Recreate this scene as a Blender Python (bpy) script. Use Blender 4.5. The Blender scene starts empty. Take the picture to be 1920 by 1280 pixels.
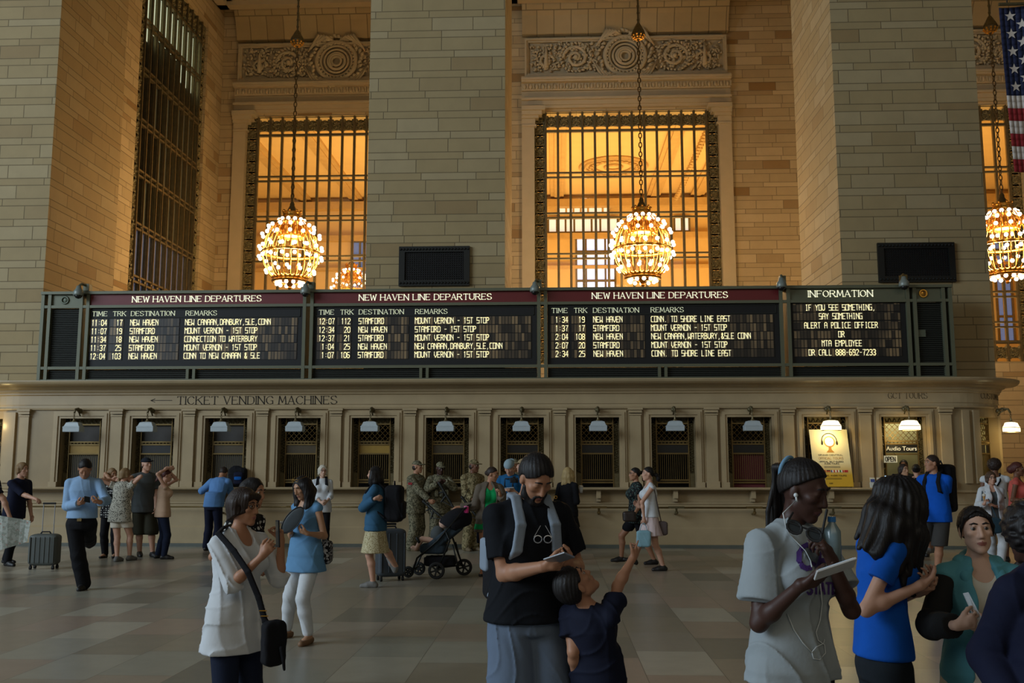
import bpy, math, random
import numpy as np
from mathutils import Vector, Matrix
random.seed(7)
sc = bpy.context.scene
COL = sc.collection
# ---------------------------------------------------------------- camera
FPX, CX, CY = 1800.0, 960.0, 640.0
CAMZ, YAW, PITCH = 1.63, math.radians(2.54), math.radians(7.44)
cd = bpy.data.cameras.new('camera')
cam = bpy.data.objects.new('camera', cd); COL.objects.link(cam)
cd.sensor_width = 36.0; cd.lens = FPX/1920*36.0; cd.clip_end = 300
cam.location = (0, 0, CAMZ)
cam.rotation_euler = (math.pi/2+PITCH, 0, YAW)
sc.camera = cam
# ---------------------------------------------------------------- light and exposure
sc.view_settings.view_transform = 'Standard'; sc.view_settings.look = 'None'
sc.view_settings.gamma = 1.0; sc.view_settings.use_curve_mapping = False
sc.view_settings.exposure = 0.0
try: sc.cycles.use_denoising = True
except Exception: pass
try:
    sc.cycles.max_bounces = 6; sc.cycles.diffuse_bounces = 3; sc.cycles.glossy_bounces = 3
    sc.cycles.transparent_max_bounces = 12; sc.cycles.sample_clamp_indirect = 4.0
except Exception: pass
w = bpy.data.worlds.new('hall_air'); sc.world = w; w.use_nodes = True
w.node_tree.nodes['Background'].inputs[0].default_value = (0.88, 0.90, 0.80, 1)
w.node_tree.nodes['Background'].inputs[1].default_value = 0.065
def lamp(name, kind, loc, energy, color, size=1.0, sizey=None, target=None, spread=None):
    l = bpy.data.lights.new(name, kind); l.energy = energy; l.color = color
    if kind == 'AREA':
        l.size = size
        if sizey: l.shape = 'RECTANGLE'; l.size_y = sizey
        if spread: l.spread = spread
    else: l.shadow_soft_size = size
    o = bpy.data.objects.new(name, l); COL.objects.link(o); o.location = loc
    if target is not None:
        o.rotation_euler = (Vector(target)-Vector(loc)).to_track_quat('-Z', 'Y').to_euler()
    return o
# unseen area lights added for windows assumed at left and behind the camera
lamp('assumed_daylight_left', 'AREA', (-32, -4, 14), 8600, (0.72, 0.87, 1.0), 24, 14, target=(4, 9, 1))  # assumed from the bluish light on left edges; no window is built
lamp('added_daylight_rear', 'AREA', (4, -22, 17), 1200, (1.0, 0.88, 0.66), 40, 8, target=(0, 22, 9))  # weaker unseen light added from behind the camera; no window is built
# ---------------------------------------------------------------- pixel helpers
_R = Matrix.Rotation(YAW, 3, 'Z') @ Matrix.Rotation(math.pi/2+PITCH, 3, 'X')
def ray(px, py): return _R @ Vector(((px-CX)/FPX, (CY-py)/FPX, -1.0))
def at(px, py, Y):
    d = ray(px, py); t = Y/d.y
    return Vector((d.x*t, Y, CAMZ+d.z*t))
def gnd(px, py):
    d = ray(px, py); t = -CAMZ/d.z
    return Vector((d.x*t, d.y*t, 0.0))
def ppm(Y): return FPX/Y
# ---------------------------------------------------------------- materials
MATS = {}
def srgb(r, g, b):
    f = lambda c: (c/255/12.92) if c/255 <= .04045 else ((c/255+.055)/1.055)**2.4
    return (f(r), f(g), f(b), 1)
class NT:
    def __init__(s, name):
        s.m = bpy.data.materials.new(name); s.m.use_nodes = True; s.t = s.m.node_tree; s.n = s.t.nodes
        s.bsdf = s.n['Principled BSDF']
    def N(s, kind, **kw):
        x = s.n.new('ShaderNode'+kind)
        for k, v in kw.items(): setattr(x, k, v)
        return x
    def put(s, sock, v):
        if hasattr(v, 'is_output'): s.t.links.new(v, sock)
        else: sock.default_value = v
    def M(s, op, a, b=0.0, c=0.0):
        x = s.N('Math', operation=op)
        s.put(x.inputs[0], a); s.put(x.inputs[1], b)
        if op in ('MULTIPLY_ADD',): s.put(x.inputs[2], c)
        return x.outputs[0]
    def mix(s, f, a, b, mode='MIX'):
        x = s.N('Mix', data_type='RGBA', blend_type=mode)
        s.put(x.inputs[0], f); s.put(x.inputs[6], a); s.put(x.inputs[7], b)
        return x.outputs[2]
    def noise(s, scale, detail=2, vec=None, rough=.5):
        x = s.N('TexNoise'); x.inputs['Scale'].default_value = scale; x.inputs['Detail'].default_value = detail
        x.inputs['Roughness'].default_value = rough
        if vec is not None: s.put(x.inputs['Vector'], vec)
        return x.outputs['Fac']
    def white(s, vec):
        x = s.N('TexWhiteNoise', noise_dimensions='3D'); s.put(x.inputs['Vector'], vec); return x.outputs['Value']
    def xyz(s, a, b, c):
        x = s.N('CombineXYZ')
        for i, v in enumerate((a, b, c)): s.put(x.inputs[i], v)
        return x.outputs[0]
    def ramp(s, f, stops):
        x = s.N('ValToRGB'); el = x.color_ramp.elements
        while len(el) < len(stops): el.new(.5)
        for e, (p, c) in zip(el, stops): e.position = p; e.color = c
        s.put(x.inputs[0], f); return x.outputs[0]
    def bump(s, h, strength=.3, dist=.01):
        x = s.N('Bump'); x.inputs['Strength'].default_value = strength; x.inputs['Distance'].default_value = dist
        s.put(x.inputs['Height'], h); s.t.links.new(x.outputs[0], s.bsdf.inputs['Normal'])
    def set(s, **kw):
        for k, v in kw.items(): s.put(s.bsdf.inputs[k.replace('_', ' ')], v)
        return s.m
def mul(c, k): return (c[0]*k, c[1]*k, c[2]*k, 1)
def mat(key, col, rough=.6, metal=0.0, var=.18, scale=14.0, bump=0.0, spec=.5, emit=None, es=1.0):
    """plain surface whose colour wanders a little"""
    if key in MATS: return MATS[key]
    t = NT(key); pos = t.N('TexCoord').outputs['Object']
    f = t.noise(scale, 3, pos)
    t.set(Base_Color=t.mix(f, mul(col, 1-var), mul(col, 1+var)), Roughness=rough, Metallic=metal)
    t.bsdf.inputs['Specular IOR Level'].default_value = spec
    if bump: t.bump(t.noise(scale*6, 2, pos), bump, .004)
    if emit: t.set(Emission_Color=emit, Emission_Strength=es)
    MATS[key] = t.m; return t.m
def stone_blocks(key, cA, cB, cC, h1=.315, h2=.17, w1=.95, w2=1.25, joint=.007, rough=.75, vert=1.0, jdark=.45):
    t = NT(key); g = t.N('NewGeometry'); s = t.N('SeparateXYZ'); t.put(s.inputs[0], g.outputs['Position'])
    sn = t.N('SeparateXYZ'); t.put(sn.inputs[0], g.outputs['True Normal'])
    side = t.M('GREATER_THAN', t.M('ABSOLUTE', sn.outputs[0]), .6)
    u = t.M('ADD', t.M('MULTIPLY', s.outputs[0], t.M('SUBTRACT', 1.0, side)), t.M('MULTIPLY', s.outputs[1], side))
    z = s.outputs[2]; P = h1+h2
    k = t.M('FLOOR', t.M('DIVIDE', z, P)); zf = t.M('SUBTRACT', z, t.M('MULTIPLY', k, P))
    up = t.M('GREATER_THAN', zf, h1); row = t.M('ADD', t.M('MULTIPLY', k, 2.0), up)
    dz = t.M('MINIMUM', t.M('MINIMUM', zf, t.M('ABSOLUTE', t.M('SUBTRACT', zf, h1))), t.M('SUBTRACT', P, zf))
    wd = t.M('ADD', w1, t.M('MULTIPLY', up, w2-w1))
    uo = t.M('ADD', t.M('ADD', u, 100.0), t.M('MULTIPLY', t.M('FRACT', t.M('MULTIPLY', row, .618)), wd))
    c = t.M('FLOOR', t.M('DIVIDE', uo, wd)); uf = t.M('SUBTRACT', uo, t.M('MULTIPLY', c, wd))
    du = t.M('MINIMUM', uf, t.M('SUBTRACT', wd, uf))
    d = t.M('MINIMUM', dz, du)
    j = t.N('MapRange'); t.put(j.inputs[0], d); j.inputs[1].default_value = joint*.5; j.inputs[2].default_value = joint*1.8
    rnd = t.white(t.xyz(c, row, side))
    base = t.ramp(rnd, [(0, cC), (.1, cA), (.55, mul(cA, 1.03)), (.8, cB), (1, mul(cB, 1.04))])
    pos = g.outputs['Position']
    n1 = t.N('MapRange'); t.put(n1.inputs[0], t.noise(2.2, 5, pos, .6)); n1.inputs[3].default_value = .86; n1.inputs[4].default_value = 1.12
    base = t.mix(1.0, base, t.xyz(n1.outputs[0], n1.outputs[0], n1.outputs[0]), 'MULTIPLY')
    col = t.mix(j.outputs[0], mul(cA, jdark), base)
    t.set(Base_Color=col, Roughness=rough)
    t.bump(t.M('ADD', j.outputs[0], t.M('MULTIPLY', t.noise(40, 2, pos), .25)), .5, .012)
    MATS[key] = t.m; return t.m
STONE = stone_blocks('pier_limestone', srgb(160, 140, 100), srgb(167, 149, 112), srgb(150, 126, 86))
STONE_W = stone_blocks('back_wall_limestone', srgb(176, 156, 118), srgb(188, 168, 130), srgb(140, 108, 62))
SMOOTH = mat('carved_limestone', srgb(184, 168, 136), .7, var=.08, scale=3, bump=.1)
SOFFIT = stone_blocks('vault_limestone', srgb(160, 140, 100), srgb(166, 146, 106), srgb(150, 130, 92), h1=9.0, h2=9.0, w1=.62, w2=.62, joint=.012)
RELIEF = mat('relief_limestone', srgb(178, 162, 130), .75, var=.12, scale=6, bump=.2)
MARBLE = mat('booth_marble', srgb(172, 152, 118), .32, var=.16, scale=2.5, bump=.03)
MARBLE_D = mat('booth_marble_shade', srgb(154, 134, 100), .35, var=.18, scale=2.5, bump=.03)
PLINTH = mat('plinth_marble', srgb(92, 96, 88), .4, var=.2, scale=5)
BRONZE = mat('bronze_grille', srgb(112, 100, 72), .45, .55, var=.3, scale=9, bump=.2)
BRONZE_D = mat('dark_bronze', srgb(96, 86, 58), .5, .5, var=.4, scale=20, bump=.3)
BRASS = mat('brass', srgb(118, 98, 60), .45, .7, var=.3, scale=8)
GOLD = mat('gilded_brass', srgb(214, 160, 70), .28, .9, var=.2, scale=8)
GREENSTEEL = mat('green_grey_steel', srgb(98, 100, 80), .5, .2, var=.1, scale=5)
BLACKM = mat('black_metal', srgb(24, 26, 24), .5, .3, var=.2)
LOUVER = mat('louver_black', srgb(44, 46, 40), .7, .2, var=.2)
RED = mat('dark_red_enamel', srgb(104, 22, 26), .5, var=.1)
SIGNBLACK = mat('sign_black', srgb(10, 10, 12), .65, var=.2)
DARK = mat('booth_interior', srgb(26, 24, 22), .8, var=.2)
# ---------------------------------------------------------------- mesh builder
class MB:
    def __init__(s): s.v = []; s.f = []; s.mi = []
    def add(s, vs, fs, m=0):
        o = len(s.v); s.v += [tuple(v) for v in vs]; s.f += [tuple(i+o for i in f) for f in fs]; s.mi += [m]*len(fs)
        return s
    def box(s, x0, x1, y0, y1, z0, z1, m=0):
        vs = [(x, y, z) for z in (z0, z1) for y in (y0, y1) for x in (x0, x1)]
        return s.add(vs, [(0, 2, 3, 1), (4, 5, 7, 6), (0, 1, 5, 4), (2, 6, 7, 3), (0, 4, 6, 2), (1, 3, 7, 5)], m)
    def quad(s, a, b, c, d, m=0): return s.add([a, b, c, d], [(0, 1, 2, 3)], m)
    def bar(s, a, b, w, t, up=(0, 0, 1), m=0):
        a = Vector(a); b = Vector(b); d = (b-a).normalized(); up = Vector(up)
        x = d.cross(up)
        if x.length < 1e-5: x = d.cross(Vector((0, 1, 0)))
        x.normalize(); y = x.cross(d)
        vs = [p+x*(sx*w/2)+y*(sy*t/2) for p in (a, b) for sx, sy in ((-1, -1), (1, -1), (1, 1), (-1, 1))]
        return s.add(vs, [(0, 1, 2, 3), (7, 6, 5, 4), (0, 4, 5, 1), (1, 5, 6, 2), (2, 6, 7, 3), (3, 7, 4, 0)], m)
    def tube(s, pts, r, n=8, m=0, closed=False, cap=True):
        pts = [Vector(p) for p in pts]; R = r if isinstance(r, (list, tuple)) else [r]*len(pts)
        L = len(pts); vs = []; nrm = None
        for i, p in enumerate(pts):
            if closed: d = pts[(i+1) % L]-pts[i-1]
            else: d = pts[min(i+1, L-1)]-pts[max(i-1, 0)]
            d.normalize()
            if nrm is None:
                nrm = d.cross(Vector((0, 0, 1)))
                if nrm.length < 1e-3: nrm = d.cross(Vector((0, 1, 0)))
            nrm = (nrm-d*nrm.dot(d)).normalized(); bn = d.cross(nrm)
            vs += [p+(nrm*math.cos(2*math.pi*k/n)+bn*math.sin(2*math.pi*k/n))*R[i] for k in range(n)]
        fs = []
        for i in range(L if closed else L-1):
            a = i*n; b = ((i+1) % L)*n
            fs += [(a+k, a+(k+1) % n, b+(k+1) % n, b+k) for k in range(n)]
        if cap and not closed: fs += [tuple(range(n-1, -1, -1)), tuple((L-1)*n+k for k in range(n))]
        return s.add(vs, fs, m)
    def lathe(s, prof, c=(0, 0, 0), n=24, m=0, a0=0, a1=2*math.pi):
        full = abs(a1-a0-2*math.pi) < 1e-6; k = n if full else n+1; vs = []
        for r, z in prof:
            vs += [(c[0]+r*math.cos(a0+(a1-a0)*i/n), c[1]+r*math.sin(a0+(a1-a0)*i/n), c[2]+z) for i in range(k)]
        fs = []
        for j in range(len(prof)-1):
            for i in range(n):
                i2 = (i+1) % k
                fs.append((j*k+i, j*k+i2, (j+1)*k+i2, (j+1)*k+i))
        return s.add(vs, fs, m)
    def ball(s, c, r, n=10, m=0, sq=(1, 1, 1)):
        vs = [(c[0], c[1], c[2]-r*sq[2])]; h = n//2
        for j in range(1, h):
            t = math.pi*j/h
            vs += [(c[0]+r*sq[0]*math.sin(t)*math.cos(2*math.pi*i/n), c[1]+r*sq[1]*math.sin(t)*math.sin(2*math.pi*i/n), c[2]-r*sq[2]*math.cos(t)) for i in range(n)]
        vs.append((c[0], c[1], c[2]+r*sq[2])); fs = []
        for i in range(n):
            i2 = (i+1) % n; fs.append((0, 1+i2, 1+i)); fs.append((len(vs)-1, 1+(h-2)*n+i, 1+(h-2)*n+i2))
            for j in range(h-2): fs.append((1+j*n+i, 1+j*n+i2, 1+(j+1)*n+i2, 1+(j+1)*n+i))
        return s.add(vs, fs, m)
    def sweep(s, path, prof, m=0):
        """path: (x, y, nx, ny) stations with outward normals; prof: (out, z) points, closed"""
        n = len(prof); vs = []
        for (x, y, nx, ny) in path: vs += [(x+nx*o, y+ny*o, z) for o, z in prof]
        fs = []
        for i in range(len(path)-1):
            fs += [(i*n+k, (i+1)*n+k, (i+1)*n+(k+1) % n, i*n+(k+1) % n) for k in range(n)]
        fs += [tuple(range(n-1, -1, -1)), tuple((len(path)-1)*n+k for k in range(n))]
        return s.add(vs, fs, m)
    def build(s, name, mats, parent=None, smooth=False, bevel=0.0, org=None):
        me = bpy.data.meshes.new(name)
        o3 = Vector(org) if org is not None else (rootpos(parent) if parent is not None else Vector((0, 0, 0)))
        me.from_pydata([(v[0]-o3.x, v[1]-o3.y, v[2]-o3.z) for v in s.v], [], s.f)
        for m in (mats if isinstance(mats, (list, tuple)) else [mats]): me.materials.append(m)
        if any(s.mi): me.polygons.foreach_set('material_index', s.mi)
        if smooth: me.polygons.foreach_set('use_smooth', [True]*len(me.polygons))
        me.update()
        o = bpy.data.objects.new(name, me); COL.objects.link(o)
        if parent is not None: o.parent = parent
        elif org is not None: o.location = o3
        if bevel:
            b = o.modifiers.new('bevel', 'BEVEL'); b.width = bevel; b.segments = 2; b.limit_method = 'ANGLE'
        return o
def rootpos(o):
    p = Vector((0, 0, 0))
    while o is not None: p += Vector(o.location); o = o.parent
    return p
def tag(o, label, cat, group=None):
    o['label'] = label; o['category'] = cat
    if group: o['group'] = group
    return o
def struct(o): o['kind'] = 'structure'; return o
def thing(name, label, cat, loc=(0, 0, 0), group=None):
    o = bpy.data.objects.new(name, None); COL.objects.link(o); o.location = loc; o.empty_display_size = .1
    return tag(o, label, cat, group)
def structure_root(name, loc=(0, 0, 0)):
    o = bpy.data.objects.new(name, None); COL.objects.link(o); o.location = loc; return struct(o)
def dup(root, loc):
    r = root.copy(); COL.objects.link(r); r.location = loc
    for ch in list(root.children):
        c = ch.copy(); COL.objects.link(c); c.parent = r
        for g in list(ch.children):
            d = g.copy(); COL.objects.link(d); d.parent = c
    return r
# ---------------------------------------------------------------- stroke lettering
GL = {'A': '0,0 2,6 4,0;.7,2 3.3,2', 'B': '0,0 0,6 2.4,6 3.4,5.3 3.4,3.9 2.4,3.2 0,3.2;2.4,3.2 3.8,2.5 3.8,.8 2.6,0 0,0',
 'C': '4,4.8 3.2,5.8 2.2,6 1,5.5 0,4 0,2 1,.5 2.2,0 3.2,.2 4,1.2', 'D': '0,0 0,6 2,6 3.4,5.4 4,4 4,2 3.4,.6 2,0 0,0', 'E': '3.4,6 0,6 0,0 3.4,0;0,3.1 2.8,3.1',
 'F': '3.4,6 0,6 0,0;0,3.1 2.8,3.1', 'G': '4,4.8 3.2,5.8 2.2,6 1,5.5 0,4 0,2 1,.5 2.2,0 4,.4 4,2.6 2.6,2.6', 'H': '0,0 0,6;4,0 4,6;0,3.1 4,3.1', 'I': '2,0 2,6',
 'J': '3,6 3,1 2,0 1,0 0,1', 'K': '0,0 0,6;4,6 0,2.6;1.2,3.6 4,0', 'L': '0,6 0,0 3.4,0', 'M': '0,0 .5,6 2.3,1.2 4.1,6 4.6,0', 'N': '0,0 0,6 4,0 4,6',
 'O': '2,6 .8,5.4 0,4 0,2 .8,.6 2,0 3.2,.6 4,2 4,4 3.2,5.4 2,6', 'P': '0,0 0,6 2.4,6 3.6,5.3 3.6,3.7 2.4,2.9 0,2.9', 'Q': '2,6 .8,5.4 0,4 0,2 .8,.6 2,0 3.2,.6 4,2 4,4 3.2,5.4 2,6;2.4,1.4 4.2,-.6',
 'R': '0,0 0,6 2.4,6 3.5,5.3 3.5,3.8 2.4,3.1 0,3.1;1.9,3.1 4,0', 'S': '3.6,5 2.8,6 1.2,6 .3,5.2 .3,4 1.2,3.3 2.8,2.7 3.8,2 3.8,.9 2.8,0 1,0 .1,1', 'T': '0,6 4,6;2,6 2,0',
 'U': '0,6 0,1.6 .8,.3 2,0 3.2,.3 4,1.6 4,6', 'V': '0,6 2,0 4,6', 'W': '0,6 1.2,0 2.5,5 3.8,0 5,6', 'X': '0,0 4,6;0,6 4,0', 'Y': '0,6 2,3 4,6;2,3 2,0', 'Z': '0,6 4,6 0,0 4,0',
 '0': '1,6 3,6 4,5 4,1 3,0 1,0 0,1 0,5 1,6', '1': '1,5 2,6 2,0', '2': '0,5 1,6 3,6 4,5 4,4 0,0 4,0', '3': '0,5.4 1,6 3,6 4,5 4,4 3,3 1.5,3;3,3 4,2 4,1 3,0 1,0 0,.8',
 '4': '3,0 3,6 0,2 4,2', '5': '4,6 0,6 0,3.4 3,3.4 4,2.6 4,1 3,0 0,0', '6': '4,6 1,6 0,5 0,1 1,0 3,0 4,1 4,2.4 3,3.3 0,3.3', '7': '0,6 4,6 2,2.5 2,0',
 '8': '1,6 3,6 4,5 4,4 3,3 1,3 0,4 0,5 1,6;1,3 0,2 0,1 1,0 3,0 4,1 4,2 3,3', '9': '4,3 1,3 0,4 0,5 1,6 3,6 4,5 4,1 3,0 0,0', ':': '2,4.4 2,4.2;2,1.6 2,1.4', '-': '.6,3 3.4,3', '.': '1.6,.2 2,.2',
 ',': '2,.5 1.3,-1', '&': '4,0 .8,4.4 .8,5.4 1.6,6 2.6,5.4 2.4,4.2 .4,2 .4,.8 1.4,0 2.6,.2 4,2', '\x3c': '12,3 0,3;2.4,4.3 0,3 2.4,1.7'}
GD = dict(GL, A='0,0 0,5 1,6 3,6 4,5 4,0;0,3 4,3', M='0,0 0,6 2,4 4,6 4,0', W='0,6 0,0 2,2 4,0 4,6', O='0,0 4,0 4,6 0,6 0,0', D='0,0 3,0 4,1 4,5 3,6 0,6 0,0', V='0,6 0,2.4 2,0 4,2.4 4,6',
 C='4,6 1,6 0,5 0,1 1,0 4,0', S='4,6 0,6 0,3 4,3 4,0 0,0', E='4,6 0,6 0,0 4,0;0,3 3.4,3', I='1,0 3,0;2,0 2,6;1,6 3,6', G='4,6 0,6 0,0 4,0 4,3 2.4,3', Y='0,6 2,3.2 4,6;2,3.2 2,0', N='0,0 0,6 4,1.6;4,6 4,0')
def text_width(txt, h, style, mono=None, gap=1.35):
    x = 0
    for ch in txt:
        if mono: x += mono; continue
        if ch == ' ': x += 2.6; continue
        xs = [float(p.split(',')[0]) for st in GL[ch].split(';') for p in st.split(' ')]
        x += max(xs)-min(xs)+gap
    return x*h/6
def lettering(mb, txt, x, z, h, Y, style='serif', align='l', wt=None, depth=.006, mono=None, frame=None, m=0, xs=1.0, gap=1.35):
    """stroke letters as thin raised bars standing in the plane Y (facing -Y); frame maps (x, y, z) elsewhere"""
    k = h/6; kx = k*xs
    W = text_width(txt, h, style, mono, gap)*xs
    if align == 'c': x -= W/2
    if align == 'r': x -= W
    T = GD if style == 'board' else GL
    def seg(ax, az, bx, bz, w):
        a = Vector((ax, Y, az)); b = Vector((bx, Y, bz))
        d = b-a
        if d.length < 1e-6: d = Vector((0, 0, 1e-4))
        d.normalize(); n = Vector((-d.z, 0, d.x))*w/2; e = d*(w*.3)
        a -= e; b += e
        vs = [a-n, b-n, b+n, a+n]; vs = vs+[v+Vector((0, -depth, 0)) for v in vs]
        if frame: vs = [frame(v) for v in vs]
        mb.add(vs, [(0, 1, 2, 3), (7, 6, 5, 4), (0, 4, 5, 1), (1, 5, 6, 2), (2, 6, 7, 3), (3, 7, 4, 0)], m)
    for ch in txt:
        if ch == ' ': x += (mono if mono else 2.6)*kx; continue
        g = T[ch]; strokes = [[tuple(map(float, p.split(','))) for p in st.split(' ')] for st in g.split(';')]
        mx = max(p[0] for st in strokes for p in st)
        if not mono:
            mn = min(p[0] for st in strokes for p in st); mx -= mn; strokes = [[(p[0]-mn, p[1]) for p in st] for st in strokes]
        for st in strokes:
            for (ax, az), (bx, bz) in zip(st, st[1:]):
                if style == 'serif':
                    dx, dz = bx-ax, bz-az; L = math.hypot(dx, dz) or 1
                    thin = abs(dx)/L > .8 or (dx*dz > 0 and abs(dx)/L > .25)
                    ww = (wt or .85)*(.5 if thin else 1)
                else: ww = wt or .8
                seg(x+ax*kx, z+az*k, x+bx*kx, z+bz*k, ww*k)
            if style == 'serif' and len(g) < 60 and ch not in 'OCGQS<:-.,&':
                for (px_, pz_), (qx, qz) in ((st[0], st[1]), (st[-1], st[-2])):
                    if pz_ in (0.0, 6.0) and abs(qz-pz_) > 1:
                        seg(x+(px_-.7)*kx, z+pz_*k, x+(px_+.7)*kx, z+pz_*k, .32*k)
                    elif abs(qx-px_) > 1 and ch in 'EFTLZ':
                        dz = -.8 if pz_ > 5 else (.8 if pz_ < 1 else 0)
                        if dz: seg(x+px_*kx, z+pz_*k, x+px_*kx, z+(pz_+dz)*k, .4*k)
        x += (mono if mono else mx+gap)*kx
# ================================================================ the hall
PY0, PY1, BY = 21.0, 24.4, 33.4          # pier front, pier back, window wall
BAYS = (-7.91, 2.62, 13.15)
# floor: long marble slabs running away from the viewer
t = NT('floor_marble'); g = t.N('NewGeometry'); s = t.N('SeparateXYZ'); t.put(s.inputs[0], g.outputs['Position'])
WX, LY = .62, 1.0
cx = t.M('FLOOR', t.M('DIVIDE', t.M('ADD', s.outputs[0], 50.13), WX)); fx = t.M('SUBTRACT', t.M('DIVIDE', t.M('ADD', s.outputs[0], 50.13), WX), cx)
off = t.white(t.xyz(cx, 3.0, 1.0))
yy = t.M('ADD', t.M('DIVIDE', t.M('ADD', s.outputs[1], 50.0), LY), off); cy = t.M('FLOOR', yy); fy = t.M('SUBTRACT', yy, cy)
dx = t.M('MULTIPLY', t.M('MINIMUM', fx, t.M('SUBTRACT', 1.0, fx)), WX); dy = t.M('MULTIPLY', t.M('MINIMUM', fy, t.M('SUBTRACT', 1.0, fy)), LY)
j = t.N('MapRange'); t.put(j.inputs[0], t.M('MINIMUM', dx, dy)); j.inputs[1].default_value = .001; j.inputs[2].default_value = .004
rnd = t.white(t.xyz(cx, cy, 2.0))
base = t.ramp(rnd, [(0, srgb(118, 114, 102)), (.3, srgb(150, 139, 120)), (.55, srgb(160, 141, 124)), (.8, srgb(136, 135, 122)), (1, srgb(176, 168, 150))])
n = t.N('MapRange'); t.put(n.inputs[0], t.noise(5, 5, g.outputs['Position'], .65)); n.inputs[3].default_value = .82; n.inputs[4].default_value = 1.16
base = t.mix(1.0, base, t.xyz(n.outputs[0], n.outputs[0], n.outputs[0]), 'MULTIPLY')
t.set(Base_Color=t.mix(j.outputs[0], srgb(84, 78, 66), base), Roughness=.3)
fl = MB().box(-45, 45, -40, 62, -.3, 0).build('floor', t.m); struct(fl)
# piers
def pier(name, x0, x1):
    m = MB().box(x0, x1, PY0, PY1, 0, 22); o = m.build(name, STONE); return struct(o)
pier('wall_left', -19.0, -11.6); pier('wall_middle', -4.22, -1.09); pier('wall_right', 6.315, 9.48)
pier('wall_far_right', 16.84, 20.0)
# window wall with its three openings
WZ0, WZ1, WH = 5.2, 14.36, 3.29
m = MB(); xs = [-12.2]+[c+d*WH for c in BAYS for d in (-1, 1)]+[34.0]
for i in range(0, len(xs), 2): m.box(xs[i], xs[i+1], BY, BY+.5, 0, 20)
for c in BAYS: m.box(c-WH, c+WH, BY, BY+.5, 0, WZ0); m.box(c-WH, c+WH, BY, BY+.5, WZ1, 20)
struct(m.build('wall_back', STONE_W))
# end wall at the left of the passage, with a tall window opening
EX = -12.2
m = MB()
m.box(EX-.6, EX, PY1-.9, 26.55, 0, 20); m.box(EX-.6, EX, 31.85, BY+.5, 0, 20); m.box(EX-.6, EX, 26.55, 31.85, 17.1, 20); m.box(EX-.6, EX, 26.55, 31.85, 0, 3.0)
struct(m.build('wall_left_end', STONE_W))
# passage ceiling with coved ribbed frieze and mouldings
m = MB(); m.box(-14, 24, PY1-.2, BY+.5, 18.6, 18.9); struct(m.build('ceiling', SMOOTH))
ti = 1
def trim(mb, mt=SMOOTH, smooth=False, bevel=0):
    global ti
    o = mb.build('trim_%d' % ti, mt, smooth=smooth, bevel=bevel); ti += 1; return struct(o)
for c in BAYS:
    h = 3.72
    prof = [(33.35, 17.2), (33.2, 17.25), (33.12, 17.5), (32.98, 17.85), (32.75, 18.15), (32.75, 18.6), (33.35, 18.6)]
    m = MB(); m.add([(x, y, z) for x in (c-h, c+h) for y, z in prof], [(i, (i+1) % 7, 7+(i+1) % 7, 7+i) for i in range(7)]+[tuple(range(7)), tuple(range(13, 6, -1))])
    trim(m, SOFFIT)
    m = MB()                                                     # ceiling border mouldings
    for k, (a, b, z) in enumerate(((.0, .35, 18.2), (.35, .55, 18.35), (1.1, 1.3, 18.45))):
        m.box(c-h-.5+a, c+h+.5-a, 32.75-b, 32.75-a, z, 18.6); m.box(c-h-.5+a, c-h-.5+b, PY1, 32.75-a, z, 18.6); m.box(c+h+.5-b, c+h+.5-a, PY1, 32.75-a, z, 18.6)
    trim(m)
    # jambs with capitals, architrave, frieze and egg and dart band
    m = MB()
    for sx in (-1, 1):
        x0, x1 = sorted((c+sx*WH, c+sx*(WH+.45)))
        m.box(x0, x1, BY-.16, BY, 0, 13.75)
        for k, (z0, z1, o_) in enumerate(((13.75, 13.83, .05), (13.83, 14.05, .02), (14.05, 14.15, .1), (14.15, 14.3, .18), (14.3, 14.46, .26))):
            m.box(x0-o_*(.5 if sx > 0 else 0)-(o_ if sx > 0 else 0), x1+o_*(.5 if sx < 0 else 0)+(o_ if sx < 0 else 0), BY-.16-o_, BY, z0, z1)
    trim(m)
    m = MB(); H = WH+.46
    for z0, z1, o_ in ((14.46, 14.56, .14), (14.56, 14.72, .2), (14.72, 14.8, .3), (14.8, 15.1, .1), (15.12, 15.38, .16), (15.38, 15.44, .34), (15.44, 15.52, .4), (15.52, 15.6, .3)):
        m.box(c-H, c+H, BY-o_, BY, z0, z1)
    trim(m)
    m = MB(); nd = 34
    for k in range(nd):
        x = c-H+(k+.5)*2*H/nd
        m.ball((x, BY-.17, 15.25), .085, 8, sq=(.8, .6, 1.25)); m.bar((x+H/nd, BY-.19, 15.36), (x+H/nd, BY-.19, 15.16), .045, .05, (0, 1, 0))
    trim(m, RELIEF)
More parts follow.
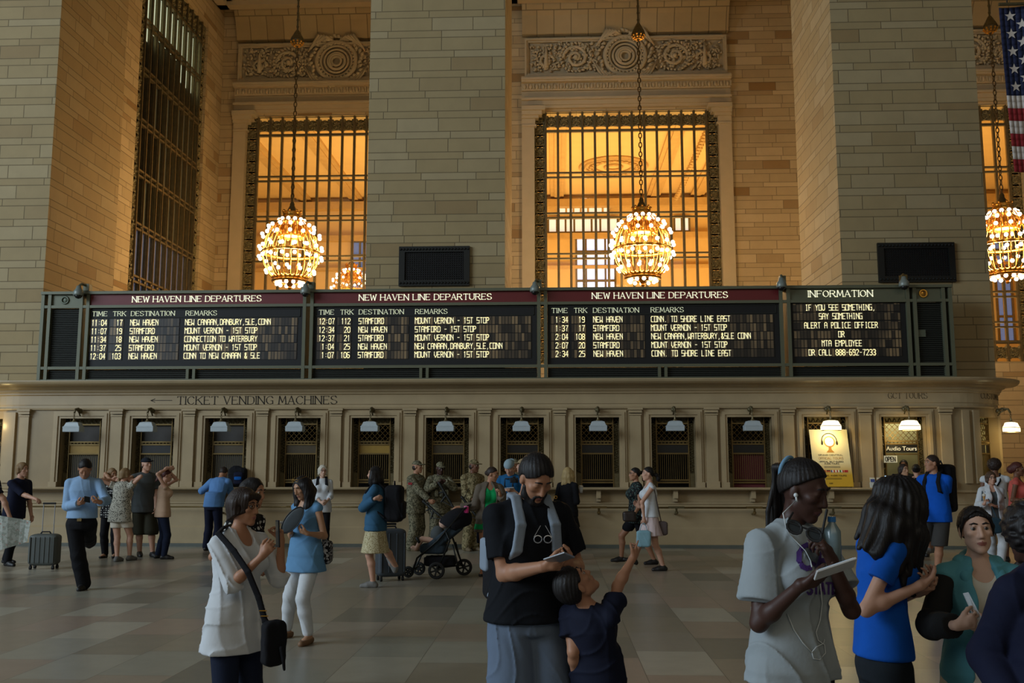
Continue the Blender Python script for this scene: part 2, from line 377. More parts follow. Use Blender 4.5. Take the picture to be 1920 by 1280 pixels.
# carved relief panels
def relief_panel(c, label, seed):
    rnd = random.Random(seed)
    root = thing('relief_panel', label, 'relief panel', (c, BY, 15.6), 'carved reliefs above the tall windows')
    hw, z0, z1 = 3.63, 15.62, 17.05; fw = .13
    f = MB(); y = BY-.1
    f.box(c-hw, c+hw, y, BY, z0, z1)
    for o_, yy, ww in ((0, .16, .07), (.07, .1, .06)):
        f.box(c-hw+o_, c+hw-o_, y-yy, y, z0+o_, z0+o_+ww); f.box(c-hw+o_, c+hw-o_, y-yy, y, z1-o_-ww, z1-o_)
        f.box(c-hw+o_, c-hw+o_+ww, y-yy, y, z0+o_+ww, z1-o_-ww); f.box(c+hw-o_-ww, c+hw-o_, y-yy, y, z0+o_+ww, z1-o_-ww)
    f.build('frame', RELIEF, root)
    md = MB(); zc = 16.36
    def ringv(r, rr, cx=c, cz=zc, n=40, dy=0, a0=0, a1=6.2832, el=1.0):
        pts = [(cx+r*math.cos(a0+(a1-a0)*i/n), y-.05-dy, cz+r*el*math.sin(a0+(a1-a0)*i/n)) for i in range(n+(0 if a1-a0 > 6.28 else 1))]
        md.tube(pts, rr, 6, closed=a1-a0 > 6.28)
    for r, rr in ((.72, .09), (.58, .05), (.44, .045), (.31, .06), (.17, .05)): ringv(r, rr, dy=.04)
    ringv(.25, .05, dy=.06, a0=.4, a1=4.2)
    for k in range(30):
        a = k/30*6.283; md.ball((c+.65*math.cos(a), y-.14, zc+.65*math.sin(a)), .05, 6)
    for k in range(40):                                          # wreath leaves round the rim
        a = k/40*6.283; r = .86+.06*math.sin(9*a)
        p = Vector((c+r*math.cos(a), y-.07, zc+r*math.sin(a))); q = p+Vector((math.cos(a+.9), -.3, math.sin(a+.9)))*.2
        md.tube([p, (p+q)/2+Vector((0, -.04, 0)), q], [.03, .075, .02], 5)
    for sx in (-1, 1):                                           # scroll horns and ribbons above and below
        for k in range(4):
            md.tube([(c+sx*(.1+.1*k), y-.1, zc+.74), (c+sx*(.35+.1*k), y-.2, zc+.9+.02*k), (c+sx*(.75+.1*k), y-.12, zc+.66-.1*k)], [.05, .07, .03], 6)
            md.tube([(c+sx*(.3+.1*k), y-.1, zc-.7), (c+sx*(.5+.12*k), y-.16, zc-.78), (c+sx*(.85+.1*k), y-.1, zc-.5+.1*k)], [.05, .06, .03], 6)
    md.build('medallion', RELIEF, root, smooth=True)
    for sx in (-1, 1):
        sm = MB()
        def spiral(cx, cz, r, turns, d, rr):
            n = int(22*turns)
            sm.tube([(cx+d*r*(1-i/n*.85)*math.cos(i/n*turns*6.283), y-.07, cz+r*(1-i/n*.85)*math.sin(i/n*turns*6.283)) for i in range(n+1)], rr, 6)
        spiral(c+sx*1.78, 16.33, .46, 1.7, sx, .065); spiral(c+sx*2.85, 16.2, .3, 1.3, -sx, .05)
        sm.ball((c+sx*1.78, y-.1, 16.33), .1, 8)
        for k in range(26):
            a = k/26*6.283; p = Vector((c+sx*1.78+.5*math.cos(a), y-.05, 16.33+.5*math.sin(a))); q = p+Vector((math.cos(a+1), -.2, math.sin(a+1)))*.16
            sm.tube([p, (p+q)/2+Vector((0, -.05, 0)), q], [.025, .06, .015], 5)
        for k in range(230):                                       # foliage and fruit filling the field
            x = c+sx*rnd.uniform(.95, 3.4); z = rnd.uniform(15.84, 16.88); a = rnd.uniform(0, 6.28); L = rnd.uniform(.1, .2)
            if k % 4 == 0: sm.ball((x, y-.04, z), rnd.uniform(.04, .08), 6)
            else: sm.tube([(x, y-.02, z), (x+L*.5*math.cos(a), y-.1, z+L*.5*math.sin(a)), (x+L*math.cos(a+.6), y-.03, z+L*math.sin(a+.6))], [.02, .05, .012], 5)
        sm.tube([(c+sx*2.85, y-.08, 15.95), (c+sx*2.85, y-.14, 16.5), (c+sx*2.85, y-.06, 16.85)], [.1, .05, .03], 6)
        sm.build('scrollwork', RELIEF, root, smooth=True)
    return root
relief_panel(BAYS[0], 'carved stone relief panel with round medallion, at the left above the first lit window', 3)
relief_panel(BAYS[1], 'carved stone relief panel with round medallion above the middle lit window', 4)
relief_panel(BAYS[2], 'carved stone relief panel at the far right, half hidden between pier and flag', 5)
# ---------------------------------------------------------------- bronze windows
BRONZE_S = mat('scroll_bronze', srgb(122, 112, 78), .6, .25, var=.3, scale=14, bump=.3)
GLASS = None
t = NT('window_glass'); t.n.remove(t.bsdf)
tr = t.N('BsdfTransparent'); gl = t.N('BsdfGlossy'); gl.inputs['Roughness'].default_value = .03; mx = t.N('MixShader'); mx.inputs[0].default_value = .05
tr.inputs[0].default_value = (.93, .95, .93, 1)
t.t.links.new(tr.outputs[0], mx.inputs[1]); t.t.links.new(gl.outputs[0], mx.inputs[2]); t.t.links.new(mx.outputs[0], t.n['Material Output'].inputs[0])
GLASS = t.m
def scroll_cell(mb, P, u0, u1, z0, z1):
    """one ornate openwork square; P(u, z, d) places it"""
    uc, zc, r = (u0+u1)/2, (z0+z1)/2, min(u1-u0, z1-z0)/2
    e = .02
    for a, b in (((u0, z0), (u1, z0)), ((u0, z1), (u1, z1)), ((u0, z0), (u0, z1)), ((u1, z0), (u1, z1))): mb.bar(P(*a, 0), P(*b, 0), .035, .05)
    for rr in (.82, .5): mb.tube([P(uc+rr*r*math.cos(a*.5236), zc+rr*r*math.sin(a*.5236), 0) for a in range(12)], .022, 5, closed=True)
    for k in range(8):
        a = k*.7854+.39; mb.tube([P(uc+.12*r*math.cos(a), zc+.12*r*math.sin(a), .01), P(uc+.45*r*math.cos(a+.5), zc+.45*r*math.sin(a+.5), .03), P(uc+.8*r*math.cos(a), zc+.8*r*math.sin(a), 0)], [.03, .045, .015], 4)
    for sx in (-1, 1):
        for sz in (-1, 1): mb.tube([P(uc+sx*.95*r, zc+sz*.6*r, 0), P(uc+sx*.75*r, zc+sz*.75*r, .02), P(uc+sx*.6*r, zc+sz*.95*r, 0)], .035, 4)
    mb.add([P(uc-.97*r, zc-.86*r, -.03), P(uc+.97*r, zc-.86*r, -.03), P(uc+.97*r, zc+.86*r, -.03), P(uc-.97*r, zc+.86*r, -.03)], [(0, 1, 2, 3)])
    for sx in (-1, 1):
        for sz in (-1, 1): mb.tube([P(uc+sx*r*(.72+.2*math.cos(q*1.05)), zc+sz*r*(.72+.2*math.sin(q*1.05)), .01) for q in range(6)], .022, 4, closed=True)
def tall_window(name, P, U, z0, z1, ncol, hz, bw, topb, botb, loc):
    """bronze grille window: scrollwork border, doubled mullions, glass"""
    root = structure_root(name, loc)
    b = MB(); nz = int(round((z1-z0)/(bw*1.05)))
    for sgn in (-1, 1):
        for k in range(nz):
            a, c_ = (U-bw, U) if sgn > 0 else (-U, -U+bw)
            scroll_cell(b, P, a, c_, z0+k*(z1-z0)/nz, z0+(k+1)*(z1-z0)/nz)
    cw = 2*(U-bw)/ncol
    for k in range(ncol):
        if topb: scroll_cell(b, P, -U+bw+k*cw, -U+bw+(k+1)*cw, z1-topb, z1)
        if botb: scroll_cell(b, P, -U+bw+k*cw, -U+bw+(k+1)*cw, z0, z0+botb)
    b.build('scroll_border', BRONZE_S, root)
    mu = MB()
    for k in range(ncol+1):
        u = -U+bw+k*cw
        mu.bar(P(u, z0, 0), P(u, z1, 0), .085, .1); mu.bar(P(u, z0, .07), P(u, z1, .07), .035, .05)
    mu.build('mullions', BRONZE, root)
    rl = MB()
    for z in hz:
        for d in (-.085, .085): rl.bar(P(-U+bw, z+d, .02), P(U-bw, z+d, .02), .06, .1, P(0, 0, 1)-P(0, 0, 0))
        for k in range(ncol+1): rl.ball(P(-U+bw+k*cw, z, .03), .06, 6)
    for z in ([z1-topb-.04] if topb else [])+([z0+botb+.04] if botb else []): rl.bar(P(-U+bw, z, .02), P(U-bw, z, .02), .09, .1, P(0, 0, 1)-P(0, 0, 0))
    rl.build('rails', BRONZE, root)
    gp = MB().quad(P(-U, z0, -.12), P(U, z0, -.12), P(U, z1, -.12), P(-U, z1, -.12))
    gp.build('glass', GLASS, root)
    return root
for i, c in enumerate(BAYS):
    P = lambda u, z, d, c=c: Vector((c+u, BY+.12-d, z))
    tall_window('window_%d' % (i+1), P, WH, WZ0, WZ1, 13, (12.02, 10.53, 9.05, 7.56, 6.5), .4, .66, .66, (c, BY, WZ0))
P = lambda u, z, d: Vector((EX-.12+d, 29.2+u, z))
tw = tall_window('window_4', P, 2.65, 3.0, 17.1, 10, (15.0, 13.45, 11.85, 10.28, 8.68, 7.1, 5.5), .42, .7, .5, (EX, 29.2, 3.0))
PANE_D = mat('dark_pane', srgb(38, 36, 32), .25, var=.5, scale=1.2)
PANE_T = mat('daylit_pane', srgb(200, 210, 190), .5, var=.1, emit=srgb(205, 215, 186), es=.8)
PANE_M = mat('dim_pane', srgb(90, 94, 84), .4, var=.4, scale=1.5, emit=srgb(150, 150, 120), es=.06)
PANE_B = mat('bluish_pane', srgb(90, 100, 130), .4, var=.5, scale=1.5, emit=srgb(120, 135, 180), es=.22)
pn = MB(); rnd = random.Random(5); rows = [3.0, 5.5, 7.1, 8.68, 10.28, 11.85, 13.45, 15.0, 16.4]; cw = 2*(2.65-.42)/10
for k in range(10):
    u0 = -2.23+k*cw
    for r in range(8):
        z0, z1 = rows[r], rows[r+1]
        if r == 7: mm = 1
        elif r == 6: mm = 0
        elif r <= 2: mm = 3
        else: mm = 2 if rnd.random() < .3 else 0
        a, b_ = u0+.03, u0+cw-.03
        pn.quad(P(a, z0, -.16), P(b_, z0, -.16), P(b_, z1, -.16), P(a, z1, -.16), mm)
        if r == 6 and k in (7, 8, 9): pn.quad(P(a, 14.4, -.15), P(b_, 14.4, -.15), P(b_, z1, -.15), P(a, z1, -.15), 1)
        if r == 6 and k in (0, 1): pn.quad(P(a, 14.6, -.15), P(b_, 14.6, -.15), P(b_, z1, -.15), P(a, z1, -.15), 1)
pn.quad(P(-2.65, 3, -.3), P(2.65, 3, -.3), P(2.65, 17.1, -.3), P(-2.65, 17.1, -.3), 0)
pn.build('lit_panes', [PANE_D, PANE_T, PANE_M, PANE_B], tw)
# ---------------------------------------------------------------- warm room beyond the windows
WARM = mat('warm_plaster', srgb(214, 184, 130), .8, var=.1, scale=1.5)
WARM_T = mat('warm_moulding', srgb(190, 158, 104), .8, var=.2, scale=3)
m = MB(); m.box(-20, 26, 50, 50.4, 0, 16.2); struct(m.build('wall_beyond', WARM))
m = MB(); m.box(-20, 26, BY+.5, 50.4, 16.0, 16.3); struct(m.build('ceiling_beyond', WARM))
m = MB(); m.box(-20.3, -20, BY+.5, 50, 0, 16); m.box(26, 26.3, BY+.5, 50, 0, 16); struct(m.build('wall_beyond_sides', WARM))
m = MB()
for x in (-13.4, -10.6, -7.8, -5.0, -2.4, .2, 5.3, 7.6, 10.3, 13.2, 16): m.box(x-.35, x+.35, BY+.5, 50, 15.86, 16); m.box(x-.15, x+.15, BY+.5, 50, 15.8, 15.86)
for yb in (39.5,): m.box(-20, 26, yb-.2, yb+.2, 15.92, 16)
for x in (-6.4, 6.45, 14.5):
    for k in range(40): m.ball((x, 34+k*.4, 15.6), .16, 6)
m.box(-20, 26, 49.5, 50, 15.3, 15.7); m.box(-20, 26, 49.7, 50, 13.6, 13.9); m.box(-20, 26, 49.7, 50, 12.0, 12.15)
trim(m, WARM_T)
m = MB()
for r in (1.6, 1.35, .9, .4): m.tube([(2.9+r*math.cos(a*.13), 45+r*math.sin(a*.13), 15.95) for a in range(48)], .07, 6, closed=True)
for a in range(24): m.ball((2.9+1.12*math.cos(a*.2618), 45+1.12*math.sin(a*.2618), 15.93), .11, 6)
trim(m, WARM_T)
GLOW_L = mat('pale_glow_pane', srgb(220, 220, 210), .5, var=.05, emit=srgb(236, 228, 214), es=.85)  # pale glow put into the pane itself
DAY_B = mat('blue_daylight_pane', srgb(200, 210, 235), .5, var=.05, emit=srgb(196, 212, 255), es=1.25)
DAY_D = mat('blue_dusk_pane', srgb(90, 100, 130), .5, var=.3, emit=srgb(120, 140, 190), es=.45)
def far_window(name, x0, x1, z0, z1, pm, arch=False, nb=4, nr=3, Y=49.96):
    root = structure_root(name, ((x0+x1)/2, 50, z0))
    p = MB()
    if arch:
        n = 16; cxx = (x0+x1)/2; rx = (x1-x0)/2; pts = [(x0, Y, z0), (x1, Y, z0)]+[(cxx+rx*math.cos(i/n*math.pi), Y, z0+(z1-z0)*(.35+.65*math.sin(i/n*math.pi))) for i in range(n+1)]
        p.add(pts, [tuple(range(len(pts)))])
    else: p.quad((x0, Y, z0), (x1, Y, z0), (x1, Y, z1), (x0, Y, z1))
    p.build('pane', pm, root)
    f = MB()
    for k in range(nb+1):
        x = x0+(x1-x0)*k/nb; zt = z1 if not arch else z0+(z1-z0)*(.35+.65*math.sqrt(max(0, 1-((x-(x0+x1)/2)/((x1-x0)/2))**2)))
        f.box(x-.05, x+.05, Y-.12, Y-.02, z0, zt)
    for k in range(nr+1):
        z = z0+(z1-z0)*k/nr
        if not arch or k == 0: f.box(x0, x1, Y-.14, Y-.03, z-.06, z+.06)
    f.build('frame', WARM_T if arch else BRONZE, root)
def X50(px): return at(px, 420, 49.96).x
far_window('window_5', X50(1048), X50(1144), 14.9, 15.85, GLOW_L, True, 7, 1)  # arched glow added for the hall lunettes mirrored in the window glass
far_window('window_6', X50(1028), X50(1158), 13.95, 14.75, GLOW_L, False, 8, 1)  # glowing band added below it, part of the same mirrored lunette
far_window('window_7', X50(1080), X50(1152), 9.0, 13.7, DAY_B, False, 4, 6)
far_window('window_8', X50(1264), X50(1292), 13.95, 14.75, GLOW_L, False, 2, 1)
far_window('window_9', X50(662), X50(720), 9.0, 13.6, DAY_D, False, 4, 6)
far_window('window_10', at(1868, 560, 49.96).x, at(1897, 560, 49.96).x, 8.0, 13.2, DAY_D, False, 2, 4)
lamp('hall_beyond_fill_left', 'AREA', (-7.5, 42, 5.0), 1600, (1.0, .6, .2), 9, 9, target=(-7.5, 42.01, 16))  # unseen up-lights added, one per bay, to warm the room beyond
lamp('hall_beyond_fill_middle', 'AREA', (3, 42, 5.0), 1900, (1.0, .6, .2), 9, 9, target=(3, 42.01, 16))
lamp('hall_beyond_fill_right', 'AREA', (14, 42, 5.0), 1600, (1.0, .6, .2), 9, 9, target=(14, 42.01, 16))
# ---------------------------------------------------------------- speaker grilles on the piers
def pier_grille(px0, py0, px1, py1, label):
    a = at(px0, py1, PY0); b = at(px1, py0, PY0); x0, x1, z0, z1 = a.x, b.x, a.z, b.z; Y = PY0
    r = thing('wall_grille', label, 'wall grille', ((x0+x1)/2, Y, z0), 'black grilles on the piers')
    f = MB(); w_ = .13
    f.box(x0, x1, Y-.07, Y, z0, z0+w_); f.box(x0, x1, Y-.07, Y, z1-w_, z1); f.box(x0, x0+w_, Y-.07, Y, z0+w_, z1-w_); f.box(x1-w_, x1, Y-.07, Y, z0+w_, z1-w_)
    n = 22
    for k in range(n):
        x = x0+(k+.5)*(x1-x0)/n; f.ball((x, Y-.075, z0+w_/2), .03, 6); f.ball((x, Y-.075, z1-w_/2), .03, 6)
    f.build('frame', BLACKM, r)
    g = MB(); g.box(x0+w_, x1-w_, Y-.015, Y, z0+w_, z1-w_)
    k = 0
    while x0+w_+k*.05 < x1-w_: g.bar((x0+w_+k*.05, Y-.03, z0+w_), (x0+w_+k*.05, Y-.03, z1-w_), .014, .014); k += 1
    k = 0
    while z0+w_+k*.05 < z1-w_: g.bar((x0+w_, Y-.03, z0+w_+k*.05), (x1-w_, Y-.03, z0+w_+k*.05), .014, .014); k += 1
    g.build('mesh', SIGNBLACK, r)
pier_grille(748, 462, 881, 537, 'black metal grille on the middle pier above the second departures board')
pier_grille(1647, 455, 1787, 530, 'black metal grille on the right pier above the information board')
# ================================================================ ticket booth
FY = 20.0
def arc_path(cx_, cy_, r, a0, a1, n):
    return [(cx_+r*math.sin(a), cy_-r*math.cos(a), math.sin(a), -math.cos(a)) for a in [math.radians(a0+(a1-a0)*i/n) for i in range(n+1)]]
XL, XR, RR = -11.4, 8.12, 1.38
def booth_path(i0=-90, i1=90):
    p = []
    if i0 < 0: p += arc_path(XL, FY+RR, RR, i0, 0, 14)
    if i1 > 0: p += arc_path(XR, FY+RR, RR, 0, i1, 14)
    return p
IN = -.28
base = [(IN, 0), (.07, 0), (.07, .07), (.035, .08), (.035, .38), (.0, .42), (.0, .86), (.02, .88), (.02, .91), (-.02, .93), (-.02, 1.1), (.03, 1.12), (.03, 1.16), (IN, 1.16)]
m = MB().sweep(booth_path(-85, 85), base); struct(m.build('wall_booth_base', MARBLE))
m = MB().sweep([(-11.55, FY, 0, -1), (7.95, FY, 0, -1)], [(IN, 1.16), (.1, 1.16), (.22, 1.165), (.3, 1.175), (.31, 1.2), (.3, 1.215), (IN, 1.215)])
for i in range(12):                                            # stone corbels under the shelf
    x = -10.03+1.559*i; m.box(x-.045, x+.045, FY-.2, FY, 1.0, 1.165); m.box(x-.045, x+.045, FY-.1, FY, .93, 1.0)
shelf = struct(m.build('trim_counter_shelf', MARBLE)); shelf.name = 'trim_%d' % ti; ti += 1
m = MB().sweep(booth_path(-85, 85), [(-.02, 0), (.085, 0), (.085, .065), (-.02, .065)]); o = struct(m.build('baseboard_booth', PLINTH))
ent = [(IN, 2.83), (.04, 2.83), (.05, 2.86), (.02, 2.87), (.02, 2.93), (.035, 2.935), (.035, 3.13), (.07, 3.15), (.07, 3.18), (.1, 3.2), (.11, 3.25), (.17, 3.27), (.2, 3.31), (.4, 3.33), (.44, 3.36), (.46, 3.4), (.46, 3.42), (IN, 3.42)]
struct(MB().sweep(booth_path(-85, 85), ent).build('wall_booth_entablature', MARBLE))
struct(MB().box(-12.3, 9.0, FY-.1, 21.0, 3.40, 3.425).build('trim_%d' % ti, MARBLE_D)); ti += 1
OW, OZ0, OZ1 = .45, 1.215, 2.65
WXS = [-10.03+1.559*i for i in range(12)]
m = MB(); edges = [XL]+[v for x in WXS for v in (x-OW, x+OW)]+[XR]
for i in range(0, len(edges), 2): m.box(edges[i], edges[i+1], FY, FY+.3, 1.16, 2.84)
for x in WXS: m.box(x-OW, x+OW, FY, FY+.3, OZ1, 2.84)
def arc_wall(mb, cx_, a0, a1, z0, z1, o_=0.0):
    mb.sweep(arc_path(cx_, FY+RR, RR, a0, a1, 6), [(IN, z0), (o_, z0), (o_, z1), (IN, z1)])
arc_wall(m, XR, 0, 25, 1.16, 2.84); arc_wall(m, XR, 61, 85, 1.16, 2.84); arc_wall(m, XR, 25, 61, OZ1, 2.84)
arc_wall(m, XL, -16, 0, 1.16, 2.84); arc_wall(m, XL, -85, -48, 1.16, 2.84); arc_wall(m, XL, -48, -16, OZ1, 2.84)
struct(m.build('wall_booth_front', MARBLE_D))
m = MB()
pil = [(-11.25, .2)]+[(WXS[i]+.78, .225) for i in range(11)]+[(7.95, .22)]
for x, w_ in pil:                                               # pilasters with bases and caps
    a = w_/2
    m.box(x-a, x+a, FY-.06, FY, 1.34, 2.72); m.box(x-a-.02, x+a+.02, FY-.1, FY, 1.216, 1.34)
    m.box(x-a-.015, x+a+.015, FY-.08, FY, 2.69, 2.72); m.box(x-a-.02, x+a+.02, FY-.09, FY, 2.74, 2.8); m.box(x-a-.04, x+a+.04, FY-.12, FY, 2.8, 2.845)
arc_wall(m, XR, 7, 13, 1.3, 2.78, .05); arc_wall(m, XR, 17, 23, 1.3, 2.78, .05)
arc_wall(m, XL, -13, -2, 1.3, 2.78, .05); arc_wall(m, XR, 65, 80, 1.3, 2.78, .05)
trim(m, MARBLE)
m = MB()
for x in WXS:                                                   # stepped surrounds
    for e0, e1, o_ in ((.0, .05, .02), (.05, .11, .045), (.11, .15, .025)):
        m.box(x-OW-e1, x-OW-e0, FY-o_, FY+.02, OZ0+.01, OZ1+e1); m.box(x+OW+e0, x+OW+e1, FY-o_, FY+.02, OZ0+.01, OZ1+e1); m.box(x-OW-e0, x+OW+e0, FY-o_, FY+.02, OZ1+e0, OZ1+e1)
    for sx in (-1, 1): m.box(x+sx*(OW+.08)-.085, x+sx*(OW+.08)+.085, FY-.07, FY, 1.216, 1.32)
trim(m, MARBLE)
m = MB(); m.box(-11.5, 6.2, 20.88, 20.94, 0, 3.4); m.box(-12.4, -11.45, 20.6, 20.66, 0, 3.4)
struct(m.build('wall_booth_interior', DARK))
INTERIOR_L = mat('booth_interior_lit', srgb(150, 150, 118), .8, var=.1)  # paler copy of the dark interior: lit and unlit are put into the colour
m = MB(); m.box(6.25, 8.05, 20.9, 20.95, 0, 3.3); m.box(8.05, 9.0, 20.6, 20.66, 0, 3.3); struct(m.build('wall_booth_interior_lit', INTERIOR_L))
# lettering cut in the frieze
INK = mat('cut_letters', srgb(34, 28, 20), .8, var=.1)
INK2 = mat('faint_cut_letters', srgb(92, 80, 60), .8, var=.1)
def fit(mb, txt, x0, x1, z, h, Y, **kw):
    wd = text_width(txt, h, 'serif'); lettering(mb, txt, x0, z, h, Y, 'serif', xs=(x1-x0)/wd, **kw)
bx = lambda px, py, Y=FY: at(px, py, Y)
m = MB(); z = bx(480, 758).z
fit(m, 'TICKET VENDING MACHINES', bx(334, 750).x, bx(636, 750).x, z+.005, .165, FY-.034, wt=.7)
fit(m, '<', bx(284, 750).x, bx(328, 750).x, z+.005, .165, FY-.034, wt=.8)
o = m.build('frieze_lettering', INK); tag(o, 'engraved dark sign lettering with arrow pointing left on booth frieze', 'sign')
m = MB(); z = bx(1700, 747).z
fit(m, 'GCT TOURS', bx(1664, 740).x, bx(1739, 740).x, z, .12, FY-.034, wt=.6)
o = m.build('frieze_lettering', INK2); tag(o, 'faint engraved lettering on booth frieze above the audio tours window', 'sign')
m = MB()
def on_arc(v):                                                  # bends flat letters round the corner
    a = (v.x-XR)/RR; r = RR+.034-(v.y-FY)
    return Vector((XR+r*math.sin(a), FY+RR-r*math.cos(a), v.z))
z = bx(1880, 746).z
lettering(m, 'CUSTOMER', XR+.64, z, .12, FY, 'serif', wt=.6, frame=on_arc)
o = m.build('frieze_lettering', INK2); tag(o, 'faint engraved lettering on rounded right corner of the booth', 'sign')
# brass foot rail with brackets
r = thing('brass_rail', 'thin brass rail on brackets running below the counter shelf', 'rail', (-1.5, 19.75, 0))
MB().tube([(-11.2, 19.76, .815), (7.9, 19.76, .815)], .018, 8).build('rail_bar', BRASS, r, smooth=True)
for i in range(12):
    x = WXS[i]; b = MB(); b.box(x-.16, x+.16, 19.735, 19.785, .8, .842); b.tube([(x, 19.76, .8), (x, 19.78, .7), (x, 20.0, .68)], .022, 6); b.ball((x, 19.77, .715), .04, 6)
    b.build('bracket', BRASS if i % 2 else BRONZE_D, r)
# ---------------------------------------------------------------- ticket windows
PLATE_Y = mat('yellow_name_plate', srgb(150, 118, 40), .5, var=.15)
PLATE_D = mat('dark_name_plate', srgb(24, 22, 20), .4, var=.2)
PLATE_B = mat('brown_name_plate', srgb(70, 58, 34), .5, var=.2)
SHADE = mat('grey_blind', srgb(62, 58, 54), .7, var=.15)
CURTAIN = mat('maroon_curtain', srgb(96, 34, 40), .8, var=.15)
WOVEN = mat('brass_lattice', srgb(110, 88, 48), .4, .75, var=.25, scale=10)
def ticket_window(fr, label, kind, plate):
    """fr(u, z, d): u across, z up, d out from the wall"""
    root = thing('ticket_window', label, 'ticket window', fr(0, OZ0, 0), 'brass ticket windows of the booth')
    D = -.2; zt = OZ1
    b = MB()
    for u0, u1 in ((-.45, -.33), (.33, .45)):
        b.add([fr(u, z, D-.02) for u, z in ((u0, OZ0), (u1, OZ0), (u1, zt), (u0, zt))], [(0, 1, 2, 3)])
        n = 11
        for k in range(n):
            z0 = OZ0+.3+(zt-OZ0-.42)*k/n; z1 = OZ0+.3+(zt-OZ0-.42)*(k+1)/n; uc = (u0+u1)/2; sg = 1 if k % 2 else -1
            b.tube([fr(uc-.045*sg, z0, D), fr(uc+.045*sg, (z0+z1)/2, D+.015), fr(uc-.04*sg, z1, D)], .012, 4); b.ball(fr(uc-.015*sg, (z0+z1)/2, D), .02, 6)
        b.bar(fr((u0+u1)/2, OZ0, D), fr((u0+u1)/2, OZ0+.28, D), .11, .05, fr(0, 0, 1)-fr(0, 0, 0))
    for k in range(9):
        u = -.4+.1*k; b.tube([fr(u-.04, zt-.1, D), fr(u, zt-.03, D+.01), fr(u+.04, zt-.1, D)], .012, 4)
    b.add([fr(u, z, D-.02) for u, z in ((-.45, zt-.12), (.45, zt-.12), (.45, zt), (-.45, zt))], [(0, 1, 2, 3)])
    b.build('scroll_frame', BRONZE_D, root)
    f = MB(); up = fr(0, 0, 1)-fr(0, 0, 0)
    for u in (-.33, .33): f.bar(fr(u, OZ0, D+.02), fr(u, zt, D+.02), .022, .03, up)
    for z in (zt-.125, 2.155, 2.1, 1.905) if kind != 'open' else (zt-.125, 2.155, 2.1, 1.89): f.bar(fr(-.34, z, D+.02), fr(.34, z, D+.02), .03, .022, up)
    for k in range(9): f.ball(fr(-.3+.075*k, 2.128, D+.02), .018, 6)
    if kind != 'open':
        for z in (1.31, 1.36): f.bar(fr(-.34, z, D+.02), fr(.34, z, D+.02), .03, .02, up)
    f.build('brass_rails', BRASS, root)
    if kind == 'shade':
        MB().add([fr(u, z, D-.03) for u, z in ((-.33, 2.15), (.33, 2.15), (.33, zt-.12), (-.33, zt-.12))], [(0, 1, 2, 3)]).build('blind', SHADE, root)
    else:
        l = MB(); n = 6; hh = (zt-.13-2.16)
        for k in range(-4, n+1):
            for sg in (1, -1):
                u0 = -.33+k*.11; pts = []
                for (uu, zz) in ((u0, 2.16), (u0+hh*.95, zt-.13)):
                    pts.append((uu, zz))
                (ua, za), (ub, zb) = pts; sl = (zb-za)/(ub-ua)
                if ua < -.33: za += (-.33-ua)*sl; ua = -.33
                if ub > .33: zb -= (ub-.33)*sl; ub = .33
                if ub-ua < .03: continue
                l.bar(fr(sg*ua, za, D+.005*sg), fr(sg*ub, zb, D+.005*sg), .01, .008, up)
        l.build('lattice', WOVEN, root)
    pm = {'y': PLATE_Y, 'd': PLATE_D, 'b': PLATE_B}[plate]
    pz = (1.92, 2.085)
    q = MB(); c = [fr(u, z, d) for d in (D-.02, D+.01) for u, z in ((-.32, pz[0]), (.32, pz[0]), (.32, pz[1]), (-.32, pz[1]))]
    q.add(c, [(0, 3, 2, 1), (4, 5, 6, 7), (0, 1, 5, 4), (1, 2, 6, 5), (2, 3, 7, 6), (3, 0, 4, 7)])
    pl = q.build('name_plate', pm, root)
    if kind != 'open':
        v = MB()
        for k in range(15): u = -.3+.6*k/14; v.bar(fr(u, 1.36, D), fr(u, 1.9, D), .009, .009, up)
        v.build('vertical_bars', BRASS if kind != 'shade' else BRONZE_D, root)
        if kind in ('shade', 'curtain'):
            MB().add([fr(u, z, D-.035) for u, z in ((-.33, OZ0), (.33, OZ0), (.33, 1.9), (-.33, 1.9))], [(0, 1, 2, 3)]).build('curtain', CURTAIN if kind == 'curtain' else SHADE, root)
    return root, pl
flat = lambda x: (lambda u, z, d: Vector((x+u, FY-d, z)))
TWL = ['ticket window behind the man texting in a pale blue shirt', 'ticket window behind the man in grey shirt and dark cap', 'ticket window with grey blind above the blue backpack on the counter',
 'barred ticket window behind the white-haired woman with a backpack', 'barred ticket window with bright yellow plate behind woman wearing denim jacket', 'barred ticket window behind the soldier with raised arms',
 'barred ticket window behind the men in caps near the green top woman', 'barred ticket window just right of the long haired blonde woman in black', 'barred ticket window behind the two women walking left together',
 'ticket window with maroon curtain behind its bars', 'lit ticket window behind the leaning tours poster', 'open lit ticket window with the clerk inside']
KIND = ['shade']*3+['bars']*6+['curtain', 'bars', 'open']
PL = 'ydbbyb'+'ddd'+'ddd'
for i, x in enumerate(WXS):
    tr_, pl = ticket_window(flat(x), TWL[i], KIND[i], PL[i])
    if i == 11:
        tx = bpy.data.curves.new('plate_text', 'FONT'); tx.body = 'Audio Tours'; tx.size = .12; tx.align_x = 'CENTER'; tx.extrude = .003
        to = bpy.data.objects.new('plate_text', tx); COL.objects.link(to); dg = bpy.context.evaluated_depsgraph_get()
        me = bpy.data.meshes.new_from_object(to.evaluated_get(dg)); bpy.data.objects.remove(to)
        wtx = mat('white_letters', srgb(235, 228, 205), .5, var=.03, emit=srgb(235, 228, 205), es=.3); me.materials.clear(); me.materials.append(wtx)
        lo = bpy.data.objects.new('plate_lettering', me); COL.objects.link(lo); lo.parent = pl; lo.rotation_euler = (math.pi/2, 0, 0); lo.location = Vector((x, FY+.185, 1.965))-rootpos(pl)
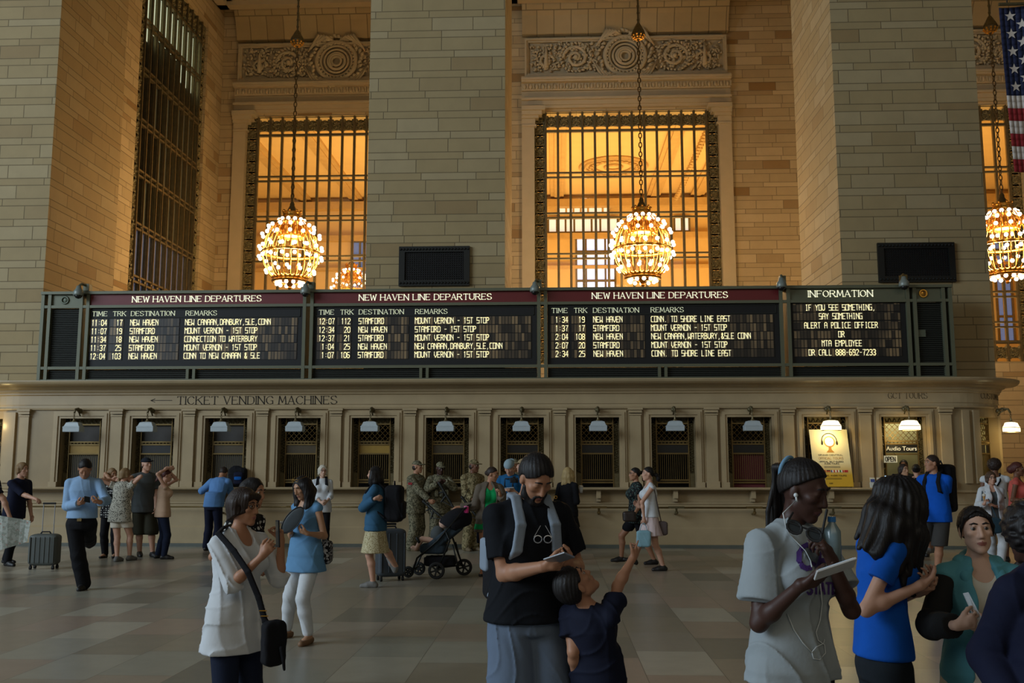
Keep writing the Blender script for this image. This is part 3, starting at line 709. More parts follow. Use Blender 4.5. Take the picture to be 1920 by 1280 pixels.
def arc_fr(cx_, am):
    def f(u, z, d):
        a = math.radians(am)+u*.69; r = RR+d
        return Vector((cx_+r*math.sin(a), FY+RR-r*math.cos(a), z))
    return f
ticket_window(arc_fr(XR, 43), 'lit curved ticket window at the rounded right corner of the booth', 'bars', 'd')
ticket_window(arc_fr(XL, -32), 'lit curved ticket window at the left edge behind fair haired traveller', 'bars', 'd')
# ---------------------------------------------------------------- lamps over the ticket windows
MILK = mat('milky_glass', srgb(176, 186, 190), .35, var=.08)
LITG = mat('lit_milky_glass', srgb(255, 240, 205), .4, var=.02, emit=srgb(255, 232, 176), es=2.6)
def window_lamp(x, y0, z, lit, label, dx_=0, nx=0.0, ny=-1.0):
    root = thing('window_lamp', label, 'lamp', (x, y0, z+.3), 'hanging lamps over the ticket windows')
    def fr(o_, u, zz): return Vector((x+dx_+nx*o_-ny*u, y0+ny*o_+nx*u, zz))
    b = MB(); zt = z+.36
    b.ball(fr(.04, 0, zt), .055, 8); b.tube([fr(.02, 0, zt), fr(.12, .0, zt+.05), fr(.24, 0, zt+.03), fr(.28, 0, zt-.05)], .022, 6)
    b.tube([fr(.03, 0, zt-.1), fr(.1, 0, zt-.02), fr(.2, 0, zt+.02)], .015, 6); b.ball(fr(.13, 0, zt+.03), .04, 6)
    b.build('bracket', BRONZE_D, root, smooth=True)
    c = MB()
    for k in range(4): c.tube([fr(.28+.016*math.cos(a*1.05)*(k % 2), .016*math.cos(a*1.05)*((k+1) % 2), zt-.07-.035*k+.022*math.sin(a*1.05)) for a in range(6)], .006, 4, closed=True)
    c.lathe([(.012, .1), (.016, .08), (.024, .04), (.045, .02), (.045, 0)], fr(.28, 0, z+.11), 10)
    c.build('chain', BRONZE, root)
    g = MB()
    sec = [(.17, .0), (.178, .01), (.178, .1), (.16, .112), (.128, .185), (.07, .2)]
    vs = []
    for rr, zz in sec:
        for sx, sy in ((-1, -.8), (1, -.8), (1, .8), (-1, .8)): vs.append(fr(.28+sy*rr*.8, sx*rr, z-.08+zz))
    fs = [(4*j+k, 4*j+(k+1) % 4, 4*j+4+(k+1) % 4, 4*j+4+k) for j in range(5) for k in range(4)]+[(3, 2, 1, 0), (20, 21, 22, 23)]
    g.add(vs, fs); g.build('shade', LITG if lit else MILK, root, bevel=.008)
    e = MB()
    for zz, rr in ((.0, .17), (.09, .176)):
        p = [fr(.28+sy*rr*.8, sx*rr, z-.08+zz) for sx, sy in ((-1, -.8), (1, -.8), (1, .8), (-1, .8))]
        for k in range(4): e.bar(p[k], p[(k+1) % 4], .012, .012)
    e.build('shade_rim', BRONZE if lit else MILK, root)
    if lit: lamp('window_lamp_bulb', 'POINT', fr(.28, 0, z-.16), 9, (1.0, .78, .36), .06)
    return root
for i, x in enumerate(WXS):
    lit = i >= 10
    who = ['above the man texting at left', 'behind the capped man in grey', 'above the man bent over the counter', 'above the white-haired woman', 'above the woman in denim jacket', 'above the soldiers',
           'above the man with bald spot cap group', 'right of the blonde woman in black', 'above the two walking women', 'above the maroon curtain', 'over the tours poster', 'over the open window with clerk'][i]
    if i == 6: who = 'above the men in caps'
    window_lamp(x, FY-.05, 2.44, lit, ('glowing milky glass lamp ' if lit else 'unlit milky glass lamp ')+who)
a = math.radians(46); window_lamp(XR+(RR+.04)*math.sin(a)+.02, FY+RR-(RR+.04)*math.cos(a), 2.42, True, 'glowing milky glass lamp on the rounded right corner', 0, math.sin(a), -math.cos(a))
lamp('left_corner_assumed_lamp', 'POINT', (-12.0, 19.75, 2.5), 7, (1.0, .74, .3), .06)  # lamp assumed from the lit corner window; no fixture is built
lamp('clerk_room_assumed_lamp', 'POINT', (7.2, 20.45, 2.95), 32, (1.0, .9, .62), .1)  # unseen lamp assumed, brightens the clerk's window; no fixture is built
# ================================================================ departures boards
YB = 20.12
xb = lambda px: at(px, 620, YB-.02).x
zb = lambda px, py: at(px, py, YB-.02).z
LETTER = mat('lit_white_letters', srgb(240, 238, 214), .5, var=.02, emit=srgb(240, 238, 205), es=.62)
FLAPTXT = mat('flap_letters', srgb(240, 232, 190), .5, var=.05, emit=srgb(246, 236, 186), es=.66)
HEADTXT = mat('heading_letters', srgb(214, 218, 190), .5, var=.03, emit=srgb(214, 218, 186), es=.45)
t = NT('flap_row'); g = t.N('NewGeometry'); s = t.N('SeparateXYZ'); t.put(s.inputs[0], g.outputs['Position'])
u = t.M('DIVIDE', s.outputs[0], .0695); c = t.M('FLOOR', u); fr_ = t.M('SUBTRACT', u, c)
gap = t.M('GREATER_THAN', t.M('ABSOLUTE', t.M('SUBTRACT', fr_, .5)), .38)
rn = t.white(t.xyz(c, t.M('FLOOR', t.M('MULTIPLY', s.outputs[2], 5.4)), 1.0)); rg = t.noise(.8, 2, g.outputs['Position'])
colr = t.ramp(t.M('MULTIPLY', rn, t.M('MULTIPLY', rg, 2.0)), [(0, srgb(20, 18, 18)), (.4, srgb(62, 52, 42)), (1, srgb(140, 116, 84))])
t.set(Base_Color=t.mix(gap, colr, srgb(8, 8, 8)), Roughness=.45); FLAP = t.m
fr0 = thing('board_frame', 'long green grey steel frame that holds the four departure boards', 'frame', (-1.4, YB, 3.425))
POSTS = [-11.08, -10.93, -10.23, -10.08, -5.34, -5.18, -.325, -.18, 4.755, 4.91, 7.37, 7.51, 8.1, 8.24]
for x in POSTS: MB().box(x-.035, x+.035, YB-.05, YB+.3, 3.425, 5.4).build('post', GREENSTEEL, fr0)
for zz, d in ((5.37, .08), (5.07, .044), (3.735, .044), (3.46, .044)):
    m = MB().box(-11.12, 8.28, YB-d, YB+.02, zz-.03, zz+.03)
    if zz > 5.3: m.box(-11.12, 8.28, YB-.02, YB+.3, zz-.03, zz+.04)
    m.build('rail', GREENSTEEL, fr0)
for x in (xb(355), xb(367), xb(790), xb(802), xb(1235), xb(1247)): MB().box(x-.03, x+.03, YB-.04, YB+.1, 3.45, 3.72).build('post', GREENSTEEL, fr0)
def louver_panel(root, name, x0, x1, z0, z1, horizontal=True):
    m = MB(); m.box(x0, x1, YB+.06, YB+.08, z0, z1); k = 0
    while z0+.02+k*.04 < z1: m.box(x0, x1, YB+.02, YB+.06, z0+.01+k*.04, z0+.026+k*.04); k += 1
    return m.build(name, LOUVER, root)
TIMES = [([' 11:04', ' 11:07', ' 11:34', ' 11:37', ' 12:04'], ['17', '19', '18', '25', '103'], ['NEW HAVEN', 'STAMFORD', 'NEW HAVEN', 'STAMFORD', 'NEW HAVEN'],
  ['NEW CANAAN,DANBURY,SLE,CONN', 'MOUNT VERNON - 1ST STOP', 'CONNECTION TO WATERBURY', 'MOUNT VERNON - 1ST STOP', 'CONN TO NEW CANAAN & SLE']),
 (['12:07', '12:34', '12:37', ' 1:04', ' 1:07'], ['112', '20', '21', '25', '106'], ['STAMFORD', 'NEW HAVEN', 'STAMFORD', 'NEW HAVEN', 'STAMFORD'],
  ['MOUNT VERNON - 1ST STOP', 'STAMFORD - 1ST STOP', 'MOUNT VERNON - 1ST STOP', 'NEW CANAAN,DANBURY,SLE,CONN', 'MOUNT VERNON - 1ST STOP']),
 ([' 1:34', ' 1:37', ' 2:04', ' 2:07', ' 2:34'], ['19', '17', '108', '20', '25'], ['NEW HAVEN', 'STAMFORD', 'NEW HAVEN', 'STAMFORD', 'NEW HAVEN'],
  ['CONN. TO SHORE LINE EAST', 'MOUNT VERNON - 1ST STOP', 'NEW CANAAN,WATERBURY,&SLE CONN', 'MOUNT VERNON - 1ST STOP', 'CONN. TO SHORE LINE EAST'])]
BOARDS = [(-10.04, -5.38, 'leftmost departures board under the red header, first train 11:04', (245, 490), ((169.5, 200), (209, 235), (243, 327), (346, 406)), 365),
 (-5.14, -.365, 'middle departures board between the other two, first train 12:07', (672, 924), ((596.5, 626.6), (637, 663), (672, 758), (778, 840)), 795),
 (-.14, 4.715, 'right departures board beside the information board, first train 1:34', (1111, 1369), ((1034.6, 1066.6), (1077, 1103), (1113, 1201), (1221.6, 1285)), 1240)]
ROWZ = [4.66, 4.475, 4.295, 4.112, 3.932]
MONO, XS, CH = 5.6, .63, .118
def row_text(mb, txt, x, z, Y, mi=0): lettering(mb, txt, x, z, CH, Y, 'board', mono=MONO, xs=XS, wt=.72, depth=.004, m=mi)
def board(x0, x1, label, title, heads, pc, data):
    root = thing('departures_board', label, 'departures board', ((x0+x1)/2, YB, 3.49), 'departures boards')
    hp = MB().box(x0, x1, YB-.01, YB+.05, 5.1, 5.34).build('header_panel', RED, root)
    m = MB(); fit(m, 'NEW HAVEN LINE DEPARTURES', xb(title[0]), xb(title[1]), 5.165, .122, YB-.011, wt=.95); m.build('title_lettering', LETTER, hp)
    m = MB().box(x0, x1, YB+.02, YB+.1, 3.77, 5.04); dp = m.build('display_panel', SIGNBLACK, root)
    m = MB(); hb = (4.825, 5.01)
    for a_, b_, c_, d_ in ((x0+.03, x1-.06, hb[0], hb[0]+.012), (x0+.03, x1-.06, hb[1]-.012, hb[1]), (x0+.03, x0+.042, *hb), (x1-.072, x1-.06, *hb)): m.box(a_, b_, YB+.005, YB+.03, c_, d_)
    m.build('heading_border', LOUVER, dp)
    m = MB()
    for w_, (p0, p1) in zip(('TIME', 'TRK', 'DESTINATION', 'REMARKS'), heads): fit(m, w_, xb(p0), xb(p1), 4.87, .098, YB+.019, wt=.85)
    m.build('heading_lettering', HEADTXT, dp)
    hx = [xb(h[0]) for h in heads]
    for k in range(5):
        z = ROWZ[k]; Y = YB+.007; tm = data[0][k].strip(); tk = data[1][k]
        for nm, a_, b_, tx_, x_ in (('time_flaps', hx[0]-.03, hx[0]+.36, tm, hx[0]+.36-.0695*len(tm)), ('track_flaps', hx[1]-.06, hx[1]+.24, tk, hx[1]+.235-.0695*len(tk)), ('destination_flaps', hx[2]-.02, hx[2]+1.07, data[2][k], hx[2]), ('remarks_flaps', hx[3]-.02, x1-.12, data[3][k], hx[3])):
            m = MB().box(a_, b_, YB+.008, YB+.03, z-.025, z+.142); row_text(m, tx_, x_, z, Y, 1); m.build(nm, [FLAP, FLAPTXT], root)
    louver_panel(root, 'louver_panel', x0, x1, 3.49, 3.705)
for b, d in zip(BOARDS, TIMES): board(*b, d)
x0, x1 = 4.95, 7.33
root = thing('information_board', 'information board with police notice, right of the departures boards', 'information board', ((x0+x1)/2, YB, 3.49))
hp = MB().box(x0, x1, YB-.01, YB+.05, 5.1, 5.34).build('header_panel', GREENSTEEL, root)
m = MB(); fit(m, 'INFORMATION', xb(1518.7), xb(1643), 5.165, .13, YB-.011, wt=.95); m.build('title_lettering', LETTER, hp)
MB().box(x0, x1, YB+.02, YB+.1, 3.77, 5.04).build('display_panel', SIGNBLACK, root)
for k, tx in enumerate(('IF YOU SEE SOMETHING,', 'SAY SOMETHING', 'ALERT A POLICE OFFICER', 'OR', 'MTA EMPLOYEE', 'OR CALL 888-692-7233')):
    z = zb(1580, (575.7, 592, 609, 626, 642.9, 660)[k])-.06
    m = MB().box(x0+.05, x1-.12, YB+.008, YB+.03, z-.025, z+.142); row_text(m, tx, xb(1579)-.0695*len(tx)/2, z, YB+.007, 1); m.build('message_flaps', [FLAP, FLAPTXT], root)
louver_panel(root, 'louver_panel', x0, x1, 3.49, 3.705)
SEAL = mat('grey_seal', srgb(92, 98, 82), .5, .3, var=.2, scale=30)
for x0, x1, lab, px, mt_ in ((-10.9, -10.26, 'louvred end cabinet with grey round seal at board left end', 118, SEAL), (7.55, 8.06, 'mesh end cabinet with gold round seal right of information board', 1735, GOLD)):
    root = thing('end_cabinet', lab, 'cabinet', ((x0+x1)/2, YB, 3.49), 'end cabinets of the board frame')
    MB().box(x0, x1, YB, YB+.05, 5.1, 5.34).build('header_panel', GREENSTEEL, root)
    louver_panel(root, 'louver_panel', x0, x1, 3.77, 5.04); louver_panel(root, 'lower_louver', x0, x1, 3.49, 3.705)
    x = xb(px); m = MB()
    m.tube([(x+.075*math.cos(a*.3927), YB-.012, 5.22+.075*math.sin(a*.3927)) for a in range(16)], .02, 6, closed=True); m.ball((x, YB-.002, 5.22), .05, 8, sq=(1, .3, 1))
    m.build('round_seal', mt_, root)
    if mt_ is GOLD:
        MB().box(xb(1714), xb(1736), YB-.005, YB+.02, zb(1725, 631), zb(1725, 618)).build('sticker', SEAL, root)
# security cameras along the top of the board
CAMG = mat('camera_housing', srgb(126, 134, 128), .4, .2, var=.1); SMOKE = mat('smoked_dome', srgb(20, 22, 24), .15, var=.1)
for px, lab, zo in ((150, 'leftmost security camera on top of the board, beside the left end cabinet', 0), (575, 'security camera on the board between the first two red headers', 0), (1005, 'security camera on the board left of the third red header', 0),
                (1467, 'security camera on the board left of the information header', .05), (1697, 'security camera on the board right of the information header', .05)):
    x = at(px, 545, YB-.2).x; z = 5.33+zo
    root = thing('security_camera', lab, 'security camera', (x, YB-.1, z), 'cameras on top of the board')
    m = MB(); m.box(x-.01, x+.12, YB-.06, YB+.1, z+.08, z+.24); m.tube([(x+.05, YB-.02, z+.2), (x, YB-.14, z+.22), (x-.02, YB-.22, z+.15)], .03, 8); m.build('bracket', GREENSTEEL if px != 1697 else BRASS, root, bevel=.01)
    MB().lathe([(.0, .17), (.045, .16), (.06, .1), (.1, .05), (.11, -.03), (.1, -.05), (0, -.05)], (x-.02, YB-.22, z), 16).build('housing', CAMG, root, smooth=True)
    MB().lathe([(.0, -.12), (.05, -.105), (.075, -.075), (.085, -.045), (0, -.045)], (x-.02, YB-.22, z), 14).build('dome', SMOKE, root, smooth=True)
# ================================================================ chandeliers
BULB = mat('chandelier_bulb', srgb(255, 240, 220), .4, var=.01, emit=(1.0, .83, .6, 1), es=5.0)
GILT = mat('chandelier_gilt', srgb(220, 160, 70), .25, .9, var=.2, scale=8, emit=srgb(220, 140, 40), es=.0)
CHAIN = mat('chain_bronze', srgb(96, 82, 56), .4, .7, var=.3)
PROF = [(.30, 2.12), (.45, 2.0), (.62, 1.78), (.76, 1.5), (.83, 1.2), (.84, .98), (.78, .68), (.62, .4), (.46, .24)]
def chandelier(loc, label):
    root = thing('chandelier', label, 'chandelier', loc, 'globe chandeliers')
    L = Vector(loc); O = (0, 0, 0)
    m = MB()
    for k in range(24):
        a = k/24*6.2832; m.tube([(r*math.cos(a), r*math.sin(a), z) for r, z in PROF], .016, 6)
    m.build('ribs', GILT, root, smooth=True, org=O)
    m = MB()
    for r, z, rr in ((.84, 1.06, .045), (.47, .27, .06), (.5, .2, .05)): m.tube([(r*math.cos(a*.19635), r*math.sin(a*.19635), z) for a in range(32)], rr, 6, closed=True)
    for k in range(24):
        a = k*.2618; m.ball((.5*math.cos(a), .5*math.sin(a), .3), .05, 6)
    m.build('rings', GILT, root, smooth=True, org=O)
    m = MB().lathe([(.05, 2.2), (.2, 2.16), (.26, 2.12), (.3, 1.95), (.36, 1.75), (.4, 1.6), (.38, 1.54), (.2, 1.52), (.05, 1.52)], O, 20)
    for k in range(12):
        a = k*.5236; m.ball((.39*math.cos(a), .39*math.sin(a), 1.56), .05, 6); m.tube([(.3*math.cos(a), .3*math.sin(a), 1.95), (.5*math.cos(a), .5*math.sin(a), 1.8), (.42*math.cos(a), .42*math.sin(a), 1.58)], .02, 5)
    m.build('inner_tier', GILT, root, smooth=True, org=O)
    m = MB().lathe([(.0, .02), (.07, .05), (.1, .12), (.3, .18), (.46, .2), (.46, .24), (.05, .26)], O, 20); m.ball((0, 0, 0), .06, 8); m.build('bottom_bowl', GILT, root, smooth=True, org=O)
    m = MB().lathe([(.27, 2.12), (.29, 2.2), (.25, 2.24), (.28, 2.27), (.28, 2.31), (.2, 2.33), (.15, 2.35)], O, 20)
    for k in range(8): m.ball((.27*math.cos(k*.7854), .27*math.sin(k*.7854), 2.34), .04, 6)
    m.build('crown', GILT, root, smooth=True, org=O)
    MB().lathe([(.16, 2.33), (.12, 2.42), (.07, 2.52), (.07, 2.58), (.03, 2.66)], O, 14).build('canopy', BRONZE_D, root, smooth=True, org=O)
    m = MB(); z = 2.68; k = 0; ztop = 7.8
    while z < ztop:
        m.tube([((.045*math.cos(a*.7854) if k % 2 else 0), (0 if k % 2 else .045*math.cos(a*.7854)), z+.09*math.sin(a*.7854)) for a in range(8)], .016, 4, closed=True); z += .145; k += 1
    m.build('chain', CHAIN, root, org=O)
    m = MB(); m.tube([(0, 0, ztop-.1), (0, 0, 11.6)], .03, 6); z = ztop
    while z < 11.5: m.ball((0, 0, z), .05, 6); z += .22
    m.build('rod', BRONZE_D, root, org=O)
    m = MB().ball((0, 0, 7.8), .2, 14); m.lathe([(.05, .32), (.09, .25), (.2, .02), (.21, -.02)], (0, 0, 7.8), 14); b_ = m.build('ball_joint', BRONZE_D, root, smooth=True, org=O)
    m = MB()
    for r_, z_ in ((.19, -.08), (.15, -.14), (.08, -.18)):
        for k in range(10): m.ball((r_*math.cos(k*.628), r_*math.sin(k*.628), 7.8+z_), .035, 6)
    m.build('gilt_studs', GOLD, b_, org=O)
    bm_ = MB().ball((0, 0, 0), .06, 10); first = None
    for z_, r_, n_ in ((2.05, .38, 12), (1.84, .68, 14), (1.58, .86, 14), (1.2, .93, 16), (.9, .93, 16), (.48, .72, 14), (.12, .4, 12)):
        for k in range(n_):
            a = (k+.5*(int(z_*100) % 2))/n_*6.2832
            if first is None: first = bm_.build('bulb', BULB, root, smooth=True, org=O); b1 = first
            else: b1 = first.copy(); COL.objects.link(b1)
            b1.parent = root; b1.location = (r_*math.cos(a), r_*math.sin(a), z_)
    lamp('chandelier_light', 'POINT', L+Vector((0, 0, 1.1)), 900, (1.0, .66, .3), .6)
    return root
CZ = 6.95
ch0 = chandelier((BAYS[0], 28, CZ), 'glowing globe chandelier hanging before the left lit window')
for c, lab in ((BAYS[1], 'glowing globe chandelier hanging before the middle lit window'), (BAYS[2], 'glowing globe chandelier at the right edge under the flag')):
    d = dup(ch0, (c, 28, CZ)); d['label'] = lab; lamp('chandelier_light', 'POINT', (c, 28, CZ+1.1), 900, (1.0, .66, .3), .6)
p = at(657, 588, 44); d = dup(ch0, (p.x, 44, p.z)); d['label'] = 'distant chandelier seen through the left lit window'
# ================================================================ flag
FLY = 17.0; p0 = at(1878, 10, FLY); p1 = at(1907, 322, FLY); fz1, fz0 = p0.z, p1.z; FHt = fz1-fz0; FW = FHt*1.9
root = thing('flag', 'large American flag hanging from above at the right edge', 'flag', (p0.x+FW/2, FLY, fz0))
fp = lambda u, v: Vector((p0.x+u+.03*(1-v), FLY+.1*math.sin(u*2.2+v*1.5)+.05*math.sin(u*5), fz0+v*FHt+.03*math.sin(u*3)))
m = MB(); nu, nv = 60, 26
for i in range(nu):
    for jj in range(nv):
        st = 12-int(jj/2); canton = st < 7 and i < nu*.4
        m.quad(fp(FW*i/nu, jj/nv), fp(FW*(i+1)/nu, jj/nv), fp(FW*(i+1)/nu, (jj+1)/nv), fp(FW*i/nu, (jj+1)/nv), 2 if canton else (0 if st % 2 == 0 else 1))
F_R = mat('flag_red', srgb(150, 34, 40), .8, var=.1); F_W = mat('flag_white', srgb(214, 204, 196), .8, var=.06); F_B = mat('flag_blue', srgb(24, 32, 66), .8, var=.15)
cl = m.build('cloth', [F_R, F_W, F_B], root, smooth=True)
so = cl.modifiers.new('solid', 'SOLIDIFY'); so.thickness = .01
st = MB(); sw = FW*.4; sh = FHt*7/13
for r in range(9):
    for k in range(6 if r % 2 == 0 else 5):
        u = sw*(k*2+(1 if r % 2 == 0 else 2))/12; v = 1-(r+1)*sh/10/FHt; R_ = .075*FHt/2.7*1.25
        pts = [fp(u+(R_ if a % 2 == 0 else R_*.4)*math.sin(a*.62832), v+(R_ if a % 2 == 0 else R_*.4)*math.cos(a*.62832)/FHt)+Vector((0, -.012, 0)) for a in range(10)]
        st.add(pts, [tuple(range(9, -1, -1))])
st.build('stars', F_W, root)
m = MB().tube([(p0.x-.05, FLY, fz1+.02), (p0.x+FW+.05, FLY, fz1+.02)], .03, 8); m.build('rod', BRONZE_D, root)
m = MB()
for x in (p0.x+.1, p0.x+FW-.1): m.tube([(x, FLY, fz1), (x, FLY, 24)], .012, 5)
m.build('hanging_cable', BLACKM, root)
# ================================================================ things on the counter
SZ = 1.217
def local_box(fr, mb, x0, x1, y0, y1, z0, z1, m=0):
    vs = [fr(Vector((x, y, z))) for z in (z0, z1) for y in (y0, y1) for x in (x0, x1)]
    return mb.add(vs, [(0, 2, 3, 1), (4, 5, 7, 6), (0, 1, 5, 4), (2, 6, 7, 3), (0, 4, 6, 2), (1, 3, 7, 5)], m)
# leaning tours poster
pb = at(1565, 917, 19.78); PW, PH = .76, 1.16; lean = math.radians(7); roll = math.radians(2.5)
def pf(v): # v: x across, z up the sheet, y out of the sheet (towards the viewer is -)
    x, z = v.x*math.cos(roll)+v.z*math.sin(-roll), v.z*math.cos(roll)
    return Vector((pb.x+x, 19.77+z*math.sin(lean)+v.y*math.cos(lean), SZ+.018+z*math.cos(lean)-v.y*math.sin(lean)*.0+v.x*math.sin(roll)*0))
root = thing('poster', 'large cream and yellow tours poster leaning on the counter', 'poster', (pb.x, 19.77, SZ))
PAPER = NT('poster_paper'); gg = PAPER.N('NewGeometry'); ss = PAPER.N('SeparateXYZ'); PAPER.put(ss.inputs[0], gg.outputs['Position'])
mr = PAPER.N('MapRange'); PAPER.put(mr.inputs[0], ss.outputs[2]); mr.inputs[1].default_value = SZ+.25; mr.inputs[2].default_value = SZ+.5
PAPER.set(Base_Color=PAPER.mix(mr.outputs[0], srgb(206, 164, 40), srgb(226, 214, 170)), Roughness=.6)
m = MB(); local_box(pf, m, -PW/2, PW/2, 0, .012, 0, PH); m.build('board', PAPER.m, root)
PF_ = lambda v: pf(Vector((v.x, v.y, v.z)))
INKB = mat('poster_ink', srgb(40, 34, 26), .7, var=.05); INKG = mat('poster_gold', srgb(170, 120, 50), .6, var=.05); INKW = mat('poster_white', srgb(236, 234, 224), .6, var=.03); INKBL = mat('poster_blue', srgb(50, 70, 140), .6, var=.05); INKR = mat('poster_red', srgb(176, 40, 40), .6, var=.05); INKGR = mat('poster_green', srgb(40, 120, 60), .6, var=.05)
m = MB()
for txt, z, h, wd in (('GRAND CENTRAL', .625, .028, .5), ('OFFICIAL SELF-GUIDED', .49, .028, .48), ('AUDIO TOURS', .45, .028, .3), ('OFFICIAL AUDIO TOURS', .21, .028, .54)):
    lettering(m, txt, -wd/2, z, h, -.001, 'plain', xs=wd/text_width(txt, h, 'plain'), wt=.9, depth=.002, frame=PF_)
for z in (.405, .385, .17, .15): local_box(pf, m, -.16, .16, -.002, 0, z, z+.006)
lettering(m, 'AUDIO', -.1, .06, .02, -.001, 'plain', wt=.8, depth=.002, frame=PF_)
m.build('print_dark', INKB, root)
m = MB(); lettering(m, 'OFFICIAL TOURS', -.25, .55, .045, -.001, 'plain', xs=.5/text_width('OFFICIAL TOURS', .045, 'plain'), wt=.6, depth=.002, frame=PF_)
m.add([pf(Vector((x, -.002, z))) for x, z in ((-.08, .69), (.08, .69), (.03, .75), (.025, .82), (-.025, .82), (-.03, .75))], [(0, 1, 2, 3, 4, 5)])
m.add([pf(Vector((.115*math.cos(a*.314), -.002, .91+.115*math.sin(a*.314)))) for a in range(20)], [tuple(range(20))]); m.build('print_gold', INKG, root)
m = MB(); m.add([pf(Vector((.09*math.cos(a*.314), -.004, .91+.09*math.sin(a*.314)))) for a in range(20)], [tuple(range(20))])
local_box(pf, m, -.3, -.17, -.003, 0, .04, .15); m.build('clock_face', INKW, root)
m = MB(); m.tube([pf(Vector((.15*math.cos(a*.165-.4), -.006, .92+.16*math.sin(a*.165-.4)))) for a in range(24)], .01, 5); 
for sx in (-1, 1): m.ball(pf(Vector((sx*.145, -.01, .89))), .04, 8, sq=(.5, .4, 1.2))
m.add([pf(Vector(v)) for v in ((-.005, -.006, .91), (.05, -.006, .925), (.05, -.006, .932), (0, -.006, .918))], [(0, 1, 2, 3)]); m.build('headphones', INKB, root)
fl_c = [(INKR, INKW, INKBL), (INKR, INKG, INKR), (INKB, INKR, INKG), (INKBL, INKW, INKR), (INKW, INKR, INKW), (INKGR, INKW, INKR), (INKR, INKR, INKR)]
allm = [INKR, INKW, INKBL, INKG, INKB, INKGR]; m = MB()
for k, tri in enumerate(fl_c):
    for jx, mm in enumerate(tri):
        x0 = -.3+k*.088; a_ = (x0+jx*.025, x0+.025+jx*.025); zz = (.29, .335)
        if k in (1, 2): a_ = (x0, x0+.075); zz = (.29+.015*(2-jx), .305+.015*(2-jx))
        local_box(pf, m, a_[0], a_[1], -.003, 0, zz[0], zz[1], allm.index(mm))
m.build('flag_row', allm, root)
m = MB(); m.add([pf(Vector(v)) for v in ((-.29, -.005, .06), (-.18, -.005, .06), (-.2, -.005, .11), (-.235, -.005, .125), (-.27, -.005, .11))], [(0, 1, 2, 3, 4)]); m.build('logo', INKBL, root)
# OPEN sign, tablet, brochure holders
a = at(1658, 867, 19.92); b = at(1682, 854, 19.92)
root = thing('open_sign', 'small white OPEN sign hanging at the open ticket window', 'sign', ((a.x+b.x)/2, 19.92, a.z))
m = MB().box(a.x, b.x, 19.92, 19.93, a.z, b.z); m.build('plate', mat('sign_white', srgb(226, 224, 206), .5, var=.03), root)
m = MB(); lettering(m, 'OPEN', a.x+.025, a.z+.025, b.z-a.z-.05, 19.919, 'plain', xs=(b.x-a.x-.05)/text_width('OPEN', b.z-a.z-.05, 'plain'), wt=.9, depth=.002); m.build('letters', INKB, root)
m = MB(); m.tube([(a.x+.03, 19.925, b.z), (a.x+.1, 19.96, b.z+.3)], .004, 4); m.tube([(b.x-.03, 19.925, b.z), (a.x+.1, 19.96, b.z+.3)], .004, 4); m.build('string', BLACKM, root)
a = at(1672, 914, 19.78)
root = thing('tablet', 'glowing tablet on a black stand upon the counter', 'tablet', (a.x, 19.8, SZ))
tf = lambda v: Vector((a.x+v.x, 19.8+v.z*.35+v.y, SZ+.06+v.z*.93))
m = MB(); local_box(tf, m, -.11, .11, 0, .012, -.01, .2); m.build('body', SIGNBLACK, root)
SC = [mat('screen_%d' % k, c, .4, var=.02, emit=c, es=.9) for k, c in enumerate((srgb(170, 205, 240), srgb(60, 170, 160), srgb(236, 236, 240), srgb(150, 50, 80)))]
m = MB()
for k, (u0, u1, mm) in enumerate(((-.1, -.05, 0), (-.05, -.01, 1), (-.01, .03, 2), (.03, .06, 0), (.06, .08, 3), (.08, .1, 0))): local_box(tf, m, u0, u1, -.003, 0, .0, .19, mm)
m.build('screen', SC, root)
m = MB(); m.box(a.x-.06, a.x+.06, 19.76, 19.94, SZ, SZ+.012); m.box(a.x-.02, a.x+.02, 19.87, 19.9, SZ+.012, SZ+.16); m.build('stand', BLACKM, root)
CLEAR = mat('brochure_paper', srgb(196, 196, 182), .4, var=.2, scale=20)
for px, lab in ((1638, 'clear brochure holder left of the tablet, nearer the poster'), (1651, 'clear brochure holder directly beside the tablet')):
    a = at(px, 914, 19.8); root = thing('brochure_holder', lab, 'brochure holder', (a.x, 19.8, SZ), 'brochure holders on the counter')
    m = MB(); bf = lambda v, a=a: Vector((a.x+v.x, 19.8+v.y+v.z*.2, SZ+v.z)); local_box(bf, m, -.055, .055, 0, .05, 0, .1); m.build('holder', MILK, root)
    m = MB(); local_box(bf, m, -.048, .048, .012, .04, .02, .2); local_box(bf, m, -.04, .04, .005, .012, .11, .17, 1); m.build('leaflets', [CLEAR, INKR if px == 1651 else INKBL], root)
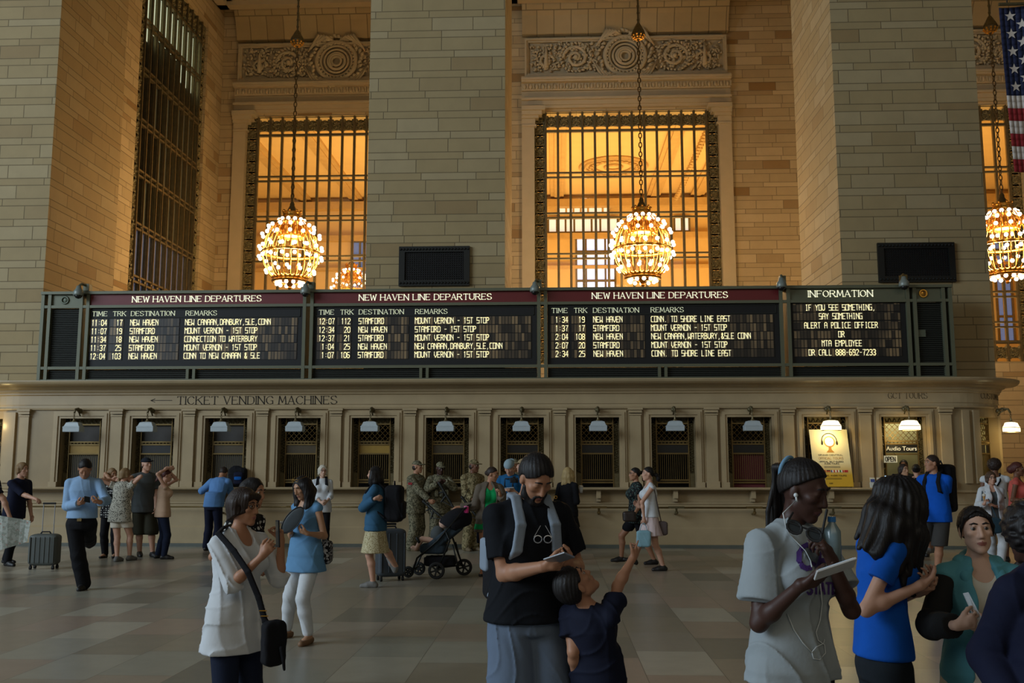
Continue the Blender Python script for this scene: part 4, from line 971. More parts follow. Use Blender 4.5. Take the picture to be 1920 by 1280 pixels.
# ================================================================ figures: bodies and clothes grown as smooth fields
V3 = lambda *a: np.array(a, dtype=float)
UP = V3(0, 0, 1)
def unit(v): v = np.asarray(v, float); return v/(np.linalg.norm(v)+1e-9)
def rotv(v, axis, ang): return np.array(Matrix.Rotation(ang, 3, Vector(axis)) @ Vector(v))
class Field:
    def __init__(s): s.p = []; s.cuts = []; s.noise = None
    def rc(s, a, b, ra, rb, k=.02, sub=False):
        a = np.asarray(a, float); b = np.asarray(b, float); r = max(ra, rb)
        s.p.append(('rc', np.minimum(a, b)-r, np.maximum(a, b)+r, k, sub, (a, b, ra, rb))); return s
    def chain(s, pts, rs, k=.02, sub=False):
        for i in range(len(pts)-1): s.rc(pts[i], pts[i+1], rs[i], rs[i+1], k, sub)
        return s
    def ell(s, c, r, R=None, k=.02, sub=False):
        c = np.asarray(c, float); m = max(r)
        s.p.append(('el', c-m, c+m, k, sub, (c, np.asarray(r, float), np.eye(3) if R is None else np.asarray(R, float)))); return s
    def loft(s, p0, R, L, keys, k=.02, sub=False, rnd=.02, e=2.0):
        """keys (t, half width, half depth, depth offset) along R's third column"""
        p0 = np.asarray(p0, float); R = np.asarray(R, float); m = max(max(q[1], q[2]+abs(q[3] if len(q) > 3 else 0)) for q in keys)+.02; p1 = p0+R[:, 2]*L
        s.p.append(('lo', np.minimum(p0, p1)-m, np.maximum(p0, p1)+m, k, sub, (p0, R, L, keys, rnd, e))); return s
    def cut(s, pt, n): s.cuts.append((np.asarray(pt, float), unit(n))); return s
    def mesh(s, h):
        add = [q for q in s.p if not q[4]]
        lo = np.min([q[1] for q in add], 0)-3*h; hi = np.max([q[2] for q in add], 0)+3*h
        n = np.ceil((hi-lo)/h).astype(int)+1
        D = np.full(n, .5, np.float32); ax = [(lo[i]+h*np.arange(n[i])).astype(np.float32) for i in range(3)]
        for kind, l, u, k, sub, q in s.p:
            i0 = np.clip(np.floor((l-k-2.5*h-lo)/h).astype(int), 0, n); i1 = np.clip(np.ceil((u+k+2.5*h-lo)/h).astype(int)+1, 0, n)
            if np.any(i1 <= i0): continue
            X = ax[0][i0[0]:i1[0], None, None]; Y = ax[1][None, i0[1]:i1[1], None]; Z = ax[2][None, None, i0[2]:i1[2]]
            if kind == 'rc':
                a, b, ra, rb = q; ba = b-a; bb = float(ba@ba)+1e-12
                t = np.clip(((X-a[0])*ba[0]+(Y-a[1])*ba[1]+(Z-a[2])*ba[2])/bb, 0, 1)
                d = np.sqrt((X-a[0]-t*ba[0])**2+(Y-a[1]-t*ba[1])**2+(Z-a[2]-t*ba[2])**2)-(ra+(rb-ra)*t)
            else:
                c, R = (q[0], q[2]) if kind == 'el' else (q[0], q[1])
                x, y, z = X-c[0], Y-c[1], Z-c[2]
                qx = x*R[0, 0]+y*R[1, 0]+z*R[2, 0]; qy = x*R[0, 1]+y*R[1, 1]+z*R[2, 1]; qz = x*R[0, 2]+y*R[1, 2]+z*R[2, 2]
                if kind == 'el':
                    r = q[1]; k0 = np.sqrt((qx/r[0])**2+(qy/r[1])**2+(qz/r[2])**2); k1 = np.sqrt((qx/r[0]**2)**2+(qy/r[1]**2)**2+(qz/r[2]**2)**2)+1e-6
                    d = k0*(k0-1)/k1
                else:
                    L, keys, rnd, e = q[2:]; T = [a[0] for a in keys]; t = qz/L
                    A = np.interp(t, T, [a[1] for a in keys]); B = np.interp(t, T, [a[2] for a in keys]); O = np.interp(t, T, [(a[3] if len(a) > 3 else 0) for a in keys])
                    if e == 2.0: rr = np.sqrt((qx/A)**2+((qy-O)/B)**2)
                    else: rr = (np.abs(qx/A)**e+np.abs((qy-O)/B)**e)**(1/e)
                    d1 = (rr-1)*np.minimum(A, B)+rnd; d2 = np.maximum(-qz, qz-L)+rnd
                    d = np.minimum(np.maximum(d1, d2), 0)+np.sqrt(np.maximum(d1, 0)**2+np.maximum(d2, 0)**2)-rnd
            V = D[i0[0]:i1[0], i0[1]:i1[1], i0[2]:i1[2]]; d = d.astype(np.float32)
            if sub:
                hh = np.clip(.5-.5*(V+d)/k, 0, 1); V[...] = V*(1-hh)-d*hh+k*hh*(1-hh)
            else:
                hh = np.clip(.5+.5*(V-d)/k, 0, 1); V[...] = V*(1-hh)+d*hh-k*hh*(1-hh)
        X, Y, Z = ax[0][:, None, None], ax[1][None, :, None], ax[2][None, None, :]
        if s.noise: D += s.noise(X, Y, Z).astype(np.float32)
        for pt, nn in s.cuts: D = np.maximum(D, (X-pt[0])*nn[0]+(Y-pt[1])*nn[1]+(Z-pt[2])*nn[2])
        D[0] = D[-1] = .5; D[:, 0] = D[:, -1] = .5; D[:, :, 0] = D[:, :, -1] = .5
        return nets(D.astype(np.float32), lo, h)
def nets(D, lo, h):
    ins = D < 0
    cnt = np.zeros(tuple(x-1 for x in D.shape), np.int8); sl = (slice(None, -1), slice(1, None))
    for i in (0, 1):
        for j in (0, 1):
            for k in (0, 1): cnt += ins[sl[i], sl[j], sl[k]]
    act = (cnt > 0) & (cnt < 8); idx = np.argwhere(act)
    num = np.full(act.shape, -1, np.int32); num[act] = np.arange(len(idx))
    cor = np.array([(i, j, k) for i in (0, 1) for j in (0, 1) for k in (0, 1)])
    val = np.stack([D[idx[:, 0]+c[0], idx[:, 1]+c[1], idx[:, 2]+c[2]] for c in cor], 1)
    acc = np.zeros((len(idx), 3)); w = np.zeros(len(idx))
    for a in range(8):
        for b in range(a+1, 8):
            if np.abs(cor[a]-cor[b]).sum() != 1: continue
            m = (val[:, a] < 0) != (val[:, b] < 0)
            t = val[m, a]/(val[m, a]-val[m, b])
            acc[m] += cor[a]+(cor[b]-cor[a])*t[:, None]; w[m] += 1
    vs = lo+h*(idx+acc/np.maximum(w, 1)[:, None]); fs = []
    for ax_ in range(3):
        s0 = [slice(None)]*3; s1 = [slice(None)]*3; s0[ax_] = slice(None, -1); s1[ax_] = slice(1, None)
        a = ins[tuple(s0)]; b = ins[tuple(s1)]; e = np.argwhere(a != b); sg = a[e[:, 0], e[:, 1], e[:, 2]]
        u, v = [(1, 2), (2, 0), (0, 1)][ax_]; du = np.zeros(3, int); dv = np.zeros(3, int); du[u] = 1; dv[v] = 1
        q = np.stack([num[tuple((e-du-dv).T)], num[tuple((e-dv).T)], num[tuple(e.T)], num[tuple((e-du).T)]], 1)
        q[~sg] = q[~sg][:, ::-1]; fs.append(q)
    return vs, np.concatenate(fs)
def field_obj(name, f, h, mats, parent, midx=None):
    vs, fs = f.mesh(h) if isinstance(f, Field) else f
    o3 = np.array(rootpos(parent)); me = bpy.data.meshes.new(name)
    me.vertices.add(len(vs)); me.vertices.foreach_set('co', (vs-o3).astype(np.float32).ravel())
    me.loops.add(fs.size); me.loops.foreach_set('vertex_index', fs.astype(np.int32).ravel())
    me.polygons.add(len(fs)); me.polygons.foreach_set('loop_start', np.arange(0, fs.size, 4, dtype=np.int32)); me.polygons.foreach_set('loop_total', np.full(len(fs), 4, np.int32))
    for m in (mats if isinstance(mats, (list, tuple)) else [mats]): me.materials.append(m)
    if midx is not None: me.polygons.foreach_set('material_index', midx(vs[fs].mean(1)).astype(np.int32))
    me.polygons.foreach_set('use_smooth', np.ones(len(fs), bool)); me.update(calc_edges=True)
    o = bpy.data.objects.new(name, me); COL.objects.link(o); o.parent = parent
    return o
def folds(amp, seed=0, vert=1.0):
    """soft drapery: thin ridges running mostly downward, pulled askew by a slow warp"""
    r = np.random.RandomState(seed); P = r.uniform(0, 6, 8)
    def f(X, Y, Z):
        w = .05*np.sin(9*Z*vert+P[0]+4*X)+.035*np.sin(13*X+6*Z*vert+P[1]); U = X+.8*Y+w
        a = 1-np.abs(np.sin(21*U+7*Z*vert+P[2])); b = 1-np.abs(np.sin(17*(X-.7*Y)-15*Z*vert+P[3]+5*w*8)); c = np.sin(30*U+P[4]+20*w)*np.sin(5*Z+P[5])
        m = .5+.5*np.sin(4.5*Z+6*X+P[6])
        return -amp*(1.15*a**3*m+.9*b**4*(1-m)+.3*c)
    return f
def strands(amp, c, freq=34, seed=0):
    P = np.random.RandomState(seed).uniform(0, 6, 4)
    return lambda X, Y, Z: amp*(np.sin(freq*np.arctan2(Y-c[1], X-c[0])*.5+3*np.sin(9*Z+P[0])+P[1])+.6*np.sin(95*X+4*np.sin(14*Z+P[2]))*np.sin(80*Y+P[3]))
def ik(a, t, l1, l2, pole):
    a = np.asarray(a, float); t = np.asarray(t, float); d = np.linalg.norm(t-a); u = unit(t-a); d = min(max(d, abs(l1-l2)+.01), l1+l2-.004)
    x = (l1*l1-l2*l2+d*d)/(2*d); hh = math.sqrt(max(l1*l1-x*x, 0)); p = np.asarray(pole, float); p = unit(p-u*(p@u))
    return a+u*x+p*hh, a+u*d
def cloth(key, col, rough=.85, var=.14, scale=9): return mat('cloth_'+key, col, rough, var=var, scale=scale, bump=.25, spec=.2)
def skin(key, col):
    return mat('skin_'+key, col, .5, var=.07, scale=18, spec=.35)
SK = {'light': skin('light', srgb(196, 150, 126)), 'tan': skin('tan', srgb(172, 124, 96)), 'olive': skin('olive', srgb(178, 134, 104)), 'brown': skin('brown', srgb(112, 74, 54)), 'dark': skin('dark', srgb(66, 42, 34)), 'pale': skin('pale', srgb(206, 166, 144))}
LIPS = mat('lips', srgb(156, 98, 88), .45, var=.05); LIPS_D = mat('lips_dark', srgb(84, 46, 44), .45, var=.05)
EYEW = mat('eye_white', srgb(160, 152, 144), .3, var=.03); EYEB = mat('iris', srgb(30, 20, 16), .2, var=.1)
def hairm(key, col):
    k = 'hair_'+key
    if k in MATS: return MATS[k]
    t = NT(k); pos = t.N('TexCoord').outputs['Object']; mp = t.N('Mapping'); mp.inputs['Scale'].default_value = (160, 160, 9); t.put(mp.inputs[0], pos); n = t.noise(1.0, 3, mp.outputs[0])
    t.set(Base_Color=t.mix(n, mul(col, .6), mul(col, 1.5)), Roughness=.55); t.bsdf.inputs['Specular IOR Level'].default_value = .35; t.bump(n, .6, .004); MATS[k] = t.m; return t.m
HR = {'black': hairm('black', srgb(22, 18, 18)), 'dark': hairm('dark_brown', srgb(44, 32, 26)), 'brown': hairm('brown', srgb(74, 54, 40)), 'blond': hairm('blond', srgb(170, 146, 100)), 'white': hairm('white', srgb(200, 192, 176)), 'auburn': hairm('auburn', srgb(74, 34, 28)), 'fair': hairm('fair', srgb(130, 104, 72))}
SHOE = {'black': mat('shoe_black', srgb(24, 22, 22), .5, var=.15), 'white': mat('shoe_white', srgb(190, 186, 176), .6, var=.08), 'tan': mat('shoe_tan', srgb(120, 88, 60), .6, var=.1), 'boot': mat('boot_tan', srgb(104, 88, 62), .7, var=.15), 'grey': mat('shoe_grey', srgb(110, 108, 104), .7, var=.1)}
class Person: pass
DY = 0.0
def atq(px, py, Y): return at(px, py, Y+DY)   # a point beside the person built last
def person(label, px, Y, H, face, sex='f', skin_='light', vox=.011, bw=1.0, lean=0, side=0, tw=0, head=(0, 0, 0), arms=None, legs=None, hair=None, eyes='open', top=None, bottom=None, shoes='black', pyhip=None, hs=1.0, group=None, z0=0.0, detail=False, extra=None, hem_noise=0, mood=None):
    """px, Y: where the pelvis stands; face: degrees, 0 looks at the viewer's side of the hall, 90 to the right"""
    global DY
    fy_ = [gnd(*g['f']).y for g in (legs or {}).values() if 'f' in g and not g.get('lift')]
    DY = (sum(fy_)/len(fy_)-Y) if fy_ else 0.0; Y += DY
    q = Person(); q.H = H; q.Y = Y; s = H/1.75; fem = sex == 'f'; q.sk = SK[skin_]; q.vox = vox
    X = at(px, 900, Y).x; ph = math.radians(face)
    F = V3(math.sin(ph), -math.cos(ph), 0); Lf = V3(math.cos(ph), math.sin(ph), 0); q.F, q.L = F, Lf
    root = thing('person', label, 'person', (X, Y, z0), group); q.root = root; q.pos = V3(X, Y, z0)
    ph_ = .50*H
    for sd, g in (legs or {}).items():
        if 'f' in g and not g.get('lift'):
            sg = 1 if sd == 'L' else -1; fg = np.array(gnd(*g['f'])); td = rotv(F, UP, math.radians(g.get('toe', sg*8))); an_ = fg-td*.05*s; hj_ = V3(X, Y, 0)+Lf*sg*.052*H
            dh = math.hypot(an_[0]-hj_[0], an_[1]-hj_[1]); ph_ = min(ph_, .01*H+.075*s+math.sqrt(max((.4535*H)**2-dh*dh, .04)))
    pel = V3(X, Y, z0+ph_); q.pel = pel
    spine = rotv(rotv(UP, Lf, math.radians(lean)), F, math.radians(side)); q.spine = spine
    tl = rotv(Lf, spine, math.radians(tw)); tl = unit(tl-spine*(tl@spine)); tf = np.cross(tl, spine)   # torso left, torso forward
    RT = np.stack([tl, tf, spine], 1); q.RT = RT; q.tl, q.tf = tl, tf
    base = pel-UP*.03*H; TL = .375*H; q.base, q.TL = base, TL
    nb = base+spine*TL; q.nb = nb
    sw = (.101 if not fem else .092)*H*(.5+.5*bw); sj = {'L': base+spine*TL*.885+tl*sw, 'R': base+spine*TL*.885-tl*sw}; q.sj = sj
    if fem: keys = [(0, .088, .062), (.15, .102, .07), (.45, .074, .056), (.72, .085, .066, .004), (.9, .074, .048), (1, .036, .034)]
    else: keys = [(0, .086, .064), (.18, .094, .068), (.45, .084, .062), (.75, .097, .07, .004), (.92, .084, .052), (1, .042, .038)]
    q.keys = [(t_, a*H*bw, b*H*bw, (r_[0]*H if r_ else .0)) for t_, a, b, *r_ in keys]
    # head frame
    hy, hp, hr = (math.radians(v) for v in head)
    hL = rotv(tl*.5+Lf*.5, UP, hy); hL = unit(hL-UP*(hL@UP)); hF = np.cross(hL, UP)
    hF2 = rotv(hF, hL, hp); hU = rotv(UP, hL, hp)
    hU = rotv(hU, hF2, hr); hL = np.cross(hU, hF2)
    hL = unit(np.cross(hF2, hU)); hL = hL if hL@rotv(tl*.5+Lf*.5, UP, hy) > 0 else -hL
    RH = np.stack([hL, hF2, hU], 1); k_ = s*hs*(1.0 if not fem else .97)
    if H < 1.3: k_ = .86*hs
    nt = nb+unit(spine*.8+UP*.3+hF*.12)*.055*s
    hc = nt+hU*.105*k_+hF2*.022*k_; q.hc, q.RH, q.hk = hc, RH, k_
    hp_ = lambda x, y, z: hc+RH@(np.array((x, y, z))*k_)
    q.hp = hp_
    # limbs
    am = .84 if fem else 1.0; al1, al2 = .172*H, .152*H; q.el, q.wr, q.hd = {}, {}, {}
    B = Field(); kk = .022*s
    if z0 > -5:
        B.loft(base, RT, TL, q.keys, .02, rnd=.03*s)
    B.rc(nb-spine*.03*s, hp_(0, -.02, -.03), (.056 if not fem else .047)*s*(.6+.4*bw), (.052 if not fem else .044)*s*(.6+.4*bw), .02)
    for sd, sg in (('L', 1), ('R', -1)):
        B.rc(nb-UP*.005, sj[sd]+UP*.004, .04*s*bw, .044*s*am*bw, .035)
        if fem and H > 1.3: B.ell(base+spine*TL*.7+tl*sg*.042*H+tf*.058*H*bw, (.034*H*bw, .03*H*bw, .034*H*bw), RT, .03)
    arms = arms or {}
    for sd, sg in (('L', 1), ('R', -1)):
        a = arms.get(sd, {}); S = sj[sd]
        if 'w' in a:
            wpx, wpy, dy = a['w']; tgt = np.array(at(wpx, wpy, Y+dy))
        elif 'wv' in a: tgt = S+RT@(np.array(a['wv'])*H)
        else: tgt = S+Lf*sg*.035*H-UP*.312*H+F*.03*H
        if 'e' in a:
            epx, epy, edy = a['e']; E = S+unit(np.array(at(epx, epy, Y+edy))-S)*al1; Wp = E+unit(tgt-E)*al2
        else: E, Wp = ik(S, tgt, al1, al2, a.get('pole', -F*.7+Lf*sg*.5-UP*.3))
        q.el[sd], q.wr[sd] = E, Wp
        r = am*s*(.5+.5*bw)
        B.rc(S, E, .047*r, .039*r, .03); B.chain([E, E+(Wp-E)*.3, Wp], [.038*r, .04*r, .026*r], .02)
        fd = unit(Wp-E); d = unit(a['hd']) if 'hd' in a else fd
        pn = np.array(a.get('pn', -Lf*sg), float); pn = unit(pn-d*(pn@d)); lat = np.cross(d, pn)*(1 if sd == 'R' else -1)
        q.hd[sd] = (Wp+d*.075*s, d, pn, lat)
        hand(B, Wp, d, pn, lat, s*(1 if not fem else .92), a.get('curl', .35), a.get('point', False), fat=max(1.0, vox/.0078))
    q.hip, q.kn, q.an, q.toe = {}, {}, {}, {}
    legs = legs or {}; ll1, ll2 = .232*H, .224*H
    for sd, sg in (('L', 1), ('R', -1)):
        g = legs.get(sd, {}); hj = pel+Lf*sg*.052*H-UP*.01*H; q.hip[sd] = hj
        if 'f' in g: fp_ = np.array(gnd(*g['f'])); fp_[2] = z0
        else: fp_ = V3(X, Y, z0)+Lf*sg*g.get('w', .06)*H+F*g.get('s', .0)*H
        lift = g.get('lift', 0.0)*s; tdir = unit(rotv(F, UP, math.radians(g.get('toe', sg*8)))); pit = math.radians(g.get('pitch', 0))
        an = fp_-tdir*.05*s+UP*(.075*s+lift); K, An = ik(hj, an, ll1, ll2, g.get('pole', F*1.0+Lf*sg*.1))
        q.kn[sd], q.an[sd] = K, An
        td2 = rotv(tdir, np.cross(tdir, UP), -pit); q.toe[sd] = (An, td2, rotv(UP, np.cross(tdir, UP), -pit))
        r = s*(.55+.45*bw)
        B.chain([hj, K], [.088*r, .056*r], .03); B.chain([K, K+(An-K)*.3-F*.012*s, An], [.054*r, .056*r, .035*r], .02)
        foot(B, q.toe[sd], s, 0.0)
    # head
    headf(B, hp_, RH, k_, fem, eyes, detail)
    lipm = LIPS_D if skin_ in ('dark', 'brown') else LIPS
    def mi(c):
        l = (c-hc)@RH/k_
        return ((np.abs(l[:, 0]) < .0235) & (l[:, 2] > -.0785+.55*np.maximum(np.abs(l[:, 0])-.008, 0)) & (l[:, 2] < -.0545-.3*np.maximum(np.abs(l[:, 0])-.004, 0)) & (l[:, 1] > .078)).astype(int)
    body = field_obj('body', B, vox, [q.sk, lipm], root, mi if detail else None); q.body = body
    if eyes == 'open':
        for sg in (1, -1):
            e = MB(); c = hp_(sg*.031, .0758, .012); r = (.0138 if detail else .0108)*k_
            e.ball(c, r, 14); ic = c+(hF2*.78-hU*.05)*r*.62; e.ball(ic, r*.66, 12, 1); e.build('eye', [EYEW, EYEB], root, smooth=True)
    if detail or eyes == 'open':
        for sg in (1, -1):
            e = MB(); e.tube([hp_(sg*.012, .0925, .034), hp_(sg*.03, .0935, .04), hp_(sg*.05, .079, .033)], [.0035*k_, .0045*k_, .002*k_], 6); e.build('eyebrow', HR.get((hair or {}).get('c', 'dark') if (hair or {}).get('c') in ('black', 'dark', 'brown', 'fair') else 'dark'), root, smooth=True)
    if hair: make_hair(q, hair, vox, skin_)
    if top:
        top.setdefault('eb', (bottom or {}).get('ease', .012)+((bottom or {}).get('fold', 0)))
        q.top = make_top(q, top, vox, am, bw)
    if bottom: q.bottom = make_bottom(q, bottom, vox, bw)
    if shoes:
        for sd in 'LR':
            f = Field(); foot(f, q.toe[sd], s, .009)
            if shoes == 'boot': f.rc(q.an[sd], q.an[sd]+(q.kn[sd]-q.an[sd])*.35, .05*s, .058*s, .02)
            if shoes in ('sandal', 'flat'): f.cut(q.toe[sd][0]-UP*(.035 if shoes == 'sandal' else .02)*s, UP)
            nm = 'boot' if shoes == 'boot' else 'shoe'
            field_obj(nm, f, max(vox*.8, .006), SHOE.get(shoes, SHOE['black' if shoes == 'sandal' else 'tan']), root)
    return q
def foot(f, t, s, o):
    A, d, u = t; sole = A-u*.075*s
    f.rc(sole-d*.035*s+u*(.034*s), sole+d*.08*s+u*.03*s, .034*s+o, .036*s+o, .02); f.rc(sole+d*.08*s+u*.03*s, sole+d*.165*s+u*.022*s, .038*s+o, .024*s+o, .02); f.rc(A-u*.01*s, sole+d*.07*s+u*.04*s, .038*s+o, .03*s+o, .02)
    f.cut(sole, -u) if o > 0 else None
def hand(B, W, d, pn, lat, s, curl, point=False, fat=1.0):
    W = np.asarray(W)
    B.rc(W, W+d*.05*s, .024*s, .026*s, .015)
    spec = ((.03, .083, .072, .0085), (.0105, .088, .08, .0088), (-.0105, .085, .074, .0085), (-.029, .076, .058, .0076))
    for i, (la, al, ln, r) in enumerate(spec):
        kn = W+d*al*s+lat*la*s; r *= s*fat
        B.rc(W+d*.02*s+lat*la*.6*s, kn, .0125*s, .0115*s, .01)
        c = curl*(1.0+.12*i) if not (point and i == 0) else .05
        p = kn; ang = 0
        for fr_, a in ((.45, 62), (.31, 74), (.24, 46)):
            ang += math.radians(a*c); dd = d*math.cos(ang)+pn*math.sin(ang)+lat*(.06 if i < 2 else -.05)*(1.5-i if i < 2 else i-1.5)*.6
            n = p+unit(dd)*ln*fr_*s; B.rc(p, n, r, r*.9, .004); p = n; r *= .93
    p0 = W+d*.022*s+lat*.02*s; p1 = W+d*.055*s+lat*.046*s+pn*.012*s; p2 = p1+unit(d*.85+lat*.35+pn*(.25+.7*curl))*.033*s; p3 = p2+unit(d*.9-lat*.1*curl+pn*(.2+.8*curl))*.028*s
    B.chain([p0, p1, p2, p3], [.016*s, .0125*s*fat, .0105*s*fat, .0085*s*fat], .006)
def headf(B, hp, RH, k, fem, eyes, detail):
    e = lambda c, r, kk=.015, sub=False: B.ell(hp(*c), [v*k for v in r], RH, kk*k, sub)
    e((0, -.008, .022), (.074, .094, .092)); e((0, .03, -.04), (.056 if fem else .06, .062, .074), .02)
    for sg in (1, -1):
        B.rc(hp(sg*(.04 if fem else .046), .01, -.06), hp(sg*.01, .066, -.1), .024*k, (.017 if fem else .021)*k, .02*k)
        e((sg*.04, .06, -.012), (.024, .026, .02), .015); e((sg*.077, -.004, -.008), (.01, .02, .032), .008)
    B.rc(hp(0, .07, -.099), hp(0, .066, -.095), (.019 if fem else .022)*k, .02*k, .015*k)
    if eyes is not None:
        for sg in (1, -1): e((sg*.032, .098, .01), (.02, .018, .013), .012, True)
    B.rc(hp(-.026, .079, .034), hp(.026, .079, .034), .0125*k, .0125*k, .012*k)
    B.rc(hp(0, .086, .02), hp(0, .107, -.028), .0085*k, .0125*k, .01*k)
    for sg in (1, -1): B.rc(hp(sg*.012, .094, -.034), hp(sg*.012, .09, -.034), .0095*k, .009*k, .007*k)
    B.rc(hp(-.017, .085, -.0605), hp(0, .0935, -.058), .006*k, .0085*k, .008*k); B.rc(hp(.017, .085, -.0605), hp(0, .0935, -.058), .006*k, .0085*k, .008*k)
    B.rc(hp(-.012, .086, -.073), hp(.012, .086, -.073), .008*k, .008*k, .008*k)
    if eyes == 'down':
        for sg in (1, -1): e((sg*.031, .076, .009), (.0165, .0125, .0105), .006)
    elif eyes == 'open' and detail:
        for sg in (1, -1):
            B.chain([hp(sg*.015, .081, .014), hp(sg*.03, .0885, .0245), hp(sg*.048, .077, .015)], [.004*k, .0052*k, .004*k], .005*k)
            B.chain([hp(sg*.016, .079, .006), hp(sg*.03, .083, -.002), hp(sg*.046, .074, .005)], [.003*k, .0034*k, .003*k], .005*k)
def make_hair(q, h, vox, skin_):
    hp, RH, k = q.hp, q.RH, q.hk; st = h.get('s', 'short'); c = HR[h.get('c', 'dark')]; v = max(vox*.9, .005)
    f = Field(); th = h.get('th', 1.0)
    e = lambda p, r, kk=.012, sub=False: f.ell(hp(*p), [x*k for x in r], RH, kk*k, sub)
    if st == 'hat': e((0, -.03, -.012), (.079, .08, .07)); f.cut(hp(0, 0, .045), RH[:, 2]); f.cut(hp(0, .035, 0), RH[:, 1])
    elif st == 'curly':
        R = h.get('r', .13); e((0, -.03, .03), (R, R*1.05, R)); e((0, .12, -.05), (.08, .08, .095), .02, True)
    else:
        e((0, -.014, .026), (.083*th, .101*th, .1*th)); e((0, .108, -.008), (.068, .07, .098), .01, True)
        if st in ('short', 'bald'): f.cut(hp(0, -.03, -.066), unit(-RH[:, 2]*.9+RH[:, 1]*.35))
        if st in ('pony', 'bun', 'braids') or (st == 'short' and not h.get('full')): f.cut(hp(0, .045, {'short': .034, 'braids': .062}.get(st, .048)), unit(-RH[:, 2]*.75+RH[:, 1]*.65))
        if st == 'short' and h.get('fringe'): f.rc(hp(-.05, .07, .08), hp(.05, .075, .075), .024*k, .022*k, .02*k)
        for sg in (1, -1): e((sg*.09, .012, -.012), (.03, .03, .042), .008, st not in ('long',))
    dn = h.get('dir', -UP)
    if st == 'bob' or (st == 'short' and h.get('full')):
        for sg in (1, -1): f.rc(hp(sg*.07, -.02, .03), hp(sg*.075, -.01, -.06-h.get('l', .0)), .035*k, .03*k, .03*k)
        f.rc(hp(0, -.06, .02), hp(0, -.07, -.07-h.get('l', 0)), .07*k, .055*k, .03*k)
    if st == 'long':
        L = h.get('l', .4); S = q.H/1.75
        if h.get('loose'): seg = [(-.08, -.02), (-.05, -.07), (0, -.09), (.05, -.07), (.08, -.02), (-.085, .025), (.085, .025)]
        else: seg = [(-.07, -.04), (-.03, -.08), (.03, -.08), (.07, -.04)]
        for i, (x, y) in enumerate(seg):
            p0 = hp(x*.9, y*.9, .03); p1 = hp(x*1.12, y*1.08, -.07); p2 = p1+unit(np.asarray(dn)+q.L*x*.6*0)*L*(.9+.12*math.sin(i*2.3)); p2 += h.get('push', V3(0, 0, 0))*.5
            pm = (p1+p2)/2+h.get('push', V3(0, 0, 0))*.6+V3(math.sin(i*1.7)*.012, math.cos(i)*.012, 0)
            f.chain([p0, p1, pm, p2], [.035*k, .038*k, .036*k, .012*k], .03)
    if st == 'pony':
        L = h.get('l', .25); p0 = hp(0, -.1, h.get('z', .03)); p1 = p0-q.F*.05; p2 = p1-UP*L*.5-q.F*.03; p3 = p1-UP*L
        f.chain([p0, p1, p2, p3], [.022, .03, .034, .012], .015)
    if st == 'bun': f.ell(hp(0, -.1, h.get('z', .02)), [h.get('r', .05)*k]*3, RH, .012)
    if st == 'braids':
        rr = random.Random(3); L = h.get('l', .42)
        f2 = Field()
        for i in range(26):
            a = rr.uniform(-1, 1); b = rr.uniform(-1, 1); p0 = hp(.02*a, -.09+.015*b, .06+.02*b); p1 = p0-q.F*(.045+.02*b)+UP*.0+q.L*.02*a; p2 = p1-UP*L*.45-q.F*(.03+.02*a)+q.L*(.035*b); p3 = p1-UP*L*rr.uniform(.8, 1.0)-q.F*.02+q.L*.05*b
            f2.chain([p0, p1, p2, p3], [.012, .011, .0095, .006], .004)
        o = field_obj('braids', f2, max(v*.85, .005), c, q.root)
    if h.get('amp', 1): f.noise = strands(.0017*h.get('amp', 1), q.hc, 60, 3)
    if st == 'curly': f.noise = lambda X, Y, Z: .009*np.sin(70*X+4*np.sin(50*Z))*np.sin(66*Y+2)*np.sin(72*Z+3*np.sin(40*X))
    field_obj('hair', f, v, c, q.root)
    if h.get('beard'):
        b = Field()
        for sg in (1, -1): b.chain([hp(sg*.058, .02, -.04), hp(sg*.047, .03, -.078), hp(sg*.018, .07, -.108), hp(0, .078, -.11)], [.016*k, .027*k, .023*k, .021*k], .012*k); b.rc(hp(sg*.02, .089, -.055), hp(0, .098, -.05), .006*k, .007*k, .004*k); b.rc(hp(sg*.024, .085, -.058), hp(sg*.022, .072, -.092), .008*k, .012*k, .006*k)
        field_obj('beard', b, v, c, q.root)
    if h.get('cap'):
        m = h['cap']; g = Field(); g.ell(hp(0, -.012, .035), [.09*k, .108*k, .098*k], RH, .01); g.cut(hp(0, 0, .042), -RH[:, 2]-RH[:, 1]*.12)
        d = h.get('brim', 1); g2 = Field(); g2.ell(hp(0, .1*d, .05), [.07*k, .075*k, .012*k], RH, .01)
        o = field_obj('cap', g, v, m, q.root); field_obj('brim', g2, max(v*.7, .005), m, o)
